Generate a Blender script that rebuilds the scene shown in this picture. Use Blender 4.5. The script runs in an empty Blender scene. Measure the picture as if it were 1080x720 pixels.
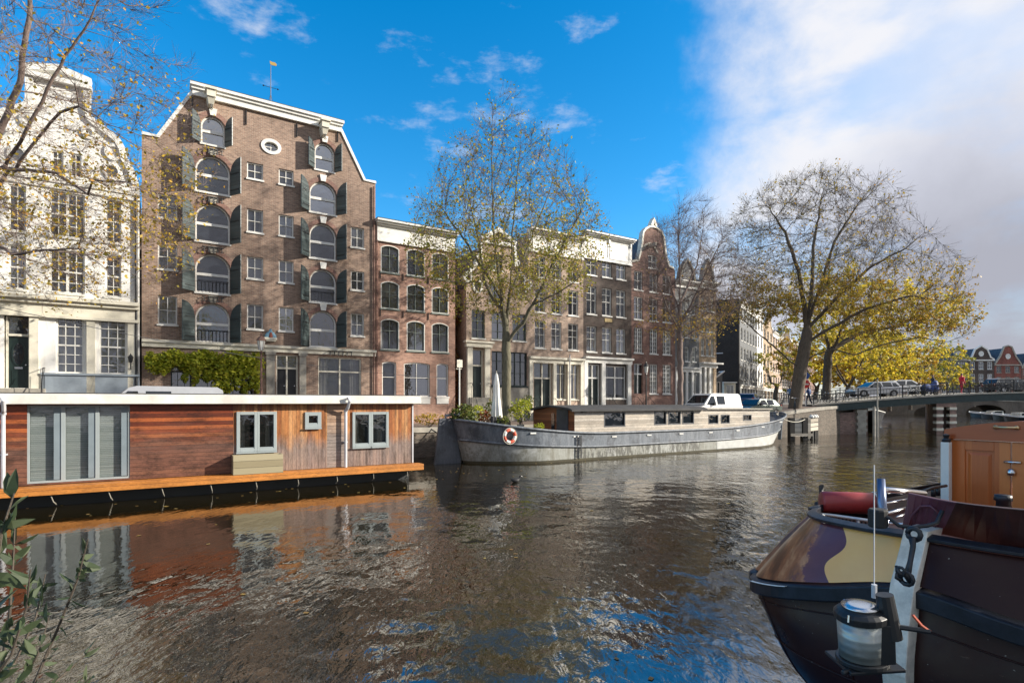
import bpy, bmesh, math, random
import numpy as np
from mathutils import Vector, Matrix
from mathutils.geometry import tessellate_polygon
random.seed(7)
R = math.radians
SUNEL, SUNSTR, SKYSTR, SKYHUE, SKYSAT, SKYVAL, CLOUDSTR, EXPO = 22, 5.0, .13, .495, 1.40, 1.27, .66, .70
sc = bpy.context.scene
COL = sc.collection
H = 2.75            # eye height above the water
GZ = 1.45           # street level
F = 600.0

# ---------------------------------------------------------------- helpers
def tag(o, label=None, cat=None, group=None, kind=None):
    if label: o['label'] = label
    if cat: o['category'] = cat
    if group: o['group'] = group
    if kind: o['kind'] = kind
    return o

def empty(name, loc, rz=0.0, label=None, cat=None, group=None):
    o = bpy.data.objects.new(name, None); COL.objects.link(o)
    o.location = loc; o.rotation_euler = (0, 0, rz); o.empty_display_size = .3
    return tag(o, label, cat, group)

def kids(o): return [c for c in COL.objects if c.parent == o]
def copy_tree(o, parent=None):
    c = o.copy(); COL.objects.link(c); c.parent = parent
    for ch in list(o.children): copy_tree(ch, c)
    return c

class MB:
    def __init__(s): s.v = []; s.f = []; s.m = []; s.k = 0
    def add(s, vs, fs, mi=None):
        b = len(s.v); s.v += [tuple(p) for p in vs]
        for f in fs: s.f.append([b + i for i in f]); s.m.append(s.k if mi is None else mi)
        return s
    def box(s, x0, x1, y0, y1, z0, z1, mi=None):
        v = [(x0,y0,z0),(x1,y0,z0),(x1,y1,z0),(x0,y1,z0),(x0,y0,z1),(x1,y0,z1),(x1,y1,z1),(x0,y1,z1)]
        return s.add(v, [(0,3,2,1),(4,5,6,7),(0,1,5,4),(1,2,6,5),(2,3,7,6),(3,0,4,7)], mi)
    def hexa(s, bot, top, mi=None):
        n = len(bot); v = list(bot) + list(top)
        fs = [tuple(range(n))[::-1], tuple(range(n, 2*n))] + [(i,(i+1)%n,n+(i+1)%n,n+i) for i in range(n)]
        return s.add(v, fs, mi)
    def tube(s, pts, rad, n=6, mi=None, cap=True):
        pts = [Vector(p) for p in pts]
        if not hasattr(rad, '__len__'): rad = [rad]*len(pts)
        rings = []; up = None
        for i, p in enumerate(pts):
            d = (pts[min(i+1,len(pts)-1)] - pts[max(i-1,0)]).normalized()
            if up is None:
                up = Vector((0,0,1)) if abs(d.z) < .9 else Vector((1,0,0))
            a = d.cross(up)
            if a.length < 1e-5: a = d.orthogonal()
            a.normalize(); b = a.cross(d).normalized(); up = b
            rings.append([p + (a*math.cos(2*math.pi*j/n) + b*math.sin(2*math.pi*j/n))*rad[i] for j in range(n)])
        v = [q for r in rings for q in r]; fs = []
        for i in range(len(pts)-1):
            for j in range(n):
                fs.append((i*n+j, (i+1)*n+j, (i+1)*n+(j+1)%n, i*n+(j+1)%n))
        if cap: fs += [tuple(range(n)), tuple(reversed(range((len(pts)-1)*n, len(pts)*n)))]
        return s.add(v, fs, mi)
    def lathe(s, prof, n=16, c=(0,0,0), mi=None):
        v = []; fs = []
        for r, z in prof:
            for j in range(n):
                a = 2*math.pi*j/n; v.append((c[0]+r*math.cos(a), c[1]+r*math.sin(a), c[2]+z))
        for i in range(len(prof)-1):
            for j in range(n): fs.append((i*n+j, i*n+(j+1)%n, (i+1)*n+(j+1)%n, (i+1)*n+j))
        fs += [tuple(reversed(range(n))), tuple(range((len(prof)-1)*n, len(prof)*n))]
        return s.add(v, fs, mi)
    def grid(s, rings, mi=None, close=False, flip=False):
        n = len(rings[0]); v = [q for r in rings for q in r]; fs = []
        for i in range(len(rings)-1):
            for j in range(n if close else n-1):
                f = (i*n+j, (i+1)*n+j, (i+1)*n+(j+1)%n, i*n+(j+1)%n)
                fs.append(f[::-1] if flip else f)
        return s.add(v, fs, mi)
    def plate(s, out, holes=(), y0=0.0, y1=.25, reveal=.15, mi=None, back=False):
        """polygon (x,z) with holes, front at y0; edges run back to y1"""
        loops = [out] + list(holes)
        vl = [[Vector((x, z, 0)) for x, z in l] for l in loops]
        tris = tessellate_polygon(vl); flat = [p for l in loops for p in l]
        v = [(x, y0, z) for x, z in flat]; fs = []
        for t in tris:
            a, b, c = [flat[i] for i in t]
            cr = (b[0]-a[0])*(c[1]-a[1]) - (b[1]-a[1])*(c[0]-a[0])
            if abs(cr) < 1e-9: continue
            fs.append(tuple(t) if cr > 0 else tuple(reversed(t)))
        s.add(v, fs, mi)
        if back: s.add([(x, y1, z) for x, z in flat], [f[::-1] for f in fs], mi)
        for k, l in enumerate(loops):
            d = y1 if k == 0 else y0 + reveal
            n = len(l); area = sum(l[i][0]*l[(i+1)%n][1]-l[(i+1)%n][0]*l[i][1] for i in range(n))
            if (area > 0) != (k == 0): l = l[::-1]
            v = [(x, y0, z) for x, z in l] + [(x, d, z) for x, z in l]
            s.add(v, [(i, n+i, n+(i+1)%n, (i+1)%n) for i in range(n)], mi)
        return s
    def strip(s, pts, w, y0, y1, mi=None, closed=False):
        """a bar of width w following polyline (x,z)"""
        n = len(pts); L = []; Rr = []
        for i in range(n):
            a = Vector(pts[(i-1) % n] if closed else pts[max(i-1,0)]); b = Vector(pts[(i+1) % n] if closed else pts[min(i+1,n-1)])
            t = (b-a).normalized(); nn = Vector((-t.y, t.x)); p = Vector(pts[i])
            L.append(p + nn*w/2); Rr.append(p - nn*w/2)
        rings = [[(l.x,y0,l.y),(l.x,y1,l.y),(r.x,y1,r.y),(r.x,y0,r.y)] for l, r in zip(L, Rr)]
        if closed: rings.append(rings[0])
        s.grid(rings, mi, close=True, flip=True)
        if not closed: 
            s.add(rings[0], [(0,1,2,3)], mi); s.add(rings[-1], [(3,2,1,0)], mi)
        return s
    def build(s, name, mats, parent=None, smooth=False, bevel=0, loc=None):
        me = bpy.data.meshes.new(name); me.from_pydata(s.v, [], s.f)
        if not isinstance(mats, (list, tuple)): mats = [mats]
        for m in mats: me.materials.append(m)
        me.polygons.foreach_set('material_index', s.m)
        if smooth: me.polygons.foreach_set('use_smooth', [True]*len(s.f))
        me.update()
        o = bpy.data.objects.new(name, me); COL.objects.link(o)
        if parent: o.parent = parent
        if loc: o.location = loc
        if bevel:
            b = o.modifiers.new('Bevel', 'BEVEL'); b.width = bevel; b.segments = 2; b.limit_method = 'ANGLE'
        return o

# ---------------------------------------------------------------- materials
def nt(name):
    m = bpy.data.materials.new(name); m.use_nodes = True; t = m.node_tree
    p = t.nodes['Principled BSDF']; return m, t, p
def N(t, typ, **kw):
    n = t.nodes.new(typ)
    for k, v in kw.items():
        if k in n.bl_rna.properties: setattr(n, k, v)
        else: n.inputs[k.replace('_',' ')].default_value = v
    return n
def c4(c): return (c[0], c[1], c[2], 1.0)
def ramp(t, fac, stops):
    r = t.nodes.new('ShaderNodeValToRGB'); e = r.color_ramp.elements
    while len(e) < len(stops): e.new(.5)
    for i, (p, c) in enumerate(stops): e[i].position = p; e[i].color = c4(c)
    t.links.new(fac, r.inputs['Fac']); return r.outputs['Color']
def mixc(t, fac, a, b, mode='MIX'):
    m = t.nodes.new('ShaderNodeMix'); m.data_type = 'RGBA'; m.blend_type = mode
    for sck, x in ((m.inputs['Factor'], fac), (m.inputs['A'], a), (m.inputs['B'], b)):
        if hasattr(x, 'default_value') or hasattr(x, 'links'): t.links.new(x, sck)
        elif isinstance(x, (int, float)): sck.default_value = x
        else: sck.default_value = c4(x)
    return m.outputs['Result']
def bump(t, p, h, strength=.3, dist=.02):
    b = N(t, 'ShaderNodeBump'); b.inputs['Strength'].default_value = strength; b.inputs['Distance'].default_value = dist
    t.links.new(h, b.inputs['Height']); t.links.new(b.outputs['Normal'], p.inputs['Normal'])
def tco(t, kind='Object', scale=None):
    c = t.nodes.new('ShaderNodeTexCoord').outputs[kind]
    if scale is None: return c
    m = t.nodes.new('ShaderNodeMapping'); m.inputs['Scale'].default_value = scale
    t.links.new(c, m.inputs['Vector']); return m.outputs['Vector']
def noise(t, vec, scale, detail=4, rough=.6):
    n = N(t, 'ShaderNodeTexNoise'); n.inputs['Scale'].default_value = scale; n.inputs['Detail'].default_value = detail
    n.inputs['Roughness'].default_value = rough; t.links.new(vec, n.inputs['Vector']); return n.outputs['Fac']

def paint(name, col, rough=.5, dirt=.35, metal=0, dscale=1.5, spec=.5, bmp=.0):
    m, t, p = nt(name); v = tco(t)
    n = noise(t, v, dscale, 8, .7)
    f = ramp(t, n, [(.35, (1-dirt,)*3), (.62, (1,1,1))])
    cc = mixc(t, 1.0, c4(col)[:3], f, 'MULTIPLY')
    t.links.new(cc, p.inputs['Base Color']); p.inputs['Roughness'].default_value = rough
    p.inputs['Metallic'].default_value = metal; p.inputs['Specular IOR Level'].default_value = spec
    if bmp: bump(t, p, noise(t, v, 40, 6), bmp, .01)
    return m
def facade_paint(name, col, dirt=.25):
    m, t, p = nt(name); v = tco(t)
    streak = noise(t, tco(t, 'Object', (5, 5, .5)), 1.2, 8, .7); n = noise(t, v, .9, 8, .7)
    cc = mixc(t, 1.0, col, ramp(t, n, [(.3, (1-dirt,)*3), (.6, (1,1,1))]), 'MULTIPLY')
    cc = mixc(t, 1.0, cc, ramp(t, streak, [(.32, (1-dirt*.9, 1-dirt, 1-dirt*1.1)), (.5, (1,1,1))]), 'MULTIPLY')
    t.links.new(cc, p.inputs['Base Color']); p.inputs['Roughness'].default_value = .6
    bump(t, p, noise(t, v, 14, 8), .15, .02); return m
def brick(name, c1, c2, mortar, bw=.22, bh=.068, var=.45, stain=(.5,.5,.5)):
    m, t, p = nt(name); c = tco(t)
    sp = t.nodes.new('ShaderNodeSeparateXYZ'); t.links.new(c, sp.inputs[0])
    ad = N(t, 'ShaderNodeMath', operation='ADD'); t.links.new(sp.outputs[0], ad.inputs[0]); t.links.new(sp.outputs[1], ad.inputs[1])
    cb = t.nodes.new('ShaderNodeCombineXYZ'); t.links.new(ad.outputs[0], cb.inputs[0]); t.links.new(sp.outputs[2], cb.inputs[1])
    b = N(t, 'ShaderNodeTexBrick'); t.links.new(cb.outputs[0], b.inputs['Vector'])
    b.inputs['Scale'].default_value = 1; b.inputs['Brick Width'].default_value = bw; b.inputs['Row Height'].default_value = bh
    b.inputs['Mortar Size'].default_value = .009; b.inputs['Color1'].default_value = c4(c1); b.inputs['Color2'].default_value = c4(c2)
    b.inputs['Mortar'].default_value = c4(mortar); b.inputs['Bias'].default_value = 0
    # extra random patches of burnt / pale bricks
    n1 = noise(t, tco(t, 'Object', (3, 3, 11)), 1.0, 9, .85)
    cc = mixc(t, 1.0, b.outputs['Color'], ramp(t, n1, [(.36, (1-var,)*3), (.5, (1,1,1)), (.66, (1.45,1.4,1.35))]), 'MULTIPLY')
    n2 = noise(t, c, .35, 6, .6)
    cc = mixc(t, 1.0, cc, ramp(t, n2, [(.38, (.72,.70,.70)), (.6, (1.12,1.1,1.08))]), 'MULTIPLY')
    n3 = noise(t, tco(t, 'Object', (4, 4, .35)), 1.0, 7, .7)
    cc = mixc(t, 1.0, cc, ramp(t, n3, [(.33, (.7,.7,.7)), (.45, (1,1,1)), (.68,(1,1,1)), (.8,(1.3,1.28,1.25))]), 'MULTIPLY')
    t.links.new(cc, p.inputs['Base Color']); p.inputs['Roughness'].default_value = .85
    bump(t, p, b.outputs['Fac'], -.4, .01); return m
def planks(name, cols, axis=2, pw=.12, weather=(.35,.3,.26), wz=None, rough=.45, gap=.06, wstr=.75, stain=0.0):
    """boards: one random tone for each board, grain along it; weathered grey low down by noise"""
    m, t, p = nt(name); c = tco(t); sp = t.nodes.new('ShaderNodeSeparateXYZ'); t.links.new(c, sp.inputs[0])
    d = N(t, 'ShaderNodeMath', operation='DIVIDE'); t.links.new(sp.outputs[axis], d.inputs[0]); d.inputs[1].default_value = pw
    fl = N(t, 'ShaderNodeMath', operation='FLOOR'); t.links.new(d.outputs[0], fl.inputs[0])
    fr = N(t, 'ShaderNodeMath', operation='FRACT'); t.links.new(d.outputs[0], fr.inputs[0])
    wn = N(t, 'ShaderNodeTexWhiteNoise', noise_dimensions='1D'); t.links.new(fl.outputs[0], wn.inputs['W'])
    sc_ = [1.2,1.2,1.2]; 
    for i in range(3): sc_[i] = 30 if i == axis else 1.3
    mp = N(t, 'ShaderNodeMapping'); mp.inputs['Scale'].default_value = sc_; t.links.new(c, mp.inputs['Vector'])
    ad = N(t, 'ShaderNodeVectorMath', operation='ADD'); t.links.new(mp.outputs[0], ad.inputs[0])
    ml = N(t, 'ShaderNodeMath', operation='MULTIPLY'); t.links.new(fl.outputs[0], ml.inputs[0]); ml.inputs[1].default_value = 7.31
    t.links.new(ml.outputs[0], ad.inputs[1])
    g = noise(t, ad.outputs[0], 1.5, 8, .75)
    mixf = N(t, 'ShaderNodeMath', operation='MULTIPLY_ADD'); t.links.new(wn.outputs['Value'], mixf.inputs[0]); mixf.inputs[1].default_value = .55
    gm = N(t, 'ShaderNodeMath', operation='MULTIPLY'); t.links.new(g, gm.inputs[0]); gm.inputs[1].default_value = .5; t.links.new(gm.outputs[0], mixf.inputs[2])
    n = len(cols); cc = ramp(t, mixf.outputs[0], [(.2+.6*i/(n-1), q) for i, q in enumerate(cols)])
    if wz:
        mr = N(t, 'ShaderNodeMapRange'); t.links.new(sp.outputs[2], mr.inputs['Value']); mr.inputs['From Min'].default_value = wz[1]; mr.inputs['From Max'].default_value = wz[0]
        n2 = noise(t, tco(t, 'Object', (1.5,1.5,.7) if axis == 0 else (.5,.5,3)), 1.5, 8, .7)
        a2 = N(t, 'ShaderNodeMath', operation='ADD'); t.links.new(mr.outputs[0], a2.inputs[0]); t.links.new(n2, a2.inputs[1])
        wf = ramp(t, a2.outputs[0], [(.62, (0,0,0)), (1.0, (wstr,)*3)])
        wc = mixc(t, g, tuple(x*.55 for x in weather), weather)
        cc = mixc(t, wf, cc, wc)
    if stain:
        s1 = noise(t, tco(t, 'Object', (1.1,1.1,2.6) if axis == 2 else (4,4,.8)), 1.0, 10, .78)
        cc = mixc(t, 1.0, cc, ramp(t, s1, [(.40, (1-stain,)*3), (.52, (.9,.9,.9)), (.68, (1.2,1.15,1.1))]), 'MULTIPLY')
        s2 = noise(t, tco(t, 'Object', (14,14,40) if axis == 2 else (40,40,9)), 1.0, 6, .8)
        cc = mixc(t, 1.0, cc, ramp(t, s2, [(.34, (.62,.60,.58)), (.5, (1,1,1)), (.7, (1.18,1.18,1.18))]), 'MULTIPLY')
    e1 = N(t, 'ShaderNodeMath', operation='LESS_THAN'); t.links.new(fr.outputs[0], e1.inputs[0]); e1.inputs[1].default_value = gap
    cc = mixc(t, e1.outputs[0], cc, tuple(x*.25 for x in cols[0]))
    t.links.new(cc, p.inputs['Base Color']); p.inputs['Roughness'].default_value = rough
    iv = N(t, 'ShaderNodeMath', operation='SUBTRACT'); iv.inputs[0].default_value = 1; t.links.new(e1.outputs[0], iv.inputs[1])
    bump(t, p, iv.outputs[0], .6, .01); return m
def leafmat(name, stops, trans=.35):
    m, t, p = nt(name); g = t.nodes.new('ShaderNodeNewGeometry')
    cc = ramp(t, g.outputs['Random Per Island'], stops)
    t.links.new(cc, p.inputs['Base Color']); p.inputs['Roughness'].default_value = .55; p.inputs['Specular IOR Level'].default_value = .3
    tr = t.nodes.new('ShaderNodeBsdfTranslucent'); t.links.new(cc, tr.inputs['Color'])
    mx = t.nodes.new('ShaderNodeMixShader'); mx.inputs[0].default_value = trans
    t.links.new(p.outputs[0], mx.inputs[1]); t.links.new(tr.outputs[0], mx.inputs[2])
    t.links.new(mx.outputs[0], t.nodes['Material Output'].inputs['Surface']); return m
def barkmat(name, a, b):
    m, t, p = nt(name); n = noise(t, tco(t, 'Object', (6,6,1.5)), 2, 8, .75)
    t.links.new(ramp(t, n, [(.35, a), (.65, b)]), p.inputs['Base Color']); p.inputs['Roughness'].default_value = .9
    bump(t, p, n, .6, .04); return m
def glassmat(name, tint=(.02,.025,.03), clear=.45, rough=.02, ior=3.2):
    """window pane: mirror reflection over a partly clear, partly dark body (old uneven glass)"""
    m, t, p = nt(name); p.inputs['Base Color'].default_value = c4(tint); p.inputs['Roughness'].default_value = rough
    p.inputs['IOR'].default_value = ior
    bump(t, p, noise(t, tco(t), .9, 4), .38, .06)
    tr = t.nodes.new('ShaderNodeBsdfTransparent'); mx = t.nodes.new('ShaderNodeMixShader'); mx.inputs[0].default_value = clear
    t.links.new(p.outputs[0], mx.inputs[1]); t.links.new(tr.outputs[0], mx.inputs[2])
    t.links.new(mx.outputs[0], t.nodes['Material Output'].inputs['Surface']); return m
def plain(name, col, rough=.5, metal=0.0, spec=.5, coat=0.0):
    m, t, p = nt(name); p.inputs['Base Color'].default_value = c4(col); p.inputs['Roughness'].default_value = rough
    p.inputs['Metallic'].default_value = metal; p.inputs['Specular IOR Level'].default_value = spec; p.inputs['Coat Weight'].default_value = coat
    return m

M = dict(
 b_ware = brick('brick_brown', (.215,.135,.098), (.335,.225,.165), (.36,.31,.26)),
 b_red = brick('brick_red', (.30,.155,.11), (.40,.225,.165), (.38,.30,.25)),
 b_ochre = brick('brick_ochre', (.37,.26,.195), (.48,.355,.275), (.48,.42,.36)),
 b_dark = brick('brick_dark', (.055,.042,.038), (.095,.065,.055), (.14,.12,.10)),
 b_oxblood = brick('brick_oxblood', (.19,.095,.075), (.28,.145,.11), (.27,.21,.18)),
 b_sand = brick('brick_sand', (.38,.26,.15), (.46,.34,.22), (.45,.4,.32)),
 b_quay = brick('brick_quay', (.19,.10,.08), (.26,.15,.115), (.28,.25,.22), var=.55),
 b_black = brick('brick_black', (.022,.019,.018), (.035,.030,.028), (.04,.036,.034), var=.3),
 b_mossy = brick('brick_mossy', (.10,.085,.07), (.17,.13,.10), (.19,.18,.15), var=.6),
 white = facade_paint('white_stucco', (.87,.86,.82), .14),
 trim = paint('white_trim', (.80,.79,.74), .45, .18),
 cream = paint('cream_trim', (.74,.70,.58), .5, .25),
 stone = paint('grey_stone', (.42,.39,.33), .8, .4, bmp=.3),
 bluegrey = paint('blue_grey_plinth', (.30,.35,.40), .5, .25),
 greyfac = facade_paint('grey_facade', (.15,.16,.17), .45),
 fascia = paint('roof_fascia', (.82,.79,.72), .4, .25, dscale=1.6),
 black = paint('black_iron', (.018,.019,.021), .4, .3),
 darkgreen = paint('green_black_paint', (.016,.03,.028), .3, .3),
 green_frame = paint('grey_green_frame', (.16,.19,.17), .45, .3),
 tar = paint('dark_roof', (.06,.06,.062), .8, .4, bmp=.3),
 tile = brick('roof_tiles', (.16,.075,.05), (.22,.11,.07), (.05,.03,.02), bw=.3, bh=.25),
 slate = paint('slate_roof', (.075,.08,.09), .6, .4),
 glass = glassmat('window_glass', clear=.24, ior=3.1),
 glass_b = glassmat('window_glass_dull', (.03,.035,.045), .34, .03, 2.5), glass_c = glassmat('window_glass_bright', (.02,.022,.025), .12, .02, 4.2),
 glass_d = glassmat('dark_glass', (.012,.014,.016), .2),
 curtain = paint('curtain_cloth', (.62,.60,.54), .8, .3, dscale=9),
 interior = paint('room_interior', (.16,.13,.10), .9, .5),
 iron = paint('iron_gear', (.022,.024,.03), .45, .5, dscale=12, bmp=.3),
 steel = plain('polished_steel', (.62,.63,.65), .25, 1.0),
 zinc = paint('zinc_pipe', (.62,.63,.66), .45, .25),
 rubber = plain('rubber', (.02,.02,.02), .8),
)
# ---------------------------------------------------------------- local frames on facades
class Fr:
    """frame whose x runs along a front, y goes into it, z up; origin O, turned by ang"""
    def __init__(s, O, ang, z0=0.0):
        s.O = Vector((O[0], O[1])); s.ang = ang; s.z0 = z0
        s.X = Vector((math.cos(ang), math.sin(ang))); s.Y = Vector((-math.sin(ang), math.cos(ang)))
    def L(s, px, py, v=0.0):
        r = Vector(((px-540)/F, 1.0)); t = (v + s.O.dot(s.Y))/r.dot(s.Y)
        return ((r*t - s.O).dot(s.X), H + t*(424-py)/F - s.z0)
    def W(s, x, y=0.0, z=0.0):
        p = s.O + s.X*x + s.Y*y; return (p.x, p.y, s.z0 + z)
    def empty(s, name, label, cat, group=None, x=0, y=0, z=0, rz=0):
        return empty(name, s.W(x, y, z), s.ang+rz, label, cat, group)
    def at(s, x, y=0.0): 
        p = s.O + s.X*x + s.Y*y; return Fr((p.x, p.y), s.ang, s.z0)
A1 = math.atan2(600, 950)
ROW = Fr((-61.8, 0), A1, GZ)          # first row of houses, facade plane at y = 0
A2 = math.atan2(.8448, .535)
def frame_at(px, ang, base=ROW, z0=GZ, v=0.0):
    x, _ = base.L(px, 424, v); p = base.W(x, v)
    return Fr((p[0], p[1]), ang, z0)

# ---------------------------------------------------------------- openings
def arch(x0, x1, z0, z1, rise, n=10):
    if rise <= 0: return [(x0,z0),(x1,z0),(x1,z1),(x0,z1)]
    w = (x1-x0)/2; cx = (x0+x1)/2; r = (w*w + rise*rise)/(2*rise); cz = z1 - r; a0 = math.asin(min(1, w/r))
    if rise > w: a0 = math.pi/2; r = w; cz = z1-w
    return [(x0,z0),(x1,z0)] + [(cx + r*math.sin(a0 - 2*a0*i/n), cz + r*math.cos(a0 - 2*a0*i/n)) for i in range(n+1)]
def ellipse(cx, cz, rx, rz, n=20): return [(cx+rx*math.cos(2*math.pi*i/n), cz+rz*math.sin(2*math.pi*i/n)) for i in range(n)]
def inset(poly, t):
    xs = [p[0] for p in poly]; zs = [p[1] for p in poly]; cx = (min(xs)+max(xs))/2; cz = (min(zs)+max(zs))/2
    kx = 1-2*t/(max(xs)-min(xs)); kz = 1-2*t/(max(zs)-min(zs))
    return [(cx+(x-cx)*kx, cz+(z-cz)*kz) for x, z in poly]

def window(par, x0, x1, z0, z1, y=0.0, rise=0.0, nx=2, nz=3, fm='trim', gm='glass', sill=True, rec=.13, fw=.07, curtain=0, sm=None, mid=None, label=None, sash=False, mw=.03):
    """pane with frame (sash bars in it), sill and curtain as sub-parts"""
    hole = arch(x0, x1, z0, z1, rise)
    if gm == 'glass': gm = random.choice(('glass','glass','glass_b','glass_b','glass_c'))
    g = MB(); g.plate(inset(hole, .01), y0=y+rec+.03, y1=y+rec+.035); pane = g.build('window', M[gm], par)
    f = MB(); inn = inset(hole, fw); n = len(hole)
    a = y+rec-.05; b = y+rec+.05
    rings = [[(p[0],a,p[1]) for p in hole+hole[:1]], [(p[0],a,p[1]) for p in inn+inn[:1]], [(p[0],b,p[1]) for p in inn+inn[:1]]]
    f.grid(rings, flip=True)
    cx = (x0+x1)/2; w = (x1-x0)/2
    def top(x):
        if rise <= 0: return z1-fw
        r = (w*w+rise*rise)/(2*rise) if rise <= w else w
        return z1 - r + math.sqrt(max(0, r*r-(x-cx)**2)) - fw
    for i in range(1, nx):
        x = x0+(x1-x0)*i/nx; wb = .05 if (nx % 2 == 0 and i == nx//2 and nx > 3) else mw/2
        f.box(x-wb, x+wb, a+.012, b-.003, z0+fw, top(x))
    zs = [z0+(z1-z0)*j/nz for j in range(1, nz)] if mid is None else [z0+(z1-z0)*q for q in mid]
    zt = z1 - (rise if rise else 0)
    for j, z in enumerate(zs):
        xa, xb = x0+fw, x1-fw
        if rise > 0 and z > zt:
            r = (w*w+rise*rise)/(2*rise) if rise <= w else w; dz = z-(z1-r); hw = math.sqrt(max(0.01, r*r-dz*dz))-fw; xa, xb = cx-hw, cx+hw
        hb = .035 if (sash and j == (len(zs))//2) else mw/2
        f.box(xa, xb, a+.009 if not sash else a-.004, b-.006, z-hb, z+hb)
    f.build('frame', M[fm], pane)
    if sill:
        s = MB(); s.box(x0-.05, x1+.05, y-.07, y+rec-.055, z0-.09, z0-.002); s.build('sill', M[sm or fm], pane)
    if curtain:
        c = MB(); yy = y+rec+.16; W_ = x1-x0
        def drape(xa, xb):
            n = max(4, int((xb-xa)/.06)); pts = [(xa+(xb-xa)*i/n, yy+.035*math.sin(i*1.9)+.01*random.random()) for i in range(n+1)]
            c.grid([[(p[0],p[1],z0+.02) for p in pts], [(p[0],p[1],z1-.05) for p in pts]])
        if curtain == 1: drape(x0+.03, x0+W_*.24); drape(x1-W_*.24, x1-.03)
        elif curtain == 2: drape(x0+.03, x0+W_*.3)
        elif curtain == 3: drape(x1-W_*.35, x1-.03)
        else:
            c.add([(x0+.02,yy,z0+(z1-z0)*.45),(x1-.02,yy,z0+(z1-z0)*.45),(x1-.02,yy,z1-.02),(x0+.02,yy,z1-.02)], [(0,1,2,3)])
        c.build('curtain', M['curtain'], pane)
    if label: pane['label'] = label
    return pane

def door(par, x0, x1, z0, z1, y=0.0, leafs=1, col='darkgreen', fm='trim', transom=.25, rec=.18, oval=False, label=None):
    zt = z1 - (z1-z0)*transom; W_ = x1-x0
    f = MB(); a = y+rec-.08; b = y+rec+.06; fw = .08
    f.box(x0, x0+fw, a, b, z0, z1); f.box(x1-fw, x1, a, b, z0, z1); f.box(x0+fw, x1-fw, a, b, z1-fw, z1)
    if transom: f.box(x0+fw, x1-fw, a-.02, b, zt-.05, zt+.05)
    if leafs == 2: f.box((x0+x1)/2-.04, (x0+x1)/2+.04, a+.003, b-.003, z0, z1-fw)
    fo = f.build('door_frame', M[fm], par)
    if transom:
        g = MB(); g.box(x0+fw, x1-fw, y+rec+.02, y+rec+.03, zt+.05, z1-fw); g.build('transom_light', M['glass'], par)
    edges = [x0+fw, x1-fw] if leafs == 1 else [x0+fw, (x0+x1)/2-.04, (x0+x1)/2+.04, x1-fw]
    top = zt-.05 if transom else z1-fw
    for i in range(0, len(edges), 2):
        d = MB(); xa, xb = edges[i]+.005, edges[i+1]-.005; d.box(xa, xb, y+rec, y+rec+.05, z0+.02, top-.005)
        w = xb-xa; hh = top-z0
        for (p0, p1) in ((.08,.34),(.40,.92)):
            if oval and p0 > .3:
                d.strip(ellipse((xa+xb)/2, z0+hh*.66, w*.33, hh*.23), .05, y+rec-.03, y+rec, closed=True)
            else:
                zz0, zz1 = z0+hh*p0, z0+hh*p1
                d.strip([(xa+w*.18,zz0),(xb-w*.18,zz0),(xb-w*.18,zz1),(xa+w*.18,zz1)], .035, y+rec-.02, y+rec, closed=True)
        do = d.build('door', M[col], par)
        if label: do['label'] = label
        k = MB(); k.tube([(xb-.09, y+rec-.06, z0+hh*.45), (xb-.09, y+rec, z0+hh*.45)], .03, 8); k.build('handle', M['steel'], do)
        if oval:
            gp = MB(); gp.plate(ellipse((xa+xb)/2, z0+hh*.66, w*.30, hh*.21), y0=y+rec-.012, y1=y+rec-.002); gp.build('oval_glass', M['glass_d'], do)
            lb = MB(); lb.box((xa+xb)/2-.14, (xa+xb)/2+.14, y+rec-.025, y+rec-.003, z0+hh*.37, z0+hh*.41); lb.build('letter_slot', M['steel'], do)
    return fo

def hull_poly(outline, wallpoly=None): pass

def shell(par, out, holes, mat, depth=9.0, side='same', roofmat='tar', roof=True, y=0.0, name='wall', roofpoly=None, lower=.25):
    """front wall with openings, side and back walls behind it, roof following the outline"""
    m = MB(); m.plate(out, holes, y0=y, y1=y+.3, reveal=.2)
    xs = [p[0] for p in out]; x0, x1 = min(xs), max(xs)
    eave = min(p[1] for p in out if p[1] > 3)
    e = roofpoly if roofpoly else [p for p in out]
    zl = [p for p in e if abs(p[0]-x0) < .6 and p[1] > 3]; zr = [p for p in e if abs(p[0]-x1) < .6 and p[1] > 3]
    hl = min([p[1] for p in zl] or [eave]); hr = min([p[1] for p in zr] or [eave])
    g = .004
    m.box(x0+g, x0+.25, y+.3, y+depth, -.4, hl-lower); m.box(x1-.25, x1-g, y+.3, y+depth, -.4, hr-lower)
    m.box(x0+.25, x1-.25, y+depth-.25, y+depth, -.4, min(hl,hr)-lower)
    w = m.build(name, mat, par)
    f = MB()   # floors so that rooms are dark and separate
    for z in [2.9+3.0*i for i in range(int((eave-2.5)/3.0)+1)]: f.box(x0+.27, x1-.27, y+.5, y+depth-.3, z, z+.15)
    f.box(x0+.27, x1-.27, y+3.2, y+3.3, -.3, eave-.4)
    f.build('interior_floors', M['interior'], par)
    if roof:
        r = MB(); rp = [p for p in e if p[1] > 3]
        if rp[0][0] > rp[-1][0]: rp = rp[::-1]
        rp = [(p[0], p[1]-lower) for p in rp]
        if roofpoly is None or len(rp) == 2:
            pass
        rr = [[(p[0], yy, p[1]) for p in rp] for yy in (y+.3, y+depth)]
        r.grid(rr); n = len(rp)
        mz = min(p[1] for p in rp)-.3
        for yy, fl in ((y+.301, 0), (y+depth, 1)):
            base = [(p[0], yy, p[1]) for p in rp] + [(rp[-1][0], yy, mz), (rp[0][0], yy, mz)]
            r.add(base, [tuple(range(n+2)) if fl else tuple(reversed(range(n+2)))])
        r.build('roof', M[roofmat], par)
    return w

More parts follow.
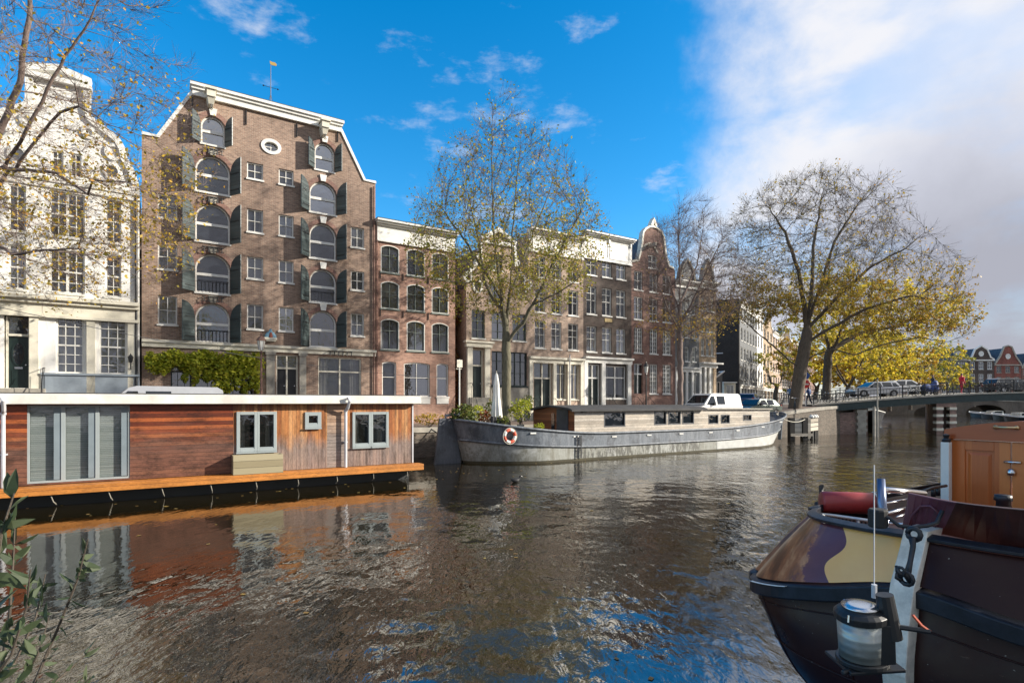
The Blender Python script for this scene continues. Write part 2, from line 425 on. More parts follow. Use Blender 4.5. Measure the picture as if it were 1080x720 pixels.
def cornice(par, x0, x1, z, h=.9, y=0.0, mat='trim', proj=.45, brackets=0, name='cornice'):
    """frieze board with a stepped projecting crown; z = top"""
    m = MB(); m.box(x0-.02, x1+.02, y-.08, y+.02, z-h, z-.30)
    m.box(x0-.06, x1+.06, y-proj*.45, y+.1, z-.30, z-.20); m.box(x0-.10, x1+.10, y-proj*.75, y+.1, z-.20, z-.10); m.box(x0-.14, x1+.14, y-proj, y+.12, z-.10, z)
    m.box(x0-.03, x1+.03, y-.14, y+.02, z-h-.10, z-h)
    if h > 1.2:
        nb = max(2, int((x1-x0)/1.6)); pw = (x1-x0-.3)/nb
        for i in range(nb): xa = x0+.15+pw*i+.12; xb = xa+pw-.24; m.strip([(xa,z-h+.16),(xb,z-h+.16),(xb,z-.46),(xa,z-.46)], .05, y-.115, y-.075, closed=True)
        for i in range(nb+1): xx = x0+.15+pw*i; m.box(xx-.07, xx+.07, y-.20, y-.08, z-.62, z-.30)
    for i in range(brackets):
        x = x0+.15+(x1-x0-.3)*i/max(1, brackets-1); m.box(x-.08, x+.08, y-proj*.6, y-.08, z-.75, z-.30)
    o = m.build(name, M[mat], par)
    t = MB(); t.box(x0-.14, x1+.14, y-proj+.01, y+.12, z+.002, z+.05); t.build('gutter', M['tar'], o); return o

def wins(fr, par, cols, rows, holes, v=0.0, ref=None, store=None, **kw):
    """cols: (pxa,pxb); rows: (py_top, py_bottom) measured at column ref"""
    res = []
    for (ya, yb) in rows:
        rx = (cols[0][0]+cols[0][1])/2 if ref is None else ref
        z1 = fr.L(rx, ya, v)[1]; z0 = fr.L(rx, yb, v)[1]
        for (xa, xb) in cols:
            a = fr.L(xa, 424, v)[0]; b = fr.L(xb, 424, v)[0]
            holes.append(arch(a, b, z0, z1, kw.get('rise', 0))); res.append((a, b, z0, z1, kw))
    if store is not None: store += res
    return res

def stoop(par, x0, x1, y=0.0, h=.55, n=3, rail=True, out=.9):
    s = MB()
    for i in range(n): s.box(x0-.03*i, x1+.03*i, y-out*(i+1)/n, y-out*i/n, -.05, h*(n-i)/n)
    o = s.build('stoop', M['stone'], par)
    if rail:
        for x in (x0+.04, x1-.04):
            r = MB(); r.tube([(x, y-.03, h+.95), (x, y-out*.4, h+.92), (x, y-out-.1, .95)], .02, 6); r.tube([(x, y-out-.1, 0), (x, y-out-.1, .95)], .022, 6)
            for k in range(4): yy = y-.1-out*.25*k; r.tube([(x, yy, h*(.9-k*.25)), (x, yy, h+.93-.16*k)], .01, 5)
            r.build('railing', M['black'], o)
    return o
# ================================================================ row of houses, first stretch
def run_windows(par, res, **over):
    for i, (a, b, z0, z1, kw) in enumerate(res):
        k = dict(kw); k.update(over); window(par, a, b, z0, z1, **k)
def ss(x): return max(0, min(1, x))

# ---- A: white neck-gabled house on the left ---------------------------------
fr = frame_at(-24, A1); wa = fr.L(147.5, 424)[0]
hs = fr.empty('canal_house', 'white painted canal house with a curled neck gable and a dark green front door', 'house')
def P(px, py, v=0): return fr.L(px, py, v)
sh = P(147, 196)[1]; zc = P(62, 76)[1]; nk0 = P(31, 120)[0]; nk1 = P(92, 120)[0]; cxn = (nk0+nk1)/2; zn = P(92, 90)[1]; zs = P(92, 124)[1]
half = []   # right side scroll, from the eave inwards and up
for px, py in ((147,197),(143,195),(138,180),(131,168),(129,158),(124,149),(116,142),(108,136),(101,131),(94,125),(92,118),(92,90)): half.append(P(px, py))
right = [(x, z) for x, z in half]
left = [(2*cxn - x, z) for x, z in half][::-1]; left = [(max(x, 0.0), z) for x, z in left if x > -.2]
left.append((0, left[-1][1]))
ped = [(nk1+.12, zn+.12), (cxn, zc+.1), (nk0-.12, zn+.12)]
out = [(0,-.4), (wa,-.4)] + right + ped + left
holes = []
wl = wins(fr, hs, [(8.5,27.5),(52,89.5),(111,128)], [(203,250)], holes, ref=70)
w2 = wins(fr, hs, [(8.5,27.5),(52,89.5),(111,128)], [(264,309)], holes, ref=70)
w3 = wins(fr, hs, [(59,88.5),(104.5,133.5)], [(334.5,393.5)], holes, ref=74)
wg = wins(fr, hs, [(54,67),(73.5,86)], [(160,185)], holes, ref=70)
dx0, dz1 = P(4, 327); dx1, _ = P(33.5, 327); dz0 = P(20, 409)[1]
holes.append([(dx0,dz0),(dx1,dz0),(dx1,dz1),(dx0,dz1)])
ocs = []
for px, py in ((18.5,163),(118,181)):
    x, z = P(px, py); ocs.append((x, z)); holes.append(ellipse(x, z, .26, .30, 14))
shell(hs, out, holes, M['white'], depth=9, roofmat='tile', roofpoly=[(0,sh),(cxn,zn+.4),(wa,sh)], lower=.3)
for i, r_ in enumerate((wl, w2)):
    for j, (a,b,z0,z1,k) in enumerate(r_): window(hs, a, b, z0, z1, nx=4 if j == 1 else 2, nz=4, curtain=(0,1,0)[j] if i else (1,0,2)[j], sash=True)
for j, (a,b,z0,z1,k) in enumerate(w3): window(hs, a, b, z0, z1, nx=3, nz=6, curtain=2 if j == 0 else 3, sash=True)
for (a,b,z0,z1,k) in wg: window(hs, a, b, z0, z1, nx=2, nz=3)
for x, z in ocs:
    r = MB(); r.strip(ellipse(x, z, .30, .34, 20), .12, -.07, .06, closed=True); 
    r.plate(ellipse(x, z, .25, .29, 20), y0=.10, y1=.11); o = r.build('oculus', M['white'], hs)
    g = MB(); g.plate(ellipse(x, z, .24, .28, 20), y0=.09, y1=.095); g.build('glass', M['glass_d'], o)
door(hs, dx0+.05, dx1-.05, dz0, dz1, oval=True, transom=.31, fm='cream')
m = MB(); m.strip([p for p in right[1:]], .28, -.14, .3); m.strip(left[:-1], .28, -.14, .3)
m.strip([right[-1]]+ped+[left[0]], .30, -.22, .3); x, z = cxn, zn; m.box(nk0-.18, nk1+.18, -.26, .3, zn-.25, zn-.05)
# volutes
for s_ in (1, -1):
    for (px, py, rr) in ((124,152,.55),(98,131,.40)):
        xx, zz = P(px, py); xx = cxn + s_*(xx-cxn)
        if xx > .3: m.strip(ellipse(xx-.15*s_, zz-.45, rr*.55, rr*.6, 16), .13, -.10, 0, closed=True)
m.build('gable_scrolls', M['trim'], hs)
m = MB(); zb = P(74, 316)[1]; zt_ = P(74, 327)[1]
m.box(-.05, wa-.02, -.42, 0, zb-.12, zb+.05); m.box(-.05, wa-.02, -.28, 0, zb-.28, zb-.12); m.box(-.05, wa-.02, -.12, 0, zt_-.28, zb-.28); m.box(-.05, wa-.02, -.20, 0, zt_-.42, zt_-.28)
m.build('frieze', M['cream'], hs)
m = MB(); ze = P(120, 201)[1]; m.box(-.05, wa, -.16, 0, ze-.1, ze+.10); m.box(-.05, wa, -.09, 0, ze-.35, ze-.1); m.build('string_course', M['trim'], hs)
m = MB()
for px in (-12, 36, 96, 139): 
    x = P(px, 400)[0]; m.box(x-.16, x+.16, -.10, 0, .75, zt_-.42)
m.build('pilaster', M['cream'], hs)
m = MB(); xp = P(44, 400)[0]; zp = P(90, 396)[1]
m.box(xp, wa-.01, -.10, 0, 0, zp); m.box(xp-.02, wa, -.18, 0, zp, zp+.09); m.build('plinth', M['bluegrey'], hs)
stoop(hs, dx0-.2, dx1+.5, h=max(.3, dz0-.02), n=3, out=1.3)
m = MB(); x, z = P(138, 380); m.tube([(x,-.02,z-.45),(x,-.22,z-.35),(x,-.25,z-.12)], .025, 6); m.lathe([(.06,-.12),(.11,.12),(.13,.13),(.03,.27),(.01,.32)], 6, (x,-.25,z)); m.build('wall_lantern', M['black'], hs)
m = MB(); m.tube([(wa-.14,-.10,0),(wa-.14,-.10,sh-.2)], .055, 8); m.build('downpipe', M['black'], hs)

# ---- B: tall brown warehouse with arched loading doors ----------------------

# (frame_at takes pixels of the photograph; houses share party walls)
def start(px): 
    x = ROW.L(px, 424)[0]; return Fr(ROW.W(x)[:2], A1, GZ)
fr = start(149.5); wb = fr.L(396, 424)[0]
hb = fr.empty('warehouse', 'tall brown brick warehouse with two columns of arched hatches and dark green shutters', 'warehouse')
kz = fr.L(384, 190)[1]; kx = fr.L(384, 190)[0]; tzr = fr.L(358, 131)[1]; tx1 = fr.L(358.5, 131)[0]
tx0 = fr.L(204, 92)[0]; tz = (fr.L(204, 91)[1]+tzr)/2
out = [(0,-.4),(wb,-.4),(wb,kz),(kx,kz),(tx1,tz),(tx0,tz),(wb-kx,kz),(0,kz)]
holes = []
sm_l = wins(fr, hb, [(166.5,187)], [(205,230),(258,284),(312,342)], holes)
sm_a = wins(fr, hb, [(260.5,277.5)], [(172,189),(221,245),(271,294),(321,347)], holes)
sm_b = wins(fr, hb, [(294,309.7)], [(179,195),(227,249),(275,298),(324,349)], holes)
sm_r = wins(fr, hb, [(370,384)], [(240,261),(286,306),(330.5,354)], holes)
def archrow(xa, xb, rows):
    r = []
    for (xa_, xb_, ya, yb) in rows:
        a = fr.L(xa_, 424)[0]; b = fr.L(xb_, 424)[0]; mz = (xa_+xb_)/2
        z1 = fr.L(mz, ya)[1]; z0 = fr.L(mz, yb)[1]; holes.append(arch(a, b, z0, z1, (b-a)/2*.92)); r.append((a, b, z0, z1))
    return r
al = archrow(0,0,[(212,237,123,153),(206,242.5,165,203.5),(206,242.5,215.5,255.5),(206,242.5,268,309),(206,242.5,320,361)])
ar = archrow(0,0,[(332,352.5,151,180),(326.5,354.5,192,225),(326.5,354.5,236,273),(326.5,354.5,284,319),(326.5,354.5,328,366)])
ox, oz = fr.L(286, 155); holes.append(ellipse(ox, oz, .36, .26))
def rect(xa, xb, ya, yb): 
    mx_ = (xa+xb)/2; a = fr.L(xa, 424)[0]; b = fr.L(xb, 424)[0]; return (a, b, fr.L(mx_, yb)[1], fr.L(mx_, ya)[1])
g1 = rect(180,202,383,414); g2 = rect(205,272,392,418); gd = rect(291,314.5,374,421); g3 = rect(335.5,381,377,421)
for q in (g1,g2,gd,g3): holes.append([(q[0],q[2]),(q[1],q[2]),(q[1],q[3]),(q[0],q[3])])
shell(hb, out, holes, M['b_ware'], depth=14, roofmat='tile', roofpoly=[(0,kz),(wb-kx,kz),(tx0,tz),(tx1,tz),(kx,kz),(wb,kz)], lower=.3)
for lst in (sm_l, sm_a, sm_b, sm_r):
    for i, (a,b,z0,z1,k) in enumerate(lst): window(hb, a, b, z0, z1, nx=2, nz=2 if lst is not sm_l else 2, fw=.06, curtain=[0,1,0,4][(i+len(lst)) % 4], sill=True)
def shutter_pair(par, a, b, z0, z1):
    w = (b-a)/2; rise = w*.92; zs_ = z1-rise
    for sgn in (-1, 1):
        th = R(43) if sgn < 0 else R(58)
        hx = a-.05 if sgn < 0 else b+.05
        prof = [(0, z0), (w*.98, z0)] + [(w*.98*math.sin(math.pi/2*(1-i/8)), zs_ + rise*(1-math.cos(math.pi/2*(1-i/8)))*1.0) for i in range(0)]
        prof = [(0, z0), (w*.98, z0)]
        for i in range(9):                      # meeting edge high, hinge edge low
            q = w*.98*(1-i/8); prof.append((q, zs_ + rise*math.sqrt(max(0, 1-((w-q)/w)**2))))
        m = MB(); t = .05
        def tr(q, d, z): return (hx + sgn*(q*math.cos(th)) - sgn*d*math.sin(th)*1.0, -.02 - q*math.sin(th) - d*math.cos(th), z)
        A_ = [tr(q, 0, z) for q, z in prof]; B_ = [tr(q, t, z) for q, z in prof]
        if sgn > 0: m.hexa(A_, B_)
        else: m.hexa(B_, A_)
        # iron strap hinges
        o = m.build('shutter', M['shutter'], par)
        k = MB()
        for zz in (z0+.25, zs_-.05):
            k.hexa([tr(0,t+.004,zz-.02),tr(w*.8,t+.004,zz-.02),tr(w*.8,t+.02,zz-.02),tr(0,t+.02,zz-.02)],[tr(0,t+.004,zz+.02),tr(w*.8,t+.004,zz+.02),tr(w*.8,t+.02,zz+.02),tr(0,t+.02,zz+.02)])
        k.build('hinge_strap', M['black'], o)
M['shutter'] = planks('shutter_boards', [(.022,.038,.040),(.034,.054,.056),(.055,.08,.082)], axis=2, pw=.19, weather=(.2,.22,.22), rough=.4, gap=.1)
M['shutter'].node_tree.nodes['Principled BSDF'].inputs['Specular IOR Level'].default_value = .8
for lst in (al, ar):
    for i, (a,b,z0,z1) in enumerate(lst):
        w = (b-a)/2
        window(hb, a, b, z0, z1, rise=w*.92, nx=1, nz=2, mid=[.47], fw=.07, rec=.16, fm='trim', mw=.14, sm='trim', gm=('glass_c','glass','glass_b','glass_b','glass_d')[i])
        shutter_pair(hb, a, b, z0, z1)
        # brick arch rim and keystone
        cx = (a+b)/2; r = w; m = MB(); zc_ = z1 - w*.92
        pts = [(cx+(w+.13)*math.cos(t), zc_+(w*.92+.13)*math.sin(t)) for t in [math.pi*j/14 for j in range(15)]]
        m.strip(pts, .22, -.025, .06); m.build('brick_arch', M['b_oxblood'], hb)
        k = MB(); k.hexa([(cx-.13,-.10,z1+.02),(cx+.13,-.10,z1+.02),(cx+.13,.05,z1+.02),(cx-.13,.05,z1+.02)], [(cx-.19,-.10,z1+.38),(cx+.19,-.10,z1+.38),(cx+.19,.05,z1+.38),(cx-.19,.05,z1+.38)])
        k.build('keystone', M['trim'] if lst is ar or i == 0 else M['stone'], hb)
        if lst is al and i:
            k = MB(); zr = z1+.16
            for q in range(5): k.tube([(cx-.4+.2*q,-.02,zr+.18),(cx-.4+.2*q,-.22,zr+.12),(cx-.4+.2*q,-.20,zr-.12)], .025, 5)
            k.tube([(cx-.5,-.14,zr+.16),(cx+.5,-.14,zr+.16)], .02, 5); k.tube([(cx-.5,-.2,zr-.08),(cx+.5,-.2,zr-.08)], .02, 5); k.build('iron_rack', M['black'], hb)
        if lst is al and i in (3, 4) or (lst is ar and i == 3):
            k = MB()
            for q in range(9): xx = a+.12+(b-a-.24)*q/8; k.tube([(xx,.03,z0+.03),(xx,.03,z0+.62)], .012, 5)
            k.tube([(a+.06,.03,z0+.62),(b-.06,.03,z0+.62)], .018, 5); k.build('window_rail', M['black'], hb)
o = MB(); o.strip(ellipse(ox, oz, .43, .33, 28), .17, -.06, .12, closed=True); oc = o.build('oculus', M['trim'], hb)
g = MB(); g.plate(ellipse(ox, oz, .35, .25), y0=.13, y1=.14); g.build('glass', M['glass_d'], oc)
g = MB(); g.strip([(ox-.34,oz),(ox+.34,oz)], .03, .10, .125); g.strip([(ox,oz-.24),(ox,oz+.24)], .03, .102, .127); g.build('glazing_bar', M['trim'], oc)
m = MB(); T_ = .34   # cornice on the flat top and white edges down the slopes
m.box(tx0-.05, tx1+.05, -.16, .32, tz-.50, tz-.20); m.box(tx0-.10, tx1+.10, -.26, .34, tz-.20, tz-.06); m.box(tx0-.16, tx1+.16, -.36, .36, tz-.06, tz+.08)
m.build('cornice', M['trim'], hb)
m = MB(); m.box(tx0-.15, tx1+.15, -.34, .34, tz+.082, tz+.13); m.build('lead_cap', M['slate'], hb)
for pl in ([(wb+.02,kz),(kx+.02,kz),(tx1+.05,tz-.3)], [(tx0-.05,tz-.3),(wb-kx-.02,kz),(0,kz)]):
    m = MB(); m.strip(pl, .15, -.07, .34); m.build('gable_coping', M['trim'], hb)
for px, py in ((222.5,101.5),(342.5,134)):      # hoist beam housings
    x, z = fr.L(px, py, -.5); m = MB()
    m.box(x-.20, x+.20, -.75, 0, z-.1, z+.24); m.box(x-.26, x+.26, -.83, 0, z+.24, z+.34); m.hexa([(x-.11,-.55,z-.42),(x+.11,-.55,z-.42),(x+.11,0,z-.42),(x-.11,0,z-.42)],[(x-.18,-.7,z-.10),(x+.18,-.7,z-.10),(x+.18,0,z-.10),(x-.18,0,z-.10)])
    hbm = m.build('hoist_beam', M['cream'], hb); k = MB(); k.tube([(x,-.6,z-.42),(x,-.6,z-.6),(x+.06,-.6,z-.68),(x,-.6,z-.74),(x-.05,-.6,z-.68)], .02, 5); k.build('hook', M['black'], hbm)
m = MB()
for px, ya, yb in ((259.5,116,132),(313,131,145),(203,102,112),(356,138,150),(200,160,166)):
    x, z1_ = fr.L(px, ya); z0_ = fr.L(px, yb)[1]; m.tube([(x,-.05,z0_),(x,-.05,z1_)], .035, 5)
m.build('wall_anchors', M['black'], hb)
lz = fr.L(270, 366.5)[1]
m = MB(); m.box(-.0, wb-.01, -.22, 0, lz+.02, lz+.16); m.box(0, wb-.01, -.12, 0, lz-.20, lz+.02); m.build('string_course', M['cream'], hb)
for nm, q, nx_, nz_ in (('w',g1,3,2),('w',g2,5,2),('w',g3,2,1)):
    a,b,z0,z1 = q
    if q is g3: window(hb, a, b, z0, z1, nx=2, nz=1, mid=[.66], fm='cream', gm='glass', curtain=1, sill=False, mw=.08)
    else: window(hb, a, b, z0, z1, nx=nx_, nz=2, mid=[.7], fm='darkgreen', gm='glass_d', curtain=0, sill=False)
door(hb, gd[0], gd[1], gd[2], gd[3], leafs=2, transom=.30, fm='cream', col='black')
m = MB()
for xa, xb in ((280.5,289.5),(315.5,322.5)):
    a = fr.L(xa, 400)[0]; b = fr.L(xb, 400)[0]; m.box(a, b, -.13, 0, 0, lz-.2); m.box(a-.05, b+.05, -.18, 0, 0, .45); m.box(a-.05, b+.05, -.18, 0, lz-.36, lz-.202)
m.build('pilaster', M['stone'], hb)
m = MB(); x, z = fr.L(358, 371.5); 
for q in range(6): m.tube([(x-.6+.24*q,-.03,z+.10),(x-.6+.24*q,-.32,z+.02),(x-.6+.24*q,-.32,z-.22)], .03, 5)
m.tube([(x-.7,-.2,z+.06),(x+.7,-.2,z+.06)], .025, 5); m.build('iron_rack', M['black'], hb)
# carved coloured gable stone on its own little ledge
x, z = fr.L(285, 356)
m = MB(); m.box(x-.32, x+.32, -.20, 0, z-.12, z); m.box(x-.26, x+.26, -.16, 0, z-.2, z-.12); gs = m.build('carved_stone', M['cream'], hb)
m = MB(); m.grid([[(x+rx*math.cos(t), -.1-.10*math.sin(t), z+zz) for t in [math.pi*j/12 for j in range(13)]] for rx, zz in ((.30,.002),(.29,.12),(.20,.25),(.10,.32),(.07,.36),(.08,.42),(.02,.46))]); m.k = 0
m.build('blue_mantle', paint('stone_blue', (.22,.42,.55), .6, .3), gs, smooth=True)
m = MB(); m.grid([[(x+rx*math.cos(t), -.15-.09*math.sin(t), z+zz) for t in [math.pi*j/12 for j in range(13)]] for rx, zz in ((.12,.003),(.10,.12),(.06,.26))]); m.build('red_robe', paint('stone_red', (.35,.09,.05), .6, .3), gs, smooth=True)
m = MB(); a_, z_ = fr.L(158.5, 393.5); b_ = fr.L(170, 393)[0]; m.box(a_, b_, -.03, 0, z_-.02, z_+.09); m.build('name_plate', M['trim'], hb)
m = MB(); m.tube([(wb-.12,-.10,0),(wb-.12,-.10,kz-.3)], .05, 8); m.build('downpipe', M['b_oxblood'], hb)
hbF = fr

# weather vane on the warehouse
x, z = fr.L(285.5, 107, 2.0); vz = fr.L(285.5, 66, 2.0)[1]
wv = fr.empty('weather_vane', 'gilded weather vane on a thin scrolled iron rod above the brown warehouse roof', 'weather vane', x=x, y=2.0, z=tz-.3)
m = MB(); hgt = vz-tz+.3; m.tube([(0,0,0),(0,0,hgt)], [.03,.015], 6)
m.tube([(-.45,0,hgt*.62),(.45,0,hgt*.62)], .014, 5); m.lathe([(.01,-.05),(.05,0),(.01,.05)], 8, (.38,0,hgt*.62)); m.lathe([(.01,-.05),(.05,0),(.01,.05)], 8, (-.38,0,hgt*.62)); m.build('rod', M['black'], wv)
for s_ in (1,-1):
    m = MB(); m.tube([(s_*.02,0,hgt*.50),(s_*.18,0,hgt*.32),(s_*.45,0,hgt*.25),(s_*.72,0,.28),(s_*.7,0,.5),(s_*.52,0,.48),(s_*.5,0,.25),(s_*.7,0,.0)], .014, 5)
    m.tube([(s_*.02,0,.3),(s_*.2,0,.35),(s_*.3,0,.55),(s_*.18,0,.62)], .012, 5); m.build('scroll', M['black'], wv)
m = MB(); m.plate([(-.03,hgt-.10),(.08,hgt-.14),(.30,hgt-.12),(.33,hgt-.02),(.22,hgt+.06),(.08,hgt+.04),(-.05,hgt+.07)], y0=-.015, y1=.015, back=True); m.build('gilded_vane', plain('gold', (.75,.5,.15), .3, 1.0), wv)

# ---- C: red brick three-bay house with white cornice ------------------------
fr = start(396.2); wc = fr.L(480, 424)[0]
hc = fr.empty('canal_house', 'red brick house three windows wide with white cornice beside the brown warehouse', 'house')
top = (fr.L(396, 232)[1]+fr.L(478, 246)[1])/2; holes = []
cols = [(401.6,421),(429,448),(455.3,473)]
ws = wins(fr, hc, cols, [(263,291),(300,328),(338.5,370)], holes, ref=438, rise=.16)
gg = wins(fr, hc, [(403,418),(426,453.5),(460.5,473)], [(382,418)], holes, ref=438, rise=.1)
shell(hc, [(0,-.4),(wc,-.4),(wc,top-.2),(0,top-.2)], holes, M['b_red'], depth=9)
for i, (a,b,z0,z1,k) in enumerate(ws): window(hc, a, b, z0, z1, nx=2, nz=2, mid=[.62], rise=.16, curtain=(0,3,1,4,0,2,1,0,3)[i], fm='green_frame')
for (a,b,z0,z1,k) in ws: m = MB(); m.strip(inset(arch(a,b,z0,z1,.16), .02), .045, -.005, .10, closed=True); m.build('outer_frame', M['trim'], hc)
for i, (a,b,z0,z1,k) in enumerate(gg): window(hc, a, b, z0, z1, nx=(1,2,1)[i], nz=2, mid=[.55], rise=.1, curtain=(0,1,3)[i], sm='trim')
m = MB(); 
for (a,b,z0,z1,k) in gg: m.box(a, b, -.05, .1, z0-.45, z0-.1)
m.build('white_panel', M['trim'], hc)
cornice(hc, .1, wc-.05, top, h=1.15, proj=.5, name='cornice')
for (a,b,z0,z1,k) in ws: m = MB(); m.strip([(a-.08,z1-.02),((a+b)/2-.3,z1+.16),((a+b)/2+.3,z1+.16),(b+.08,z1-.02)], .16, -.012, .06); m.build('brick_arch', M['b_oxblood'], hc)
m = MB()
for zz in [q[3]+.35 for q in ws[::3]]:
    for xx in (.28, (ws[0][1]+ws[1][0])/2, (ws[1][1]+ws[2][0])/2): m.tube([(xx,-.04,zz-.22),(xx,-.04,zz+.22)], .03, 5)
m.build('wall_anchors', M['black'], hc)
m = MB(); m.tube([(.06,-.09,0),(.06,-.09,top-1.3)], .05, 8); m.build('downpipe', M['b_oxblood'], hc)

# ---- side alley house recess with creeper ----------------------------------
fr = start(480.3); wr = fr.L(491.8, 424)[0]
ha = fr.empty('alley_wing', 'narrow dark brick recess between the red brick house and the ochre neck-gabled house', 'house')
m = MB(); m.box(.0, wr, 1.6, 6, -.4, fr.L(486, 262)[1]); m.build('wall', M['b_oxblood'], ha)
m = MB(); m.box(.35, wr-.3, 1.52, 1.598, 0, 2.3); m.build('door', M['black'], ha)
m = MB(); zt = fr.L(486,262)[1]; m.hexa([(-.05,1.5,zt),(wr+.05,1.5,zt),(wr+.05,6,zt),(-.05,6,zt)],[(-.05,2.2,zt+.5),(wr+.05,2.2,zt+.5),(wr+.05,5.8,zt+.5),(-.05,5.8,zt+.5)]); m.build('roof', M['tar'], ha)
creeper_spot = (fr, wr)

# ---- D: ochre brick house with raised neck gable ---------------------------
fr = start(491.8); wd = fr.L(557.3, 424)[0]
hd = fr.empty('canal_house', 'ochre brick neck-gabled house with two oval windows behind the slender tree', 'house')
ev = fr.L(498, 300)[1]; nl = fr.L(509, 424)[0]; nr = fr.L(541, 424)[0]; nt_ = fr.L(525, 247)[1]
cn = (nl+nr)/2; holes = []
out = [(0,-.4),(wd,-.4),(wd,ev),(nr+.35,ev+1.0),(nr,ev+1.5),(nr,nt_-.5),(cn,nt_+.25),(nl,nt_-.5),(nl,ev+1.5),(nl-.35,ev+1.0),(0,ev)]
w1 = wins(fr, hd, [(515.5,530.5)], [(299,320)], holes)
w0 = wins(fr, hd, [(516,530)], [(268,285)], holes)
w2 = wins(fr, hd, [(497.5,511.5),(518.5,533.5),(540.5,555)], [(329,358)], holes, ref=526)
sh_ = wins(fr, hd, [(518.5,556)], [(371,407)], holes)
dd = wins(fr, hd, [(498,510)], [(368,419)], holes)
for px, py in ((503.7,302),(550.5,309)):
    x, z = fr.L(px, py); holes.append(ellipse(x, z, .26, .32, 16))
shell(hd, out, holes, M['b_ochre'], depth=10, roofmat='tile', roofpoly=[(0,ev),(cn,nt_),(wd,ev)], lower=.3)
for px, py in ((503.7,302),(550.5,309)):
    x, z = fr.L(px, py); r = MB(); r.strip(ellipse(x, z, .33, .40, 20), .15, -.06, .08, closed=True); o = r.build('oval_window', M['trim'], hd)
    g = MB(); g.plate(ellipse(x, z, .28, .34, 20), y0=.1, y1=.11); g.build('glass', M['glass_d'], o)
for i, (a,b,z0,z1,k) in enumerate(w0+w1+w2): window(hd, a, b, z0, z1, nx=2, nz=3, mid=[.3,.62], curtain=(0,0,1,0,2)[i], fm='green_frame', sm='trim')
for (a,b,z0,z1,k) in sh_: window(hd, a, b, z0, z1, nx=6, nz=3, mid=[.38,.72], fm='darkgreen', curtain=0)
for (a,b,z0,z1,k) in dd: door(hd, a, b, z0, z1, transom=.34, fm='cream'); DX = (a, b, z0, z1)
a, b, z0, z1 = DX
m = MB(); m.box(a-.42, a-.04, -.16, 0, 0, z1+.1); m.box(b+.04, b+.42, -.16, 0, 0, z1+.1); m.box(a-.55, b+.55, -.26, 0, z1+.1, z1+.38); m.box(a-.65, b+.65, -.36, 0, z1+.38, z1+.5); m.build('door_surround', M['cream'], hd)
stoop(hd, a-.3, b+.3, h=max(.5, z0), n=4, out=1.2)
m = MB(); zz = sh_[0][2]; m.box(b+.5, wd-.01, -.08, 0, 0, zz-.12); m.build('plinth', M['stone'], hd)
m = MB()
for s_ in (-1, 1):
    base = cn + s_*(nr-cn); edge = cn + s_*(wd/2)
    m.strip([(base+s_*.1,ev+3.0),(base+s_*.22,ev+2.0),(base+s_*.6,ev+1.2),(base+s_*1.1,ev+.7),(base+s_*1.45,ev+.4),(base+s_*1.2,ev+.1)], .2, -.10, .3)
    m.strip(ellipse(base+s_*1.15, ev+.45, .28, .3, 16), .14, -.15, -.02, closed=True); m.strip(ellipse(base+s_*.3, ev+1.75, .2, .24, 14), .12, -.15, -.02, closed=True)
m.strip([(nl-.15,nt_-.5),(cn,nt_+.3),(nr+.15,nt_-.5)], .28, -.2, .35); m.box(nl-.15, nr+.15, -.16, .3, nt_-.75, nt_-.5)
m.build('gable_scrolls', M['trim'], hd)

# ---- E: ochre brick with white frieze --------------------------------------
def flathouse(xa, xb, label, mat, topL, topR, cols, rows, ref, ch=1.5, wk={}, extra=None, brackets=0, cm='trim', depth=10, group=None, curt=(0,1,0,2,0,3,4,0,1), roofmat='tar'):
    fr = start(xa); w = fr.L(xb, 424)[0]; o = fr.empty('canal_house', label, 'house', group)
    top = (fr.L(xa, topL)[1]+fr.L(xb, topR)[1])/2; holes = []
    res = wins(fr, o, cols, rows, holes, ref=ref)
    gl = extra(fr, o, holes) if extra else None
    shell(o, [(0,-.4),(w,-.4),(w,top-.2),(0,top-.2)], holes, M[mat], depth=depth)
    for i, (a,b,z0,z1,k) in enumerate(res): window(o, a, b, z0, z1, curtain=curt[i % len(curt)], **wk)
    cornice(o, .05, w-.05, top, h=ch, proj=.5, brackets=brackets, mat=cm)
    return fr, o, w, top, res, gl
def ex(fr, o, holes):
    d = wins(fr, o, [(563,582)], [(382,434)], holes); w = wins(fr, o, [(586.5,597.5),(601.3,611)], [(384,421)], holes, ref=599); return d, w
fr, he, w, top, res, gl = flathouse(557.3, 615.2, 'ochre brick house with broad white frieze and black double doors beside the dark brick house', 'b_ochre', 241, 252,
    [(564,575),(581.5,592.2),(599.2,609.8)], [(273.5,295),(304,331),(339.8,368)], 587, ch=1.5, wk=dict(nx=2, nz=3, mid=[.5,.75]), extra=ex, brackets=0)
(a,b,z0,z1,k) = gl[0][0]; door(he, a, b, z0, z1, leafs=2, transom=.32, fm='cream'); DZ = (a,b,z0)
for (a,b,z0,z1,k) in gl[1]: window(he, a, b, z0, z1, nx=2, nz=2, mid=[.72], fm='cream', curtain=1)
m = MB(); zl = fr.L(585, 379)[1]; m.box(.0, w-.02, -.28, 0, zl-.02, zl+.14); m.box(.02, w-.04, -.14, 0, zl-.3, zl-.02)
for px in (559.3, 584.2, 599.3, 613): x = fr.L(px, 400)[0]; m.box(x-.14, x+.14, -.15, 0, 0, zl-.3)
m.build('lintel', M['cream'], he); stoop(he, DZ[0]-.1, DZ[1]+.1, h=max(.3,DZ[2]), n=3)
m = MB(); x = fr.L(599, 390)[0]; zt2 = fr.L(599, 374)[1]; m.tube([(x-.1,-.35,0),(x-.1,-.35,zt2)], .04, 6); m.build('downpipe', M['zinc'], he)

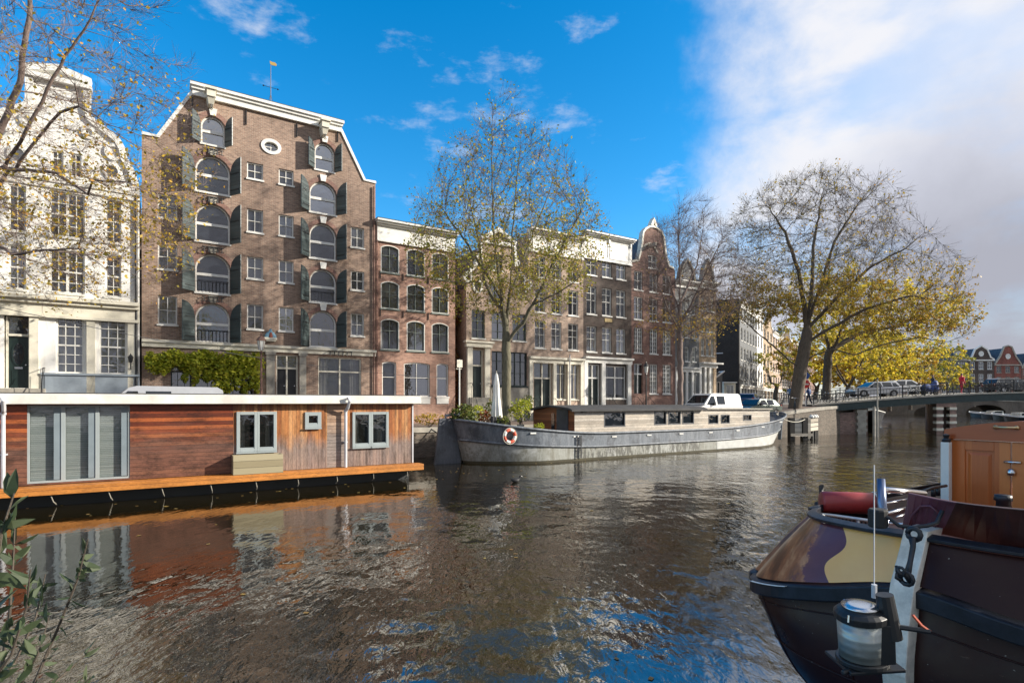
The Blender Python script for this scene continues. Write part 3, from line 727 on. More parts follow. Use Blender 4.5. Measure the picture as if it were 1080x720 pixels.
# ---- F: dark brick ---------------------------------------------------------
def ex(fr, o, holes):
    d = wins(fr, o, [(618,632.8)], [(384,432)], holes); w = wins(fr, o, [(638.5,660)], [(386,420)], holes); return d, w
fr, hf, w, top, res, gl = flathouse(615.2, 666, 'dark brick house with white windows and a small yellow plaque above the second row', 'b_dark', 244.5, 253.5,
    [(618.7,629),(635,645),(650,659.7)], [(271,292.5),(304,333),(345.3,371.8)], 640, ch=1.9, wk=dict(nx=2, nz=3, mid=[.5,.75]), extra=ex, brackets=0, curt=(4,0,1,4,4,4,0,2,1))
(a,b,z0,z1,k) = gl[0][0]; door(hf, a, b, z0, z1, leafs=2, transom=.30, fm='trim'); DZ = (a,b,z0)
for (a,b,z0,z1,k) in gl[1]: window(hf, a, b, z0, z1, nx=2, nz=2, mid=[.64], fm='trim', curtain=1, mw=.1)
m = MB(); zl = fr.L(640, 379)[1]; m.box(.0, w-.02, -.34, 0, zl, zl+.14); m.box(.02, w-.04, -.16, 0, zl-.32, zl)
for px in (616.8, 635.5, 662.6): x = fr.L(px, 400)[0]; m.box(x-.18, x+.18, -.17, 0, 0, zl-.32)
m.box(.02, w-.04, -.12, 0, 0, .9)
m.build('shop_front', M['trim'], hf); stoop(hf, DZ[0]-.1, DZ[1]+.6, h=.95, n=4, out=1.3)
x, z = fr.L(641.5, 337.8); m = MB(); m.box(x-.38, x+.38, -.04, 0, z-.14, z+.14); m.build('plaque', paint('plaque_yellow', (.55,.4,.16), .6, .3), hf)

# ---- G: brown neck gable ---------------------------------------------------
fr = start(666); wg_ = fr.L(712, 424)[0]
hg = fr.empty('canal_house', 'narrow brown brick house with a tall curved white-edged neck gable', 'house')
ev = fr.L(672, 278)[1]; nl = fr.L(677.3, 424)[0]; nr = fr.L(700.5, 424)[0]; cn = (nl+nr)/2; nz_ = fr.L(688, 252)[1]; pk = fr.L(688.5, 239)[1]
capp = [(cn+(nr-cn)*math.cos(t), nz_+(pk-nz_)*math.sin(t)) for t in [math.pi*i/8 for i in range(9)]]
out = [(0,-.4),(wg_,-.4),(wg_,ev),(nr+.7,ev+.2),(nr+.3,ev+.9),(nr,ev+1.8)] + capp + [(nl,ev+1.8),(nl-.3,ev+.9),(nl-.55,ev+.2),(0,ev)]
holes = []; cols = [(668.6,677.8),(685,693.6),(698.8,707.8)]
w1 = wins(fr, hg, [(683.7,693.2)], [(269,283)], holes, rise=.1)
w2 = wins(fr, hg, cols, [(288.5,308),(315,338.5),(347,373),(384,415)], holes, ref=689)
w2 = w2
shell(hg, out, holes, M['b_oxblood'], depth=11, roofmat='slate', roofpoly=[(0,ev),(cn,pk-.3),(wg_,ev)], lower=.3)
window(hg, *w1[0][:4], rise=.1, nx=2, nz=2, curtain=0)
for i, (a,b,z0,z1,k) in enumerate(w2):
    if i == 9: door(hg, a-.05, b+.1, z0-.4, z1, leafs=2, transom=.3); continue
    window(hg, a, b, z0, z1, nx=(2,2,4,4)[i//3], nz=(2,3,6,7)[i//3], curtain=(0,4,0,1,0,0,2,0,0,0,0,0)[i])
m = MB(); m.strip([(nr+1.1,ev+.12),(nr+.55,ev+.25),(nr+.2,ev+1.0),(nr+.02,ev+1.9)] + capp + [(nl-.02,ev+1.9),(nl-.2,ev+1.0),(nl-.5,ev+.25),(0,ev+.1)], .15, -.10, .32)
m.strip([(cn-.25,pk+.05),(cn-.12,pk+.35),(cn,pk+.62),(cn+.12,pk+.35),(cn+.25,pk+.05)], .22, -.12, .3)
m.build('gable_edging', M['cream'], hg)
x, z = fr.L(688, 259, -.3); m = MB(); m.box(x-.12, x+.12, -.7, 0, z-.1, z+.18); m.strip([(x-.9,z-.45),(x-.5,z+.05),(x,z+.25),(x+.5,z+.05),(x+.9,z-.45)], .18, -.08, 0); m.build('hoist_beam', M['stone'], hg)
stoop(hg, w2[9][0]-.1, w2[9][1]+.3, h=.8, n=4, out=1.2)

# ---- H, I: grey-blue and sand houses at the end ----------------------------
def ex(fr, o, holes): return wins(fr, o, [(714.5,718),(719.6,723.4),(725,729),(731,734.5)], [(395,426)], holes, ref=725)
fr, hh, w, top, res, gl = flathouse(712, 737.3, 'grey painted narrow house with a white shop front behind the bare tree', 'greyfac', 295, 299,
    [(715.5,719.5),(722.3,726.8),(730,734)], [(316,331),(343,356),(366,381)], 725, ch=.5, wk=dict(nx=2, nz=3), extra=ex, roofmat='tile')
for (a,b,z0,z1,k) in gl: window(hh, a, b, z0, z1, nx=1, nz=2, mid=[.75], fm='trim', curtain=0, sill=False)
m = MB(); zl = fr.L(725, 389)[1]; m.box(0, w-.02, -.3, 0, zl, zl+.14); m.box(.02, w-.04, -.14, 0, zl-.28, zl)
for q in gl: m.box(q[0]-.3, q[0]-.04, -.14, 0, 0, zl-.28)
m.build('shop_front', M['trim'], hh)
def ex(fr, o, holes): return wins(fr, o, [(739.2,742.8),(744.2,747.8),(749.2,752.8)], [(388,418)], holes, ref=746)
fr, hi, w, top, res, gl = flathouse(737.3, 755.5, 'sand coloured corner house with three tall white ground floor windows', 'b_sand', 296, 300,
    [(739.5,743),(744.6,748),(749.6,753)], [(312,328),(336,350),(357,375)], 746, ch=.5, wk=dict(nx=2, nz=3), extra=ex)
for (a,b,z0,z1,k) in gl: window(hi, a, b, z0, z1, nx=2, nz=4, fm='trim', curtain=0, sill=False)
m = MB(); zl = fr.L(746, 384)[1]; m.box(0, w+.35, -.5, 0, zl, zl+.14); m.box(.02, w+.02, -.14, 0, zl-.3, zl)
for q in gl: m.box(q[0]-.28, q[0]-.04, -.14, 0, 0, zl-.3)
m.build('shop_front', M['trim'], hi)
# gable point above each
for o_, f_, px, mt, lb in ((hh, start(712), (712,737.3), 'greyfac', 0), (hi, start(737.3), (737.3,755.5), 'b_sand', 1)):
    w_ = f_.L(px[1], 424)[0]; tp = f_.L(sum(px)/2, 298)[1]
    m = MB(); m.plate([(w_*.2,tp-.3),(w_*.8,tp-.3),(w_*.72,tp+1.1),(w_*.5,tp+1.9),(w_*.28,tp+1.1)], y0=-.01, y1=.3, back=True); g = m.build('gable', M[mt], o_)
    m = MB(); m.strip([(w_*.16,tp-.1),(w_*.26,tp+1.15),(w_*.5,tp+2.0),(w_*.74,tp+1.15),(w_*.84,tp-.1)], .2, -.1, .3); m.build('gable_edging', M['stone'], g)

# ================================================================ second stretch, beyond the side street
O2 = Vector((-17.0 + .6333*73, 73.0)); F2 = Fr(O2, A2, GZ)
def f2at(Y):
    d = (Y-73)/F2.X.y; return d
def row2(Y0, Y1, label, mat, top, cols, rows, name='canal_house', gcol='trim', gable=None, ground='trim', gh=3.4, side=None):
    a = f2at(Y0); w = f2at(Y1)-a; f = F2.at(a); o = f.empty(name, label, 'house')
    holes = []; res = []; pw = w/cols
    body = top-gh-.7; rh = body/rows
    for r in range(rows):
        for c in range(cols):
            x0, x1 = pw*(c+.24), pw*(c+.76); z0 = gh+.5+rh*r+.15*rh; z1 = z0+rh*.66
            holes.append([(x0,z0),(x1,z0),(x1,z1),(x0,z1)]); res.append((x0,x1,z0,z1))
    gg = []
    for c in range(cols):
        x0, x1 = pw*(c+.14), pw*(c+.86); holes.append([(x0,.7),(x1,.7),(x1,gh-.3),(x0,gh-.3)]); gg.append((x0,x1,.7,gh-.3))
    if gable:
        cx = w/2; gw = w*.3
        outl = [(0,-.4),(w,-.4),(w,top),(cx+gw,top+.5),(cx+gw*.8,top+gable*.7),(cx,top+gable),(cx-gw*.8,top+gable*.7),(cx-gw,top+.5),(0,top)]
    else: outl = [(0,-.4),(w,-.4),(w,top),(0,top)]
    shell(o, outl, holes, M[mat], depth=14, roofmat='slate', roofpoly=[(0,top),(w/2,top+(gable or 1.6)-.2),(w,top)], lower=.25)
    for q in res: window(o, *q, nx=2, nz=3, fm=gcol, curtain=random.choice((0,0,1,4)))
    for k, q in enumerate(gg): window(o, *q, nx=2, nz=2, mid=[.7], fm=ground, sill=False, curtain=0, mw=.07)
    m = MB(); m.box(0, w-.02, -.22, 0, gh, gh+.2); m.box(.02, w-.04, -.1, 0, gh-.3, gh)
    for c in range(cols+1): x = min(max(pw*c, .13), w-.15); m.box(x-.12, x+.12, -.12, 0, 0, gh-.3)
    m.build('shop_front', M[ground], o)
    if gable: 
        m = MB(); m.strip(outl[2:], .22, -.12, .3); m.build('gable_edging', M['trim'], o)
    else: cornice(o, .03, w-.03, top+.2, h=.8, proj=.4)
    return f, o, w
f, j1, w = row2(73, 84, 'dark grey corner building with a windowless black side wall and many white-framed windows', 'greyfac', 14.2, 6, 4, gcol='trim')
m = MB(); m.box(-.35, 0, .02, 14, -.4, 14.6); m.build('side_wall', M['b_black'], j1)
m = MB(); m.box(-.42, -.352, 2.0, 8, 7.6, 7.72); m.build('wall_pipe', M['zinc'], j1)
row2(84, 88.5, 'narrow bright white house in the middle of the far row', 'white', 14.5, 2, 4, gable=2.6)
row2(88.5, 97, 'cream neck-gabled house right of the narrow white one in the far row', 'b_sand', 13.5, 3, 4, gable=2.4)
row2(97, 107, 'pinkish brick house with a flat cornice in the far row', 'b_ochre', 13.2, 4, 4)
row2(107, 119, 'dark brown brick house in the far row next to the big leaning tree', 'b_dark', 14, 4, 4, gable=2.2)
row2(119, 132, 'red brick house in the far row seen just left of the big trunk', 'b_red', 14.5, 4, 4)
row2(132, 170, 'long reddish building at the far end of the row behind the yellow leaves', 'b_oxblood', 14.5, 10, 4)
# little lean-to and glazed hoarding against the black wall
x, _ = F2.L(760, 400, 0)
# ================================================================ ground, quays, water
QV = -6.5
def q1(Y): return -49.6 + 1.5833*Y          # quay edge along the first row
def q2(Y): return -.65 + .6333*Y            # quay edge along the second row
CX, CY = 32.05, 51.55
def gh(x, y):
    d = math.hypot(x-28.5, y-54.5); t = max(0, min(1, 1-d/22)); t = t*t*(3-2*t)
    return GZ + 1.15*t
def deckz(x):
    t = max(0, min(1, (x-25.5)/21.5)) if x < 47 else max(0, min(1, (68.5-x)/21.5))
    return 2.52 + 1.16*math.sin(t*math.pi/2)
def street_mat():
    m, t, p = nt('street_bricks'); b = N(t, 'ShaderNodeTexBrick'); t.links.new(tco(t, 'Object'), b.inputs['Vector']); b.inputs['Scale'].default_value = 1
    b.inputs['Brick Width'].default_value = .2; b.inputs['Row Height'].default_value = .1; b.inputs['Mortar Size'].default_value = .008
    b.inputs['Color1'].default_value = (.15,.105,.085,1); b.inputs['Color2'].default_value = (.21,.15,.12,1); b.inputs['Mortar'].default_value = (.16,.14,.12,1)
    n = noise(t, tco(t), .6, 8, .7); t.links.new(mixc(t, 1, b.outputs['Color'], ramp(t, n, [(.35,(.6,.6,.6)),(.65,(1.2,1.18,1.1))]), 'MULTIPLY'), p.inputs['Base Color'])
    p.inputs['Roughness'].default_value = .85; return m
def land(name, x0, x1, y0, y1, step, cuts, hf, mat):
    bm = bmesh.new(); nx = int((x1-x0)/step)+1; ny = int((y1-y0)/step)+1
    g = [[bm.verts.new((x0+(x1-x0)*i/(nx-1), y0+(y1-y0)*j/(ny-1), 0)) for i in range(nx)] for j in range(ny)]
    for j in range(ny-1):
        for i in range(nx-1): bm.faces.new((g[j][i], g[j][i+1], g[j+1][i+1], g[j+1][i]))
    for co, no in cuts:
        bmesh.ops.bisect_plane(bm, geom=bm.verts[:]+bm.edges[:]+bm.faces[:], plane_co=co, plane_no=no, clear_outer=True)
    for v in bm.verts: v.co.z = hf(v.co.x, v.co.y)
    me = bpy.data.meshes.new(name); bm.to_mesh(me); bm.free(); me.materials.append(mat)
    o = bpy.data.objects.new(name, me); COL.objects.link(o); return o
cuts = [((q1(20), 20, 0), (.534, -.8455, 0)), ((q2(60), 60, 0), (.845, -.535, 0))]
st = land('street', -75, 95, -8, 165, 2.0, cuts, gh, street_mat()); tag(st, kind='structure')
far = land('far_ground', -400, 900, 165, 900, 60, [], lambda x, y: 1.4, paint('far_land', (.09,.085,.07), .9, .4)); tag(far, kind='structure')
# quay walls with a stone coping
def quay(name, pts, label, mat='b_quay', inward=(0,1), hf=gh, t=.5):
    o = empty(name, (pts[0][0], pts[0][1], 0), 0, label, 'quay wall'); o0 = Vector((pts[0][0], pts[0][1], 0))
    iw = Vector((inward[0], inward[1], 0))
    m = MB(); c = MB()
    for i in range(len(pts)-1):
        a = Vector((pts[i][0], pts[i][1], 0))-o0; b = Vector((pts[i+1][0], pts[i+1][1], 0))-o0; ha = hf(*pts[i]); hb_ = hf(*pts[i+1])
        m.hexa([a+Vector((0,0,-1)), b+Vector((0,0,-1)), b+iw*t+Vector((0,0,-1)), a+iw*t+Vector((0,0,-1))], [a+Vector((0,0,ha-.22)), b+Vector((0,0,hb_-.22)), b+iw*t+Vector((0,0,hb_-.22)), a+iw*t+Vector((0,0,ha-.22))])
        e = -iw*.06
        c.hexa([a+e+Vector((0,0,ha-.215)), b+e+Vector((0,0,hb_-.215)), b+iw*t+Vector((0,0,hb_-.215)), a+iw*t+Vector((0,0,ha-.215))], [a+e+Vector((0,0,ha+.03)), b+e+Vector((0,0,hb_+.03)), b+iw*t+Vector((0,0,hb_+.03)), a+iw*t+Vector((0,0,ha+.03))])
    m.build('wall', M[mat], o); c.build('coping', M['stone'], o); return o
p0 = ROW.W(20, QV); n = 26
pts = [(p0[0]+(CX-p0[0])*i/n, p0[1]+(CY-p0[1])*i/n) for i in range(n+1)]
quay('quay_wall', pts, 'brick quay wall with stone coping behind the houseboat and the grey barge', 'b_mossy', (-.534,.8455))
pts = [(q2(y), y) for y in (51.6, 54, 58, 62, 70, 90, 120, 165)]
quay('quay_wall', pts, 'brick quay wall running away under and beyond the bridge on the left bank', 'b_quay', (-.845,.535))

def watermat():
    m, t, p = nt('canal_water'); p.inputs['Base Color'].default_value = (.013,.010,.004,1); p.inputs['Roughness'].default_value = .008; p.inputs['IOR'].default_value = 3.0
    c = tco(t, 'Object')
    n0 = noise(t, tco(t, 'Object', (1,.8,1)), .42, 2, .5)
    mp = N(t, 'ShaderNodeMapping'); mp.inputs['Rotation'].default_value = (0,0,R(14)); mp.inputs['Scale'].default_value = (1.3,.56,1); t.links.new(c, mp.inputs['Vector'])
    n1 = N(t, 'ShaderNodeTexNoise'); n1.inputs['Scale'].default_value = 1.5; n1.inputs['Detail'].default_value = 2; n1.inputs['Roughness'].default_value = .5; n1.inputs['Distortion'].default_value = .6; t.links.new(mp.outputs[0], n1.inputs['Vector'])
    n2 = N(t, 'ShaderNodeTexNoise'); n2.inputs['Scale'].default_value = 5.6; n2.inputs['Detail'].default_value = 3; n2.inputs['Distortion'].default_value = .4; t.links.new(mp.outputs[0], n2.inputs['Vector'])
    # calm and ruffled patches
    pn = noise(t, c, .17, 4, .6)
    pf = N(t, 'ShaderNodeMapRange'); t.links.new(pn, pf.inputs['Value']); pf.inputs['From Min'].default_value = .36; pf.inputs['From Max'].default_value = .60; pf.inputs['To Min'].default_value = .30; pf.inputs['To Max'].default_value = 1.0
    # sheltered water close along the houseboat
    sp = t.nodes.new('ShaderNodeSeparateXYZ'); t.links.new(c, sp.inputs[0])
    vy = N(t, 'ShaderNodeVectorMath', operation='DOT_PRODUCT'); t.links.new(c, vy.inputs[0]); vy.inputs[1].default_value = (-.534-.9,.8455,0)   # calmer towards the houseboat
    sh = N(t, 'ShaderNodeMapRange'); t.links.new(vy.outputs['Value'], sh.inputs['Value']); sh.inputs['From Min'].default_value = 20.0; sh.inputs['From Max'].default_value = 13.5; sh.inputs['To Min'].default_value = .20; sh.inputs['To Max'].default_value = 1.0
    mm = N(t, 'ShaderNodeMath', operation='MULTIPLY'); t.links.new(pf.outputs[0], mm.inputs[0]); t.links.new(sh.outputs[0], mm.inputs[1])
    a = N(t, 'ShaderNodeMath', operation='MULTIPLY'); t.links.new(n1.outputs['Fac'], a.inputs[0]); a.inputs[1].default_value = 1.25
    b = N(t, 'ShaderNodeMath', operation='MULTIPLY'); t.links.new(n2.outputs['Fac'], b.inputs[0]); b.inputs[1].default_value = .75
    s0 = N(t, 'ShaderNodeMath', operation='ADD'); t.links.new(a.outputs[0], s0.inputs[0]); t.links.new(b.outputs[0], s0.inputs[1])
    s = N(t, 'ShaderNodeMath', operation='MULTIPLY_ADD'); t.links.new(n0, s.inputs[0]); s.inputs[1].default_value = 2.2; t.links.new(s0.outputs[0], s.inputs[2])
    h = N(t, 'ShaderNodeMath', operation='MULTIPLY'); t.links.new(s.outputs[0], h.inputs[0]); t.links.new(mm.outputs[0], h.inputs[1])
    bp = N(t, 'ShaderNodeBump'); bp.inputs['Strength'].default_value = 1.0; bp.inputs['Distance'].default_value = WAVE; t.links.new(h.outputs[0], bp.inputs['Height']); t.links.new(bp.outputs[0], p.inputs['Normal'])
    return m
WAVE = .027
wm = MB(); wm.add([(-1500,-200,0),(1500,-200,0),(1500,2500,0),(-1500,2500,0)], [(0,1,2,3)])
wo = wm.build('canal_water', watermat()); tag(wo, kind='structure')
bed = MB(); bed.add([(-1500,-200,-2.5),(1500,-200,-2.5),(1500,2500,-2.5),(-1500,2500,-2.5)], [(0,1,2,3)]); tag(bed.build('canal_bed', paint('mud', (.03,.028,.02), .9, .3)), kind='structure')
# the quay the photographer stands on
nq = MB(); ex_ = .30
def dn(u, v): return (.8455*u - .534*v, .534*u + .8455*v)
P4 = [dn(-40, ex_), dn(60, ex_), dn(60, -12), dn(-40, -12)]
nq.hexa([(x, y, -1) for x, y in P4][::-1], [(x, y, 1.38) for x, y in P4][::-1]); tag(nq.build('near_quay', M['stone']), kind='structure')
# floating leaves
lv = MB()
for i in range(520):
    u = random.uniform(-14, 46); v = random.uniform(2, 26) if random.random() < .5 else random.uniform(17, 21.2); x, y = dn(u, v); a = random.uniform(0, 6.3); s_ = random.uniform(.03,.06)
    lv.add([(x+s_*math.cos(a+q), y+s_*math.sin(a+q)*1.0, .008) for q in (0,1.2,3.1,4.4)], [(0,1,2,3)])
tag(lv.build('floating_leaves', leafmat('floating_leaf', [(0,(.30,.20,.05)),(.6,(.22,.13,.05)),(1,(.42,.33,.10))], .1)), 'fallen yellow and brown leaves floating scattered on the canal', 'leaves', kind='stuff')

# ================================================================ houseboat
HB = Fr(ROW.W(0, -13.8)[:2], A1, 0.0)
hx0 = HB.L(-90, 424)[0]; hx1 = HB.L(434.5, 424)[0]
M['hb_h'] = planks('cedar_boards_red', [(.09,.018,.007),(.20,.038,.011),(.32,.070,.018),(.44,.13,.036)], axis=2, pw=.115, weather=(.17,.105,.08), wz=(.6,2.4), gap=.07, wstr=.75, stain=.62)
M['hb_v'] = planks('cedar_boards_orange', [(.22,.07,.022),(.38,.135,.042),(.50,.21,.07),(.60,.31,.13)], axis=0, pw=.115, weather=(.33,.28,.26), wz=(.6,1.9), gap=.07, wstr=.85, stain=.6)
M['hb_g'] = planks('cedar_boards_grey', [(.32,.20,.13),(.46,.30,.20),(.56,.38,.26)], axis=2, pw=.115, weather=(.34,.31,.30), wz=(.6,2.4), gap=.07, wstr=.8, stain=.4)
M['deck'] = planks('deck_edge', [(.36,.105,.018),(.50,.17,.03),(.60,.24,.05)], axis=2, pw=.16, weather=(.3,.18,.08), gap=.05, rough=.5, stain=.3)
houseboat = HB.empty('houseboat', 'long cedar clad houseboat with a flat white edged roof on the left', 'houseboat', x=hx0)
B = HB.at(hx0)
def hX(px, v=0): return HB.L(px, 424, v)[0]-hx0
def hZ(px, py, v=0): return HB.L(px, py, v)[1]
Lh = hx1-hx0
xs = [0, hX(137.5), hX(254.5), hX(364-14), hX(371), Lh]
zb, zt = .58, 2.72
wn = [(hX(28.5), hX(137), .63, hZ(80,427.0)), (hX(250), hX(291), hZ(270,475), hZ(270,434.6)), (hX(322), hX(338), hZ(330,450), hZ(330,435)), (hX(372), hX(409), hZ(390,470), hZ(390,434.8))]
def wallseg(a, b, mat):
    m = MB(); hs_ = [[(q[0],q[2]),(q[1],q[2]),(q[1],q[3]),(q[0],q[3])] for q in wn if q[0] >= a-.02 and q[1] <= b+.02]
    m.plate([(a,zb),(b,zb),(b,zt),(a,zt)], hs_, y0=0, y1=.2, reveal=.12); m.build('cladding', M[mat], houseboat)
h1 = hX(246)
segs = [(0, h1, 'hb_h'), (h1, hX(345), 'hb_v'), (hX(345), hX(366.5), 'hb_g'), (hX(366.5), Lh, 'hb_v')]
# window two straddles nothing: it sits wholly in the upright boards
for a, b, mt in segs: wallseg(a, b, mt)
m = MB(); m.box(Lh-.02, Lh, .2, 5.3, zb, zt); m.box(0, Lh, 5.3, 5.32, zb, zt); m.build('rear_cladding', M['hb_v'], houseboat)
m = MB(); m.box(Lh, Lh+.05, -.02, .06, zb, zt); m.build('corner_trim', M['zinc'], houseboat)
m = MB(); m.box(-.1, Lh+.22, -.30, 5.6, 2.70, 2.97); m.build('fascia', M['fascia'], houseboat, bevel=.015)
m = MB(); m.box(-.1, Lh+.20, -.28, 5.58, 2.972, 3.0); m.build('roof', M['tar'], houseboat)
m = MB(); m.box(-.3, Lh+.25, -.48, .0, .36, .57); dk = m.build('deck', M['deck'], houseboat, bevel=.01)
m = MB(); m.box(0, Lh-.1, .06, 5.3, -.6, .56); m.build('hull', paint('pontoon', (.025,.028,.03), .7, .3), houseboat)
for i in range(15):
    x = Lh - .35 - i*1.22; k = MB(); k.tube([(x,-.42,.36),(x+.05,-.32,.16),(x+.08,-.0,.04)], .016, 6); k.build('bracket', M['stone'], houseboat)
M['hb_frame'] = paint('grey_window_frame', (.34,.385,.39), .4, .12)
M['blind'] = planks('window_blind', [(.31,.37,.36),(.40,.46,.445),(.46,.52,.50)], axis=2, pw=.05, weather=(.3,.3,.3), gap=.12)
M['glass_hb'] = glassmat('houseboat_glass', (.02,.022,.02), .6)
M['glass_fr'] = glassmat('blind_glass', (.02,.022,.02), .80)
a, b, z0, z1 = wn[0]
for i in range(3):
    xa = a+(b-a)*i/3; xb = a+(b-a)*(i+1)/3
    g = MB(); g.box(xa+.045, xb-.045, .08, .085, z0+.05, z1-.05); w = g.build('window', M['glass_fr'], houseboat)
    f = MB(); f.box(xa, xa+.045, .02, .12, z0, z1); f.box(xb-.045, xb-.001, .02, .12, z0, z1); f.box(xa+.045, xb-.045, .02, .12, z0, z0+.05); f.box(xa+.045, xb-.045, .02, .12, z1-.05, z1); f.build('frame', M['hb_frame'], w)
    f = MB(); f.box(xb-.20, xb-.05, .04, .078, z0+.07, z1-.07); f.build('side_panel', paint('vent_panel', (.22,.27,.30), .4, .2), w)
    f = MB(); f.box(xa+.045, xb-.045, .16, .17, z0+.05, z1-.05); f.build('blind', M['blind'], w)
for k, q in enumerate(wn[1:]):
    a, b, z0, z1 = q; np_ = 1 if k == 1 else 2
    for i in range(np_):
        xa = a+(b-a)*i/np_; xb = a+(b-a)*(i+1)/np_; t_ = .075 if k != 1 else .10
        g = MB(); g.box(xa+t_, xb-t_, .03, .035, z0+t_, z1-t_); w = g.build('window', M['glass_hb'], houseboat)
        f = MB(); f.box(xa-.02*(i==0), xa+t_, -.05, .08, z0-.02, z1+.02); f.box(xb-t_, xb+.02*(i==np_-1)-.001, -.05, .08, z0-.02, z1+.02); f.box(xa+t_, xb-t_, -.05, .08, z0-.02, z0+t_); f.box(xa+t_, xb-t_, -.05, .08, z1-t_, z1+.02)
        f.box(xa+t_, xb-t_, -.035, .02, z0+t_, z0+t_+.03); f.build('frame', M['hb_frame'], w, bevel=.008)
        f = MB(); f.box(xa-.03, xb+.02, -.10, -.05, z0-.07, z0-.022); f.build('sill', M['hb_frame'], w)
        if k != 1:
            c = MB(); pts_ = [(xa+.08+(xb-xa-.16)*(.6 if i else .4)*j/10 + (0 if i == 0 else (xb-xa)*.35), .20+.03*math.sin(j*2)) for j in range(11)]
            c.grid([[(p[0],p[1],z0) for p in pts_], [(p[0],p[1],z1) for p in pts_]]); c.build('curtain', M['curtain'], w)
m = MB(); m.box(.2, Lh-.2, 1.6, 1.62, .65, 2.7); m.build('interior_wall', M['interior'], houseboat)
for px, nm in ((363.5, 0), (4.5, 1)):
    x = hX(px); m = MB(); m.tube([(x,-.34,2.86),(x,-.42,2.90),(x+.05,-.42,2.80),(x+.03,-.24,2.55),(x,-.13,2.45)], .05, 8); m.tube([(x,-.13,2.47),(x,-.13,.58)], .048, 10)
    m.tube([(x-.0,-.13,2.43),(x,-.13,2.49)], .065, 10); m.box(x-.07, x+.07, -.13, 0, 1.4, 1.44); m.build('downpipe', M['zinc'], houseboat)
# planter box on the deck
x0, x1 = hX(246, -.45), hX(298.5, -.45)
pb = HB.empty('planter_box', 'weathered wooden planter box standing on the houseboat deck under the double window', 'planter', x=hx0+x0, y=-.47, z=.573)
m = MB(); w = x1-x0; hh_ = hZ(270,479.5,-.45)-.58
m.box(0, w, 0, .03, 0, hh_); m.box(0, w, .40, .43, 0, hh_); m.box(0, .03, .03, .40, 0, hh_); m.box(w-.03, w, .03, .40, 0, hh_); m.box(.03,w-.03,.03,.40,.0,.03)
m.build('box', planks('planter_wood', [(.24,.20,.12),(.34,.29,.18),(.40,.35,.23)], axis=2, pw=.2, gap=.05), pb)
m = MB(); m.box(.03, w-.03, .03, .40, .03, hh_-.05); m.build('soil', paint('soil', (.04,.03,.02), .9, .3), pb)

# ================================================================ long grey barge
BG = Fr(ROW.W(0, -12.0)[:2], A1, 0.0)
bu0 = BG.L(478, 424, 2.0)[0]; bu1 = BG.L(829, 424, 1.6)[0]; LB = bu1-bu0; 
barge = BG.empty('barge', 'long grey steel barge with a timber deckhouse moored below the brick houses', 'barge', x=bu0)
def bx(px, v=0.0): return BG.L(px, 424, v)[0]-bu0
HW = 2.15
def half(s, z):      # half width along length for height fraction z 0..1
    a = min(1, s/3.6); b_ = min(1, (LB-s)/5.2)
    fa = math.sqrt(max(0, 1-(1-a)**2)); fb = math.sqrt(max(0, 1-(1-b_)**2.2))**1.25
    sa = 1-(1-z)*(.42*(1-a)); sb = 1-(1-z)*(.55*(1-b_))
    return max(.03, HW*min(fa,1)*min(fb,1)*sa*sb)
def gun(s): 
    a = max(0, 1-s/7.5); b_ = max(0, 1-(LB-s)/9.5); return 1.28 + .72*a**1.7 + .80*b_**1.9
def sx(s, z):         # raked ends
    return s + (-.15*(1-z)+0 if False else 0) + (.55*(1-z)*max(0, 1-s/2.5)) - (.9*(1-z)*max(0, 1-(LB-s)/3.5))
NS = 60; sts = [LB*(.5-.5*math.cos(math.pi*i/NS)) for i in range(NS+1)]
def hullband(za, zb, name, mat, off=0.0, nn=5):
    """za,zb functions of s giving heights"""
    m = MB()
    for side in (-1, 1):
        rings = []
        for s_ in sts:
            g_ = gun(s_); r_ = []
            for j in range(nn+1):
                z = za(s_)+(zb(s_)-za(s_))*j/nn; fz = max(0, z/g_); w_ = half(s_, fz)+off
                r_.append((sx(s_, min(1,fz)), HW + side*w_, z))
            rings.append(r_)
        m.grid(rings, flip=(side > 0))
    return m.build(name, mat, barge, smooth=True)
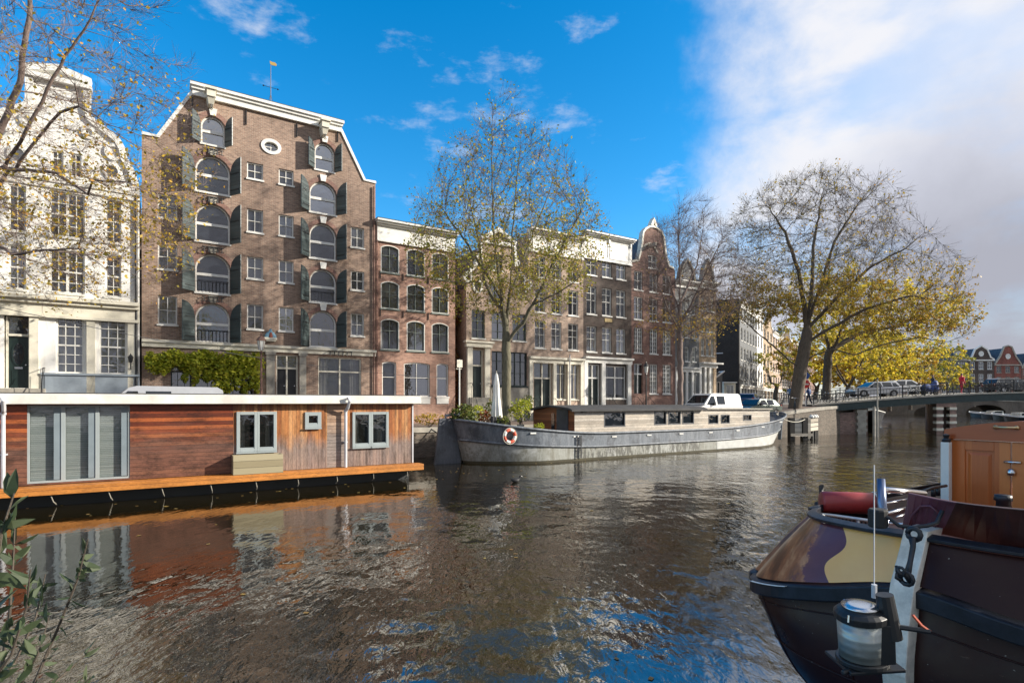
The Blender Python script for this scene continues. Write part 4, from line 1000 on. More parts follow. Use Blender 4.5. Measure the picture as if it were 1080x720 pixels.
def bargepaint(name, base, stain, lo, worn=None):
    m, t, p = nt(name); c = tco(t); st = noise(t, tco(t, 'Object', (3.5,3.5,.5)), 1.3, 9, .8); n2 = noise(t, c, 1.1, 9, .75); n3 = noise(t, c, 9, 6, .7)
    cc = mixc(t, ramp(t, st, [(.42,(0,0,0)),(.6,(1,1,1))]), base, stain)
    cc = mixc(t, ramp(t, n2, [(.5,(0,0,0)),(.6,(1,1,1))]), cc, lo); cc = mixc(t, 1, cc, ramp(t, n3, [(.3,(.8,.8,.8)),(.7,(1.15,1.15,1.15))]), 'MULTIPLY')
    if worn:
        sp = t.nodes.new('ShaderNodeSeparateXYZ'); t.links.new(c, sp.inputs[0]); a = N(t, 'ShaderNodeMapRange'); t.links.new(sp.outputs[0], a.inputs['Value']); a.inputs['From Min'].default_value = worn[0]-.1; a.inputs['From Max'].default_value = worn[0]
        b = N(t, 'ShaderNodeMapRange'); t.links.new(sp.outputs[0], b.inputs['Value']); b.inputs['From Min'].default_value = worn[1]+.3; b.inputs['From Max'].default_value = worn[1]
        ml = N(t, 'ShaderNodeMath', operation='MULTIPLY'); t.links.new(a.outputs[0], ml.inputs[0]); t.links.new(b.outputs[0], ml.inputs[1])
        w1 = noise(t, tco(t, 'Object', (3.2,3.2,.9)), 1.4, 9, .8); m2 = N(t, 'ShaderNodeMath', operation='MULTIPLY'); t.links.new(ml.outputs[0], m2.inputs[0]); t.links.new(ramp(t, w1, [(.47,(0,0,0)),(.52,(.9,.9,.9))]), m2.inputs[1])
        cc = mixc(t, m2.outputs[0], cc, (.07,.07,.06))
    t.links.new(cc, p.inputs['Base Color']); p.inputs['Roughness'].default_value = .5; bump(t, p, n2, .25, .03); return m
M['hull_up'] = bargepaint('hull_slate', (.105,.125,.15), (.20,.22,.245), (.065,.075,.09))
M['hull_lo'] = bargepaint('hull_grey_green', (.33,.34,.31), (.20,.195,.16), (.42,.43,.41), (bx(607), bx(736)))
M['hull_bow'] = paint('hull_pale', (.60,.61,.58), .5, .25)
M['boot'] = paint('waterline_slime', (.075,.065,.035), .8, .5, bmp=.3)
hullband(lambda s: -.5, lambda s: .10, 'waterline_band', M['boot'], .006)
spl = lambda s: .62 + (gun(s)-1.28)*.62
cut = LB-11.5
hullband(lambda s: .10, spl, 'lower_hull', M['hull_lo'])
hullband(spl, gun, 'upper_hull', M['hull_up'], .004)
m = MB()   # pale painted bow plating
rings = []
for s_ in [LB-9.2+9.1*i/24 for i in range(25)]:
    g_ = gun(s_); rings.append([(sx(s_, fz), HW-half(s_, fz)-.012, fz*g_) for fz in [(.11+(spl(s_)-.13)*j/4)/g_ for j in range(5)]])
m.grid(rings); m.build('bow_plating', M['hull_bow'], barge, smooth=True)
m = MB()
for side in (-1, 1):
    for zf, r_ in ((spl, .055), (lambda s: gun(s)-.03, .06)):
        pts_ = []
        for s_ in sts[1:-1]: z = zf(s_); fz = z/gun(s_); pts_.append((sx(s_, fz), HW+side*(half(s_, fz)+.03), z))
        m.tube(pts_, r_, 6)
m.build('rub_strake', M['hull_up'], barge, smooth=True)
m = MB()   # deck
m.grid([[(sx(s_,.9), HW-half(s_,.9)+.02, gun(s_)-.18), (sx(s_,.9), HW+half(s_,.9)-.02, gun(s_)-.18)] for s_ in sts], flip=True); m.build('deck', M['slate'], barge)
for i in range(9):
    m = MB(); s_ = 3+i*2.4; z = gun(s_)-.22; fz = z/gun(s_); y = HW-half(s_, fz)-.02; m.box(s_-.15, s_+.15, y-.02, y+.02, z-.03, z+.03); m.build('scupper', M['trim'], barge)
m = MB()
for s_ in (bx(608), bx(612)): m.tube([(s_,-.06,.12),(s_,-.06,1.2)], .03, 5)
for k in range(4): m.tube([(bx(608),-.07,.25+.25*k),(bx(612),-.07,.25+.25*k)], .02, 5)
m.build('side_ladder', M['iron'], barge)
m = MB()   # tall rudder hung on the stern
m.hexa([(-.95,HW-.06,-.5),(.55,HW-.06,-.5),(.55,HW+.06,-.5),(-.95,HW+.06,-.5)], [(-.62,HW-.06,2.02),(.1,HW-.06,2.02),(.1,HW+.06,2.02),(-.62,HW+.06,2.02)]); m.build('rudder', bargepaint('rudder_dark', (.06,.07,.085), (.09,.10,.12), (.04,.045,.055)), barge, bevel=.02)
m = MB(); m.tube([(-.3,HW,2.0),(-.3,HW,2.15),(1.4,HW,2.3)], .06, 8); m.build('tiller', M['hull_up'], barge)
m = MB(); m.tube([(LB-.5,HW-.4,.3),(LB-1.2,HW-.95,1.7)], .12, 8); m.build('anchor_chute', M['hull_up'], barge)
# deckhouse
M['teak_grey'] = planks('weathered_cabin_boards', [(.36,.31,.25),(.52,.46,.38),(.64,.58,.50)], axis=2, pw=.14, weather=(.4,.37,.33), gap=.07, stain=.3)
M['cabin_red'] = planks('dark_varnished_boards', [(.12,.036,.015),(.22,.07,.028),(.30,.11,.045)], axis=2, pw=.14, weather=(.2,.12,.08), gap=.06, rough=.35)
cx0 = bx(606, .4); cx1 = bx(741, .4); cz = 2.46; y0c, y1c = .40, 3.85
def wrect(pa, pb, ya, yb): 
    mid_ = (pa+pb)/2; return (bx(pa,.4), bx(pb,.4), BG.L(mid_,yb,.4)[1], BG.L(mid_,ya,.4)[1])
cw = [wrect(637,659.5,434.5,450), wrect(690,703,433.5,448), wrect(704.5,718,433.5,447.5), wrect(719.5,732,433.5,447)]
m = MB(); m.plate([(cx0,1.0),(cx1,1.0),(cx1,cz),(cx0,cz)], [[(q[0],q[2]),(q[1],q[2]),(q[1],q[3]),(q[0],q[3])] for q in cw], y0=y0c, y1=y0c+.1, reveal=.1)
m.box(cx1-.05, cx1, y0c+.1, y1c, 1.0, cz); m.box(cx0+.05, cx1, y1c-.05, y1c, 1.0, cz); m.build('cabin_side', M['teak_grey'], barge)
for q in cw: window(barge, *q, y=y0c, nx=1, nz=1, fm='slate', rec=.04, fw=.06, sill=False, curtain=0, gm='glass_d')
m = MB(); m.add([(cx0-.02,y0c,1.0),(cx0-.02,y1c,1.0),(cx0-.02,y1c,cz-.15),(cx0-.02,(y0c+y1c)/2,cz+.10),(cx0-.02,y0c,cz-.05)], [(0,4,3,2,1)]); m.build('cabin_end', M['cabin_red'], barge)
def yv(px): # y on the end wall for a pixel
    best = None
    for i in range(400):
        y = i*.01; p = BG.W(bu0+cx0, y); q = 540+600*p[0]/p[1]
        if best is None or abs(q-px) < best[0]: best = (abs(q-px), y)
    return best[1]
yd0, yd1 = .85, 1.75
m = MB(); m.box(cx0-.07, cx0-.022, yd0, yd1, 1.1, 2.42); do = m.build('cabin_door', M['slate'], barge); m = MB(); m.tube([(cx0-.12,yd1-.1,1.8),(cx0-.07,yd1-.1,1.8)], .025, 6); m.build('handle', M['steel'], do)
m = MB(); m.box(cx0-.06, cx0-.022, 1.95, 2.2, 1.3, 2.2); m.build('narrow_window', M['glass_d'], barge)
m = MB()
ys = [y0c-.25, y0c, (y0c+y1c)/2, y1c+.1]; zz = [cz-.06, cz+.02, cz+.15, cz-.05]
m.grid([[(x, y, z) for y, z in zip(ys, zz)] for x in (cx0-.35, cx1+.1)]); m.grid([[(x, y, z-.09) for y, z in zip(ys, zz)] for x in (cx0-.35, cx1+.1)], flip=True)
m.grid([[(x, ys[0], zz[0]) for x in (cx0-.35, cx1+.1)], [(x, ys[0], zz[0]-.09) for x in (cx0-.35, cx1+.1)]])
m.grid([[(cx0-.35, y, z-.09) for y, z in zip(ys, zz)], [(cx0-.35, y, z) for y, z in zip(ys, zz)]])
m.build('cabin_roof', M['tar'], barge)
c2 = bx(806, .9); z2 = 2.34
cw2 = [wrect(749,759.5,437,447), wrect(762,771.5,437,446.5), wrect(785.5,794.5,437,443.5)]
m = MB(); m.plate([(cx1+.1,1.0),(c2,1.0),(c2,z2-.05),(cx1+.1,z2)], [[(q[0],q[2]),(q[1],q[2]),(q[1],min(q[3],z2-.12)),(q[0],min(q[3],z2-.12))] for q in cw2], y0=y0c+.12, y1=y0c+.2, reveal=.08)
m.box(c2-.05, c2, y0c+.2, y1c-.2, 1.0, z2-.06); m.box(cx1+.1, c2, y1c-.2, y1c-.15, 1., z2-.1); m.build('fore_cabin_side', M['teak_grey'], barge)
for q in cw2: window(barge, q[0], q[1], q[2], min(q[3], z2-.12), y=y0c+.12, nx=1, nz=1, fm='slate', rec=.04, fw=.05, sill=False, gm='glass_d')
m = MB(); m.hexa([(cx1+.1,y0c-.02,z2),(c2+.1,y0c-.02,z2-.05),(c2+.1,y1c-.1,z2-.05),(cx1+.1,y1c-.1,z2)], [(cx1+.1,y0c-.02,z2+.07),(c2+.1,y0c-.02,z2+.02),(c2+.1,y1c-.1,z2+.02),(cx1+.1,y1c-.1,z2+.07)]); m.build('fore_cabin_roof', M['stone'], barge)
m = MB(); x = bx(617,.3); m.box(x-.15, x+.15, y0c-.1, y0c-.01, 2.26, 2.36); m.build('deck_light', M['black'], barge)
m = MB()
for k in range(5): x = LB-3.6+k*.75; m.tube([(x,HW-.9+.16*k,gun(x)-.2),(x,HW-.9+.16*k,gun(x)+.5)], .02, 5)
m.tube([(LB-3.6,HW-.9,gun(LB-3.6)+.48),(LB-.6,HW-.26,gun(LB-.6)+.48)], .02, 5); m.box(LB-2.6, LB-1.7, HW-.3, HW+.4, 1.8, 2.25); m.build('bow_gear', M['black'], barge)
m = MB()
for s_ in (1.6, 2.0, bx(530,.6), bx(534,.6)): m.tube([(s_,HW-.9,gun(s_)-.2),(s_,HW-.9,gun(s_)+.35)], .09, 10); 
m.build('bollards', M['iron'], barge)
# life ring, plants and a folded parasol aboard
s_ = bx(539, .1); y_ = HW-half(s_, .8)-.13; zc_ = BG.L(539, 460, 0)[1]
lr = BG.empty('life_ring', 'red and white life ring hanging on the side of the grey barge', 'life ring', x=bu0+s_, y=y_, z=zc_)
for k in range(8):
    m = MB(); ts = [2*math.pi*(k+q/5)/8 for q in range(6)]; m.tube([(.27*math.cos(t), 0, .27*math.sin(t)) for t in ts], .075, 8)
    m.build('ring_segment', M['trim'] if k % 2 else paint('ring_red', (.6,.10,.05), .5, .2), lr, smooth=True)
m = MB(); m.tube([(.36*math.cos(t), -.03, .36*math.sin(t)) for t in [2*math.pi*q/16 for q in range(17)]], .012, 5); m.build('rope', M['cream'], lr)

# ================================================================ bridge
br = empty('bridge', (26, 49, 0), 0, 'low flat canal bridge with dark green girders on brick piers at the right', 'bridge')
BX0, BX1, BYa, BYb = 25.8, 72.0, 49.0, 58.5
def w2l(x, y, z): return (x-26, y-49, z)
m = MB(); n = 46; xs_ = [BX0+(BX1-BX0)*i/n for i in range(n+1)]
for (ya, yb) in ((BYa, BYa+.35), (BYb-.35, BYb)):
    m.grid([[w2l(x,ya,deckz(x)-.12), w2l(x,ya,deckz(x)-.72+ .0), w2l(x,yb,deckz(x)-.72), w2l(x,yb,deckz(x)-.12)] for x in xs_], close=True)
    m.grid([[w2l(x,ya-.10 if ya < 50 else yb,deckz(x)-.66), w2l(x,ya-.1 if ya < 50 else yb,deckz(x)-.72), w2l(x,ya if ya < 50 else yb+.1,deckz(x)-.72), w2l(x,ya if ya < 50 else yb+.1,deckz(x)-.66)] for x in xs_], close=True)
for k in range(3): 
    yy = BYa+2.2+k*2.4; m.grid([[w2l(x,yy,deckz(x)-.25), w2l(x,yy,deckz(x)-.75), w2l(x,yy+.25,deckz(x)-.75), w2l(x,yy+.25,deckz(x)-.25)] for x in xs_], close=True)
M['girder'] = paint('girder_green', (.022,.045,.045), .5, .4, dscale=3)
m.build('girder', M['girder'], br)
m = MB(); m.grid([[w2l(x,BYa-.12,deckz(x)-.12), w2l(x,BYb+.12,deckz(x)-.12), w2l(x,BYb+.12,deckz(x)), w2l(x,BYa-.12,deckz(x))] for x in xs_], close=True, flip=True); m.build('deck', M['stone'], br)
m = MB(); m.grid([[w2l(x,BYa+.1,deckz(x)-.26), w2l(x,BYb-.1,deckz(x)-.26), w2l(x,BYb-.1,deckz(x)-.16), w2l(x,BYa+.1,deckz(x)-.16)] for x in xs_], close=True); m.build('deck_plates', M['tar'], br)
m = MB(); n_ = 24
for i in range(n_+1): x = 26+(BX1-26)*i/n_; m.box(x-.035-26, x+.035-26, .0, .07, deckz(x), deckz(x)+1.05)
for zo in (.45, .8, 1.05): m.grid([[w2l(x,BYa+.01,deckz(x)+zo-.025), w2l(x,BYa+.06,deckz(x)+zo-.025), w2l(x,BYa+.06,deckz(x)+zo+.025), w2l(x,BYa+.01,deckz(x)+zo+.025)] for x in xs_], close=True)
for i in range(n_*7): 
    x = 26+(BX1-26)*i/(n_*7); m.box(x-.010-26, x+.010-26, .02, .045, deckz(x)+.05, deckz(x)+.80)
m.build('railing', M['black'], br)
m = MB()
for i in range(n_+1): x = 26+(BX1-26)*i/n_; m.box(x-.035-26, x+.035-26, 9.35, 9.42, deckz(x), deckz(x)+1.05)
for zo in (.45, 1.05): m.grid([[w2l(x,BYb-.14,deckz(x)+zo-.025), w2l(x,BYb-.09,deckz(x)+zo-.025), w2l(x,BYb-.09,deckz(x)+zo+.025), w2l(x,BYb-.14,deckz(x)+zo+.025)] for x in xs_], close=True)
m.build('railing', M['black'], br)
def pier(xc, w=1.9, name='pier', arch_=True):
    m = MB(); zt_ = deckz(xc)-.76
    for (ya, yb) in ((BYa-.1, BYa+2.6), (BYb-2.6, BYb+.1)):
        for s_ in (-1, 1):
            xa = xc+s_*(w/2-.28); m.box(xa-.28-26, xa+.28-26, ya-49, yb-49, -1, zt_-.3)
        m.box(xc-w/2-26, xc+w/2-26, ya-49+.01, yb-49-.01, zt_-.3, zt_)
    m.box(xc-w/2+.02-26, xc+w/2-.02-26, 2.4, BYb-49-2.4, -1, zt_)
    m.box(xc-.3-26, xc+.3-26, .8, 2.5, -1, zt_-.3)
    m.v = [(x+.633*max(0,y), y, z) for x, y, z in m.v]; p_ = m.build(name, M['b_quay'], br); k = MB()
    for z in (.3, .9, 1.5, 2.1):
        if z < zt_-.4:
            for s_ in (-1, 1): xa = xc+s_*(w/2-.28); k.box(xa-.31-26, xa+.31-26, -.13, .3, z, z+.22)
    k.build('stone_band', M['cream'], p_)
xp = 49.5*(991.5-540)/600
pier(37.3+.05, 1.7)
pier(57.0, 1.7)
m = MB(); m.box(3.4, 4.6, .3, 9.3, -1, deckz(30)-.7); m.hexa([(.2,.15,-1),(3.4,.3,-1),(3.4,9.3,-1),(.2,9.3,-1)],[(.2,.15,1.65),(3.4,.3,1.9),(3.4,9.3,1.9),(.2,9.3,1.65)]); m.v = [(x+.633*max(0,y), y, z) for x, y, z in m.v]; m.build('abutment', M['b_quay'], br)
m = MB()
for z in (.2,.75,1.3,1.85): m.box(3.75, 4.65, .05, .32, z, z+.26)
m.box(3.85,4.55,.06,.32,-1,2.0); m.build('corner_stones', M['stone'], br)
m = MB(); m.box(70-26, 74-26, -.2, 9.6, -1, 2.0); m.build('abutment', M['b_quay'], br)

# ================================================================ far side of the canal
fg = MB(); fg.box(84, 420, 133, 200, -1, 1.75); tag(fg.build('far_quay', M['b_mossy']), kind='structure')
rb = MB(); rb.hexa([(73,44,-1),(140,44,-1),(190,133,-1),(127,133,-1)], [(73,44,1.6),(140,44,1.6),(190,133,1.6),(127,133,1.6)]); tag(rb.build('right_bank', M['b_mossy']), kind='structure')
ab = empty('arch_bridge', (85, 126, 0), 0, 'distant stone arch bridge seen under the nearer girder bridge', 'bridge')
def archhole(c, w, h): return [(c-w/2,-.99)] + [(c+w/2*math.cos(math.pi-math.pi*i/12), .2+h*math.sin(math.pi*i/12)) for i in range(13)] + [(c+w/2,-.99)]
m = MB(); m.plate([(-4,-1),(46,-1),(46,2.2),(21,3.1),(-4,2.2)], [archhole(8,8,1.7), archhole(20,9,2.0), archhole(32,8,1.7)], y0=0, y1=6, reveal=6, back=True); m.build('arches', M['b_mossy'], ab)
m = MB(); m.strip([(-4,2.3),(21,3.2),(46,2.3)], .25, -.12, 6.1); m.build('coping', M['stone'], ab)
m = MB(); 
for i in range(17): x = -4+50*i/16; z = 2.3+.9*(1-abs(x-21)/25); m.box(x-.05,x+.05,.1,.2,z,z+1)
m.strip([(-4,3.3),(21,4.2),(46,3.3)], .08, .1, .2); m.build('railing', M['black'], ab)
M['b_farred'] = brick('brick_far_red', (.22,.055,.04), (.30,.085,.06), (.25,.15,.12))
FH = Fr((100.0, 150.0), 0.0, 1.5)
def farhouse(pa, pb, py, label, mat, cols, rows, gable, gcol='trim', roofmat='slate', base=2.8):
    xa, _ = FH.L(pa, 424); xb, _ = FH.L(pb, 424); f = FH.at(xa); w = xb-xa; top = FH.L(pa, py)[1]
    o = f.empty('gabled_house', label, 'house'); holes = []; q_ = []; rh = (top-base)/rows
    for r in range(rows):
        for c in range(cols): 
            a = w*(c+.22)/cols; b = w*(c+.78)/cols; z0 = base+rh*(r+.2); z1 = z0+rh*.62; holes.append([(a,z0),(b,z0),(b,z1),(a,z1)]); q_.append((a,b,z0,z1))
    outl = [(0,-.4),(w,-.4),(w,top)] + [(w*a_, top+h_) for a_, h_ in gable] + [(0,top)]
    shell(o, outl, holes, M[mat], depth=10, roofmat=roofmat, roofpoly=[(0,top),(w*.5,top+max(h_ for _, h_ in gable)-.3),(w,top)])
    for q in q_: window(o, *q, nx=2, nz=2, fm=gcol, fw=.12, curtain=0, mw=.09)
    m = MB(); m.strip([(w,top)]+[(w*a_, top+h_) for a_, h_ in gable]+[(0,top)], .35, -.15, .3); m.box(-.1,w+.1,-.2,.3,top-.35,top-.05); m.build('gable_edging', M[gcol], o)
    x, z = w/2, top+max(h_ for _, h_ in gable)*.42; m = MB(); m.strip(ellipse(x, z, .55, .6, 14), .25, -.1, .1, closed=True); m.plate(ellipse(x,z,.5,.55,14), y0=-.05, y1=0); m.build('attic_window', M['trim'], o)
    m = MB(); m.box(w*.1,w*.1+.7,3,3.7,top,top+3.4); m.build('chimney', M['b_oxblood'], o); return o
farhouse(1001, 1020.5, 379, 'small dark grey gabled house at the left of the three far houses above the bridge', 'greyfac', 2, 3, [(.72,.2),(.66,2.4),(.5,3.6),(.34,2.4),(.28,.2)], gcol='stone')
farhouse(1021, 1048.5, 379, 'dark brick far house with a broad cream attic gable above the bridge railing', 'b_dark', 3, 3, [(.86,.6),(.74,2.6),(.5,3.6),(.26,2.6),(.14,.6)], gcol='trim')
farhouse(1049, 1077, 384, 'far red brick house with pale windows and a pointed gable above the bridge railing', 'b_farred', 3, 3, [(.80,2.0),(.64,4.6),(.5,4.9),(.36,4.6),(.20,2.0)], gcol='stone')
farhouse(1077.5, 1105, 387, 'dark red gabled far house at the right edge of the photo', 'b_oxblood', 3, 3, [(.8,1.4),(.6,4.0),(.5,4.4),(.4,4.0),(.2,1.4)], gcol='stone')
farhouse(1106, 1136, 385, 'ochre gabled far house beyond the right edge', 'b_ochre', 3, 3, [(.8,1.4),(.6,3.6),(.5,4.0),(.4,3.6),(.2,1.4)])
farhouse(955, 1000, 392, 'low ochre far houses hidden behind the yellow trees', 'b_ochre', 5, 3, [(.8,.6),(.5,1.8),(.2,.6)])
# ================================================================ vehicles
def carpaint(name, col, metal=0.0): 
    m, t, p = nt(name); n = noise(t, tco(t), 3, 5); t.links.new(mixc(t, 1, col, ramp(t, n, [(.3,(.88,.88,.88)),(.7,(1,1,1))]), 'MULTIPLY'), p.inputs['Base Color'])
    p.inputs['Roughness'].default_value = .35; p.inputs['Coat Weight'].default_value = .7; p.inputs['Coat Roughness'].default_value = .06; p.inputs['Metallic'].default_value = metal; return m
M['car_glass'] = plain('car_glass', (.012,.015,.018), .04, 0, .9)
M['lamp_red'] = plain('tail_lamp', (.35,.01,.01), .2, 0, .6, .5); M['lamp_clear'] = plain('head_lamp', (.6,.6,.6), .1, .3)
M['hub'] = plain('wheel_hub', (.35,.36,.37), .35, .8)
def car(fr, x, y, z, rz, label, mat, style, group='cars and vans parked on the street', name='parked_car'):
    """length along local x (front at +x); the body is lofted from side profile rows"""
    o = empty(name, fr.W(x, y, z), fr.ang+rz, label, 'van' if style == 'van' else 'car', group)
    if style == 'van':
        L_, W_, Ht, belt = 4.9, 1.9, 1.95, 1.05
        low = [(-2.42,.35),(-2.45,1.05)]; hood = [(1.75,1.12),(2.3,.98),(2.45,.6),(2.42,.3)]
        roof = [(-2.40,1.05),(-2.30,1.80),(-2.1,1.93),(.75,1.95),(1.0,1.88),(1.85,1.14)]
    else:
        L_, W_, Ht, belt = 4.5, 1.78, 1.47, .92
        low = [(-2.2,.32),(-2.25,.9)]; hood = [(.95,.95),(1.8,.84),(2.2,.66),(2.25,.32)]
        roof = {'estate': [(-2.18,.92),(-1.85,1.38),(-1.5,1.46),(.05,1.47),(.3,1.42),(1.05,.94)], 'hatch': [(-1.95,.92),(-1.55,1.36),(-1.1,1.46),(.15,1.48),(.4,1.43),(1.15,.94)]}[style]
    wr_ = .33; wx = (-L_*.31, L_*.32)
    # lower body outline with wheel arches
    bot = []
    for cx_ in wx: bot += [(cx_ + .40*math.cos(math.pi - math.pi*i/8), .30 + .40*math.sin(math.pi*i/8)) for i in range(9)]
    outl = [(-L_/2+.03,.28)] + bot + [(L_/2-.03,.28)] + hood[::-1] + [(hood[0][0]-.1, hood[0][1]+.0)] + [(roof[0][0], belt), low[1], low[0]]
    m = MB(); rings = []
    n_ = len(outl)
    for yy, k in ((-W_/2+.0,.0),(-W_/2+.06,0),(W_/2-.06,0),(W_/2,0)): pass
    m.plate(outl, y0=-W_/2, y1=W_/2, back=True); body = m.build('body', mat, o, bevel=.05)
    m = MB(); q = .16 if style != 'van' else .12
    ztop = max(p[1] for p in roof)
    def ins(z): return W_/2-.03 - q*max(0, (z-belt))/(ztop-belt)*1.15
    m.grid([[(x_, -ins(z_), z_), (x_, ins(z_), z_)] for x_, z_ in roof]); 
    for s_ in (-1, 1):
        v = [(x_, s_*ins(z_), z_) for x_, z_ in roof]; m.add(v, [tuple(range(len(v))) if s_ > 0 else tuple(reversed(range(len(v))))])
    m.build('cabin', mat, o, bevel=.04)
    # glazing
    def side(xa0, xa1, xb0, xb1, z0, z1, nm='side_window'):
        for s_ in (-1, 1):
            g = MB(); v = [(xa0, s_*(ins(z0)+.008), z0), (xa1, s_*(ins(z0)+.008), z0), (xb1, s_*(ins(z1)+.008), z1), (xb0, s_*(ins(z1)+.008), z1)]
            g.add(v, [(0,1,2,3) if s_ < 0 else (3,2,1,0)]); g.build(nm, M['car_glass'], o)
    def scr(p, r, nm):
        (xa,za),(xb,zb_) = p; g = MB(); dxn, dzn = (zb_-za), -(xb-xa); l_ = math.hypot(dxn, dzn); e = r*.02
        ox_, oz_ = dxn/l_*e, dzn/l_*e; a_ = lerp2(p,.12); b_ = lerp2(p,.88)
        g.add([(a_[0]+ox_, -ins(a_[1])+.1, a_[1]+oz_),(a_[0]+ox_, ins(a_[1])-.1, a_[1]+oz_),(b_[0]+ox_, ins(b_[1])-.1, b_[1]+oz_),(b_[0]+ox_, -ins(b_[1])+.1, b_[1]+oz_)], [(0,1,2,3)]); g.build(nm, M['car_glass'], o)
    def lerp2(p, t): return (p[0][0]+(p[1][0]-p[0][0])*t, p[0][1]+(p[1][1]-p[0][1])*t)
    if style == 'van':
        side(.55,1.62,.72,1.05,1.12,1.74); side(-.45,.42,-.42,.45,1.14,1.74)
        scr((roof[5],roof[4]), 1, 'windscreen'); scr((roof[0],roof[1]), -1, 'rear_window')
    else:
        side(-.35,.85,-.2,.28,.97,1.38); side(-1.3,-.45,-1.2,-.35,.97,1.38)
        if style == 'estate': side(-1.95,-1.4,-1.65,-1.32,.97,1.35)
        scr((roof[5],roof[4]), 1, 'windscreen'); scr((roof[0],roof[1]), -1, 'rear_window')
    for s_ in (-1, 1):
        for cx_ in wx:
            w = MB(); w.tube([(cx_, s_*(W_/2-.22), wr_), (cx_, s_*(W_/2-.01), wr_)], wr_, 20); wo_ = w.build('wheel', M['rubber'], o)
            h_ = MB(); h_.tube([(cx_, s_*(W_/2-.05), wr_), (cx_, s_*(W_/2+.005), wr_)], .2, 12); h_.build('rim', M['hub'], wo_)
        l = MB(); zz = .70 if style != 'van' else .85; l.box(L_/2-.18, L_/2+.012, s_*(W_/2-.22)-.16, s_*(W_/2-.22)+.16, zz-.10, zz+.06); l.build('headlight', M['lamp_clear'], o)
        l = MB(); l.box(-L_/2-.012, -L_/2+.1, s_*(W_/2-.14)-.1, s_*(W_/2-.14)+.1, zz-.05, zz+.28); l.build('tail_light', M['lamp_red'], o)
        k = MB(); mx = .95 if style == 'van' else .75; k.box(mx-.05, mx+.08, s_*(W_/2+.1)-.09, s_*(W_/2+.1)+.09, belt+.02, belt+.2); k.build('wing_mirror', M['black'], o)
    k = MB(); k.box(L_/2-.06, L_/2+.03, -W_/2+.05, W_/2-.05, .3, .5); k.box(-L_/2-.03, -L_/2+.06, -W_/2+.05, W_/2-.05, .3, .5); k.build('bumper', M['slate'], o)
    return o
def rowat(px, v): return ROW.L(px, 424, v)[0]
zs0 = lambda o: None
white_p = carpaint('van_white', (.80,.80,.79)); silver = carpaint('silver_paint', (.52,.53,.55), .4); darkcar = carpaint('dark_car_paint', (.035,.04,.045), .2); bluecar = carpaint('blue_car_paint', (.05,.10,.22), .2)
xv = rowat(750, -5.0); car(ROW, xv, -5.0, 0, math.pi, 'white delivery van parked on the quay behind the grey barge', white_p, 'van')
xv = rowat(105, -5.2); car(ROW, xv+2.0, -5.2, 0, math.pi, 'silver van parked behind the houseboat roof in front of the white house', silver, 'van')
xv = rowat(800, -5.0)+.2; car(ROW, xv, -4.6, .1, math.pi, 'dark green hatchback parked nose to nose behind the white van', carpaint('green_car', (.05,.075,.06), .3), 'hatch')
BF = Fr((0, 0), 0.0, 0.0)
def deckat(px, y): x = (px-540)/600*y; return x, deckz(x)
x, z = deckat(921, 54.5); car(BF, x, 54.5, z, math.pi, 'silver estate car crossing the left end of the bridge', silver, 'estate', 'cars on the bridge')
x, z = deckat(948, 57.2); car(BF, x+.4, 57.0, z, 0, 'white car with red tail lights behind the silver estate on the bridge', white_p, 'hatch', 'cars on the bridge')
x, z = deckat(1066, 56.5); car(BF, x, 56.5, z, 0, 'dark car on the right end of the bridge below the far red house', darkcar, 'estate', 'cars on the bridge')
for i, (Y, lb, mt) in enumerate(((62,'blue car parked at the foot of the far row of houses', bluecar),(70,'dark car parked further up the far row of houses', darkcar))):
    x = -17+.6333*Y+3.6; o = car(Fr((x, Y), A2, gh(x, Y)), 0, 0, 0, 0, lb, mt, 'hatch')

# ================================================================ bicycles
def make_bike():
    o = empty('bicycle', (0,0,0), 0)
    for x in (-.52, .52):
        m = MB(); n = 18; m.tube([(x+.33*math.cos(2*math.pi*i/n), 0, .34+.33*math.sin(2*math.pi*i/n)) for i in range(n+1)], .02, 5, cap=False)
        for i in range(6): a = math.pi*i/6; m.tube([(x-.32*math.cos(a),0,.34-.32*math.sin(a)),(x+.32*math.cos(a),0,.34+.32*math.sin(a))], .004, 3)
        m.build('wheel', M['rubber'], o)
    m = MB(); hd = (.36,0,.88); st_ = (-.18,0,.80); bb = (-.05,0,.32)
    for a, b in ((hd,(.32,0,.72)),((.33,0,.76),bb),(st_,bb),((-.15,0,.66),(.34,0,.82)),(bb,(-.52,0,.34)),((-.17,0,.74),(-.52,0,.34)),((.34,0,.74),(.52,0,.34))): m.tube([a, b], .018, 6)
    m.tube([(-.75,0,.70),(-.25,0,.70)], .03, 5); fr_ = m.build('bicycle_frame', M['black'], o)
    m = MB(); m.tube([hd,(.36,0,1.02)], .015, 6); m.tube([(.22,-.28,1.04),(.36,-.14,1.06),(.38,0,1.03),(.36,.14,1.06),(.22,.28,1.04)], .015, 6); m.build('handlebar', M['steel'], o)
    m = MB(); m.tube([st_, (-.2,0,.92)], .014, 6); m.hexa([(-.34,-.09,.92),(-.06,-.03,.93),(-.06,.03,.93),(-.34,.09,.92)],[(-.33,-.08,.97),(-.06,-.02,.96),(-.06,.02,.96),(-.33,.08,.97)]); m.build('saddle', M['rubber'], o)
    return o
bike0 = make_bike(); first = [True]
def bike(x, y, z, rz, label, lean=.08):
    o = bike0 if first[0] else copy_tree(bike0); first[0] = False
    o.location = (x, y, z); o.rotation_euler = (lean, 0, rz); tag(o, label, 'bicycle', 'bicycles parked by the canal'); return o
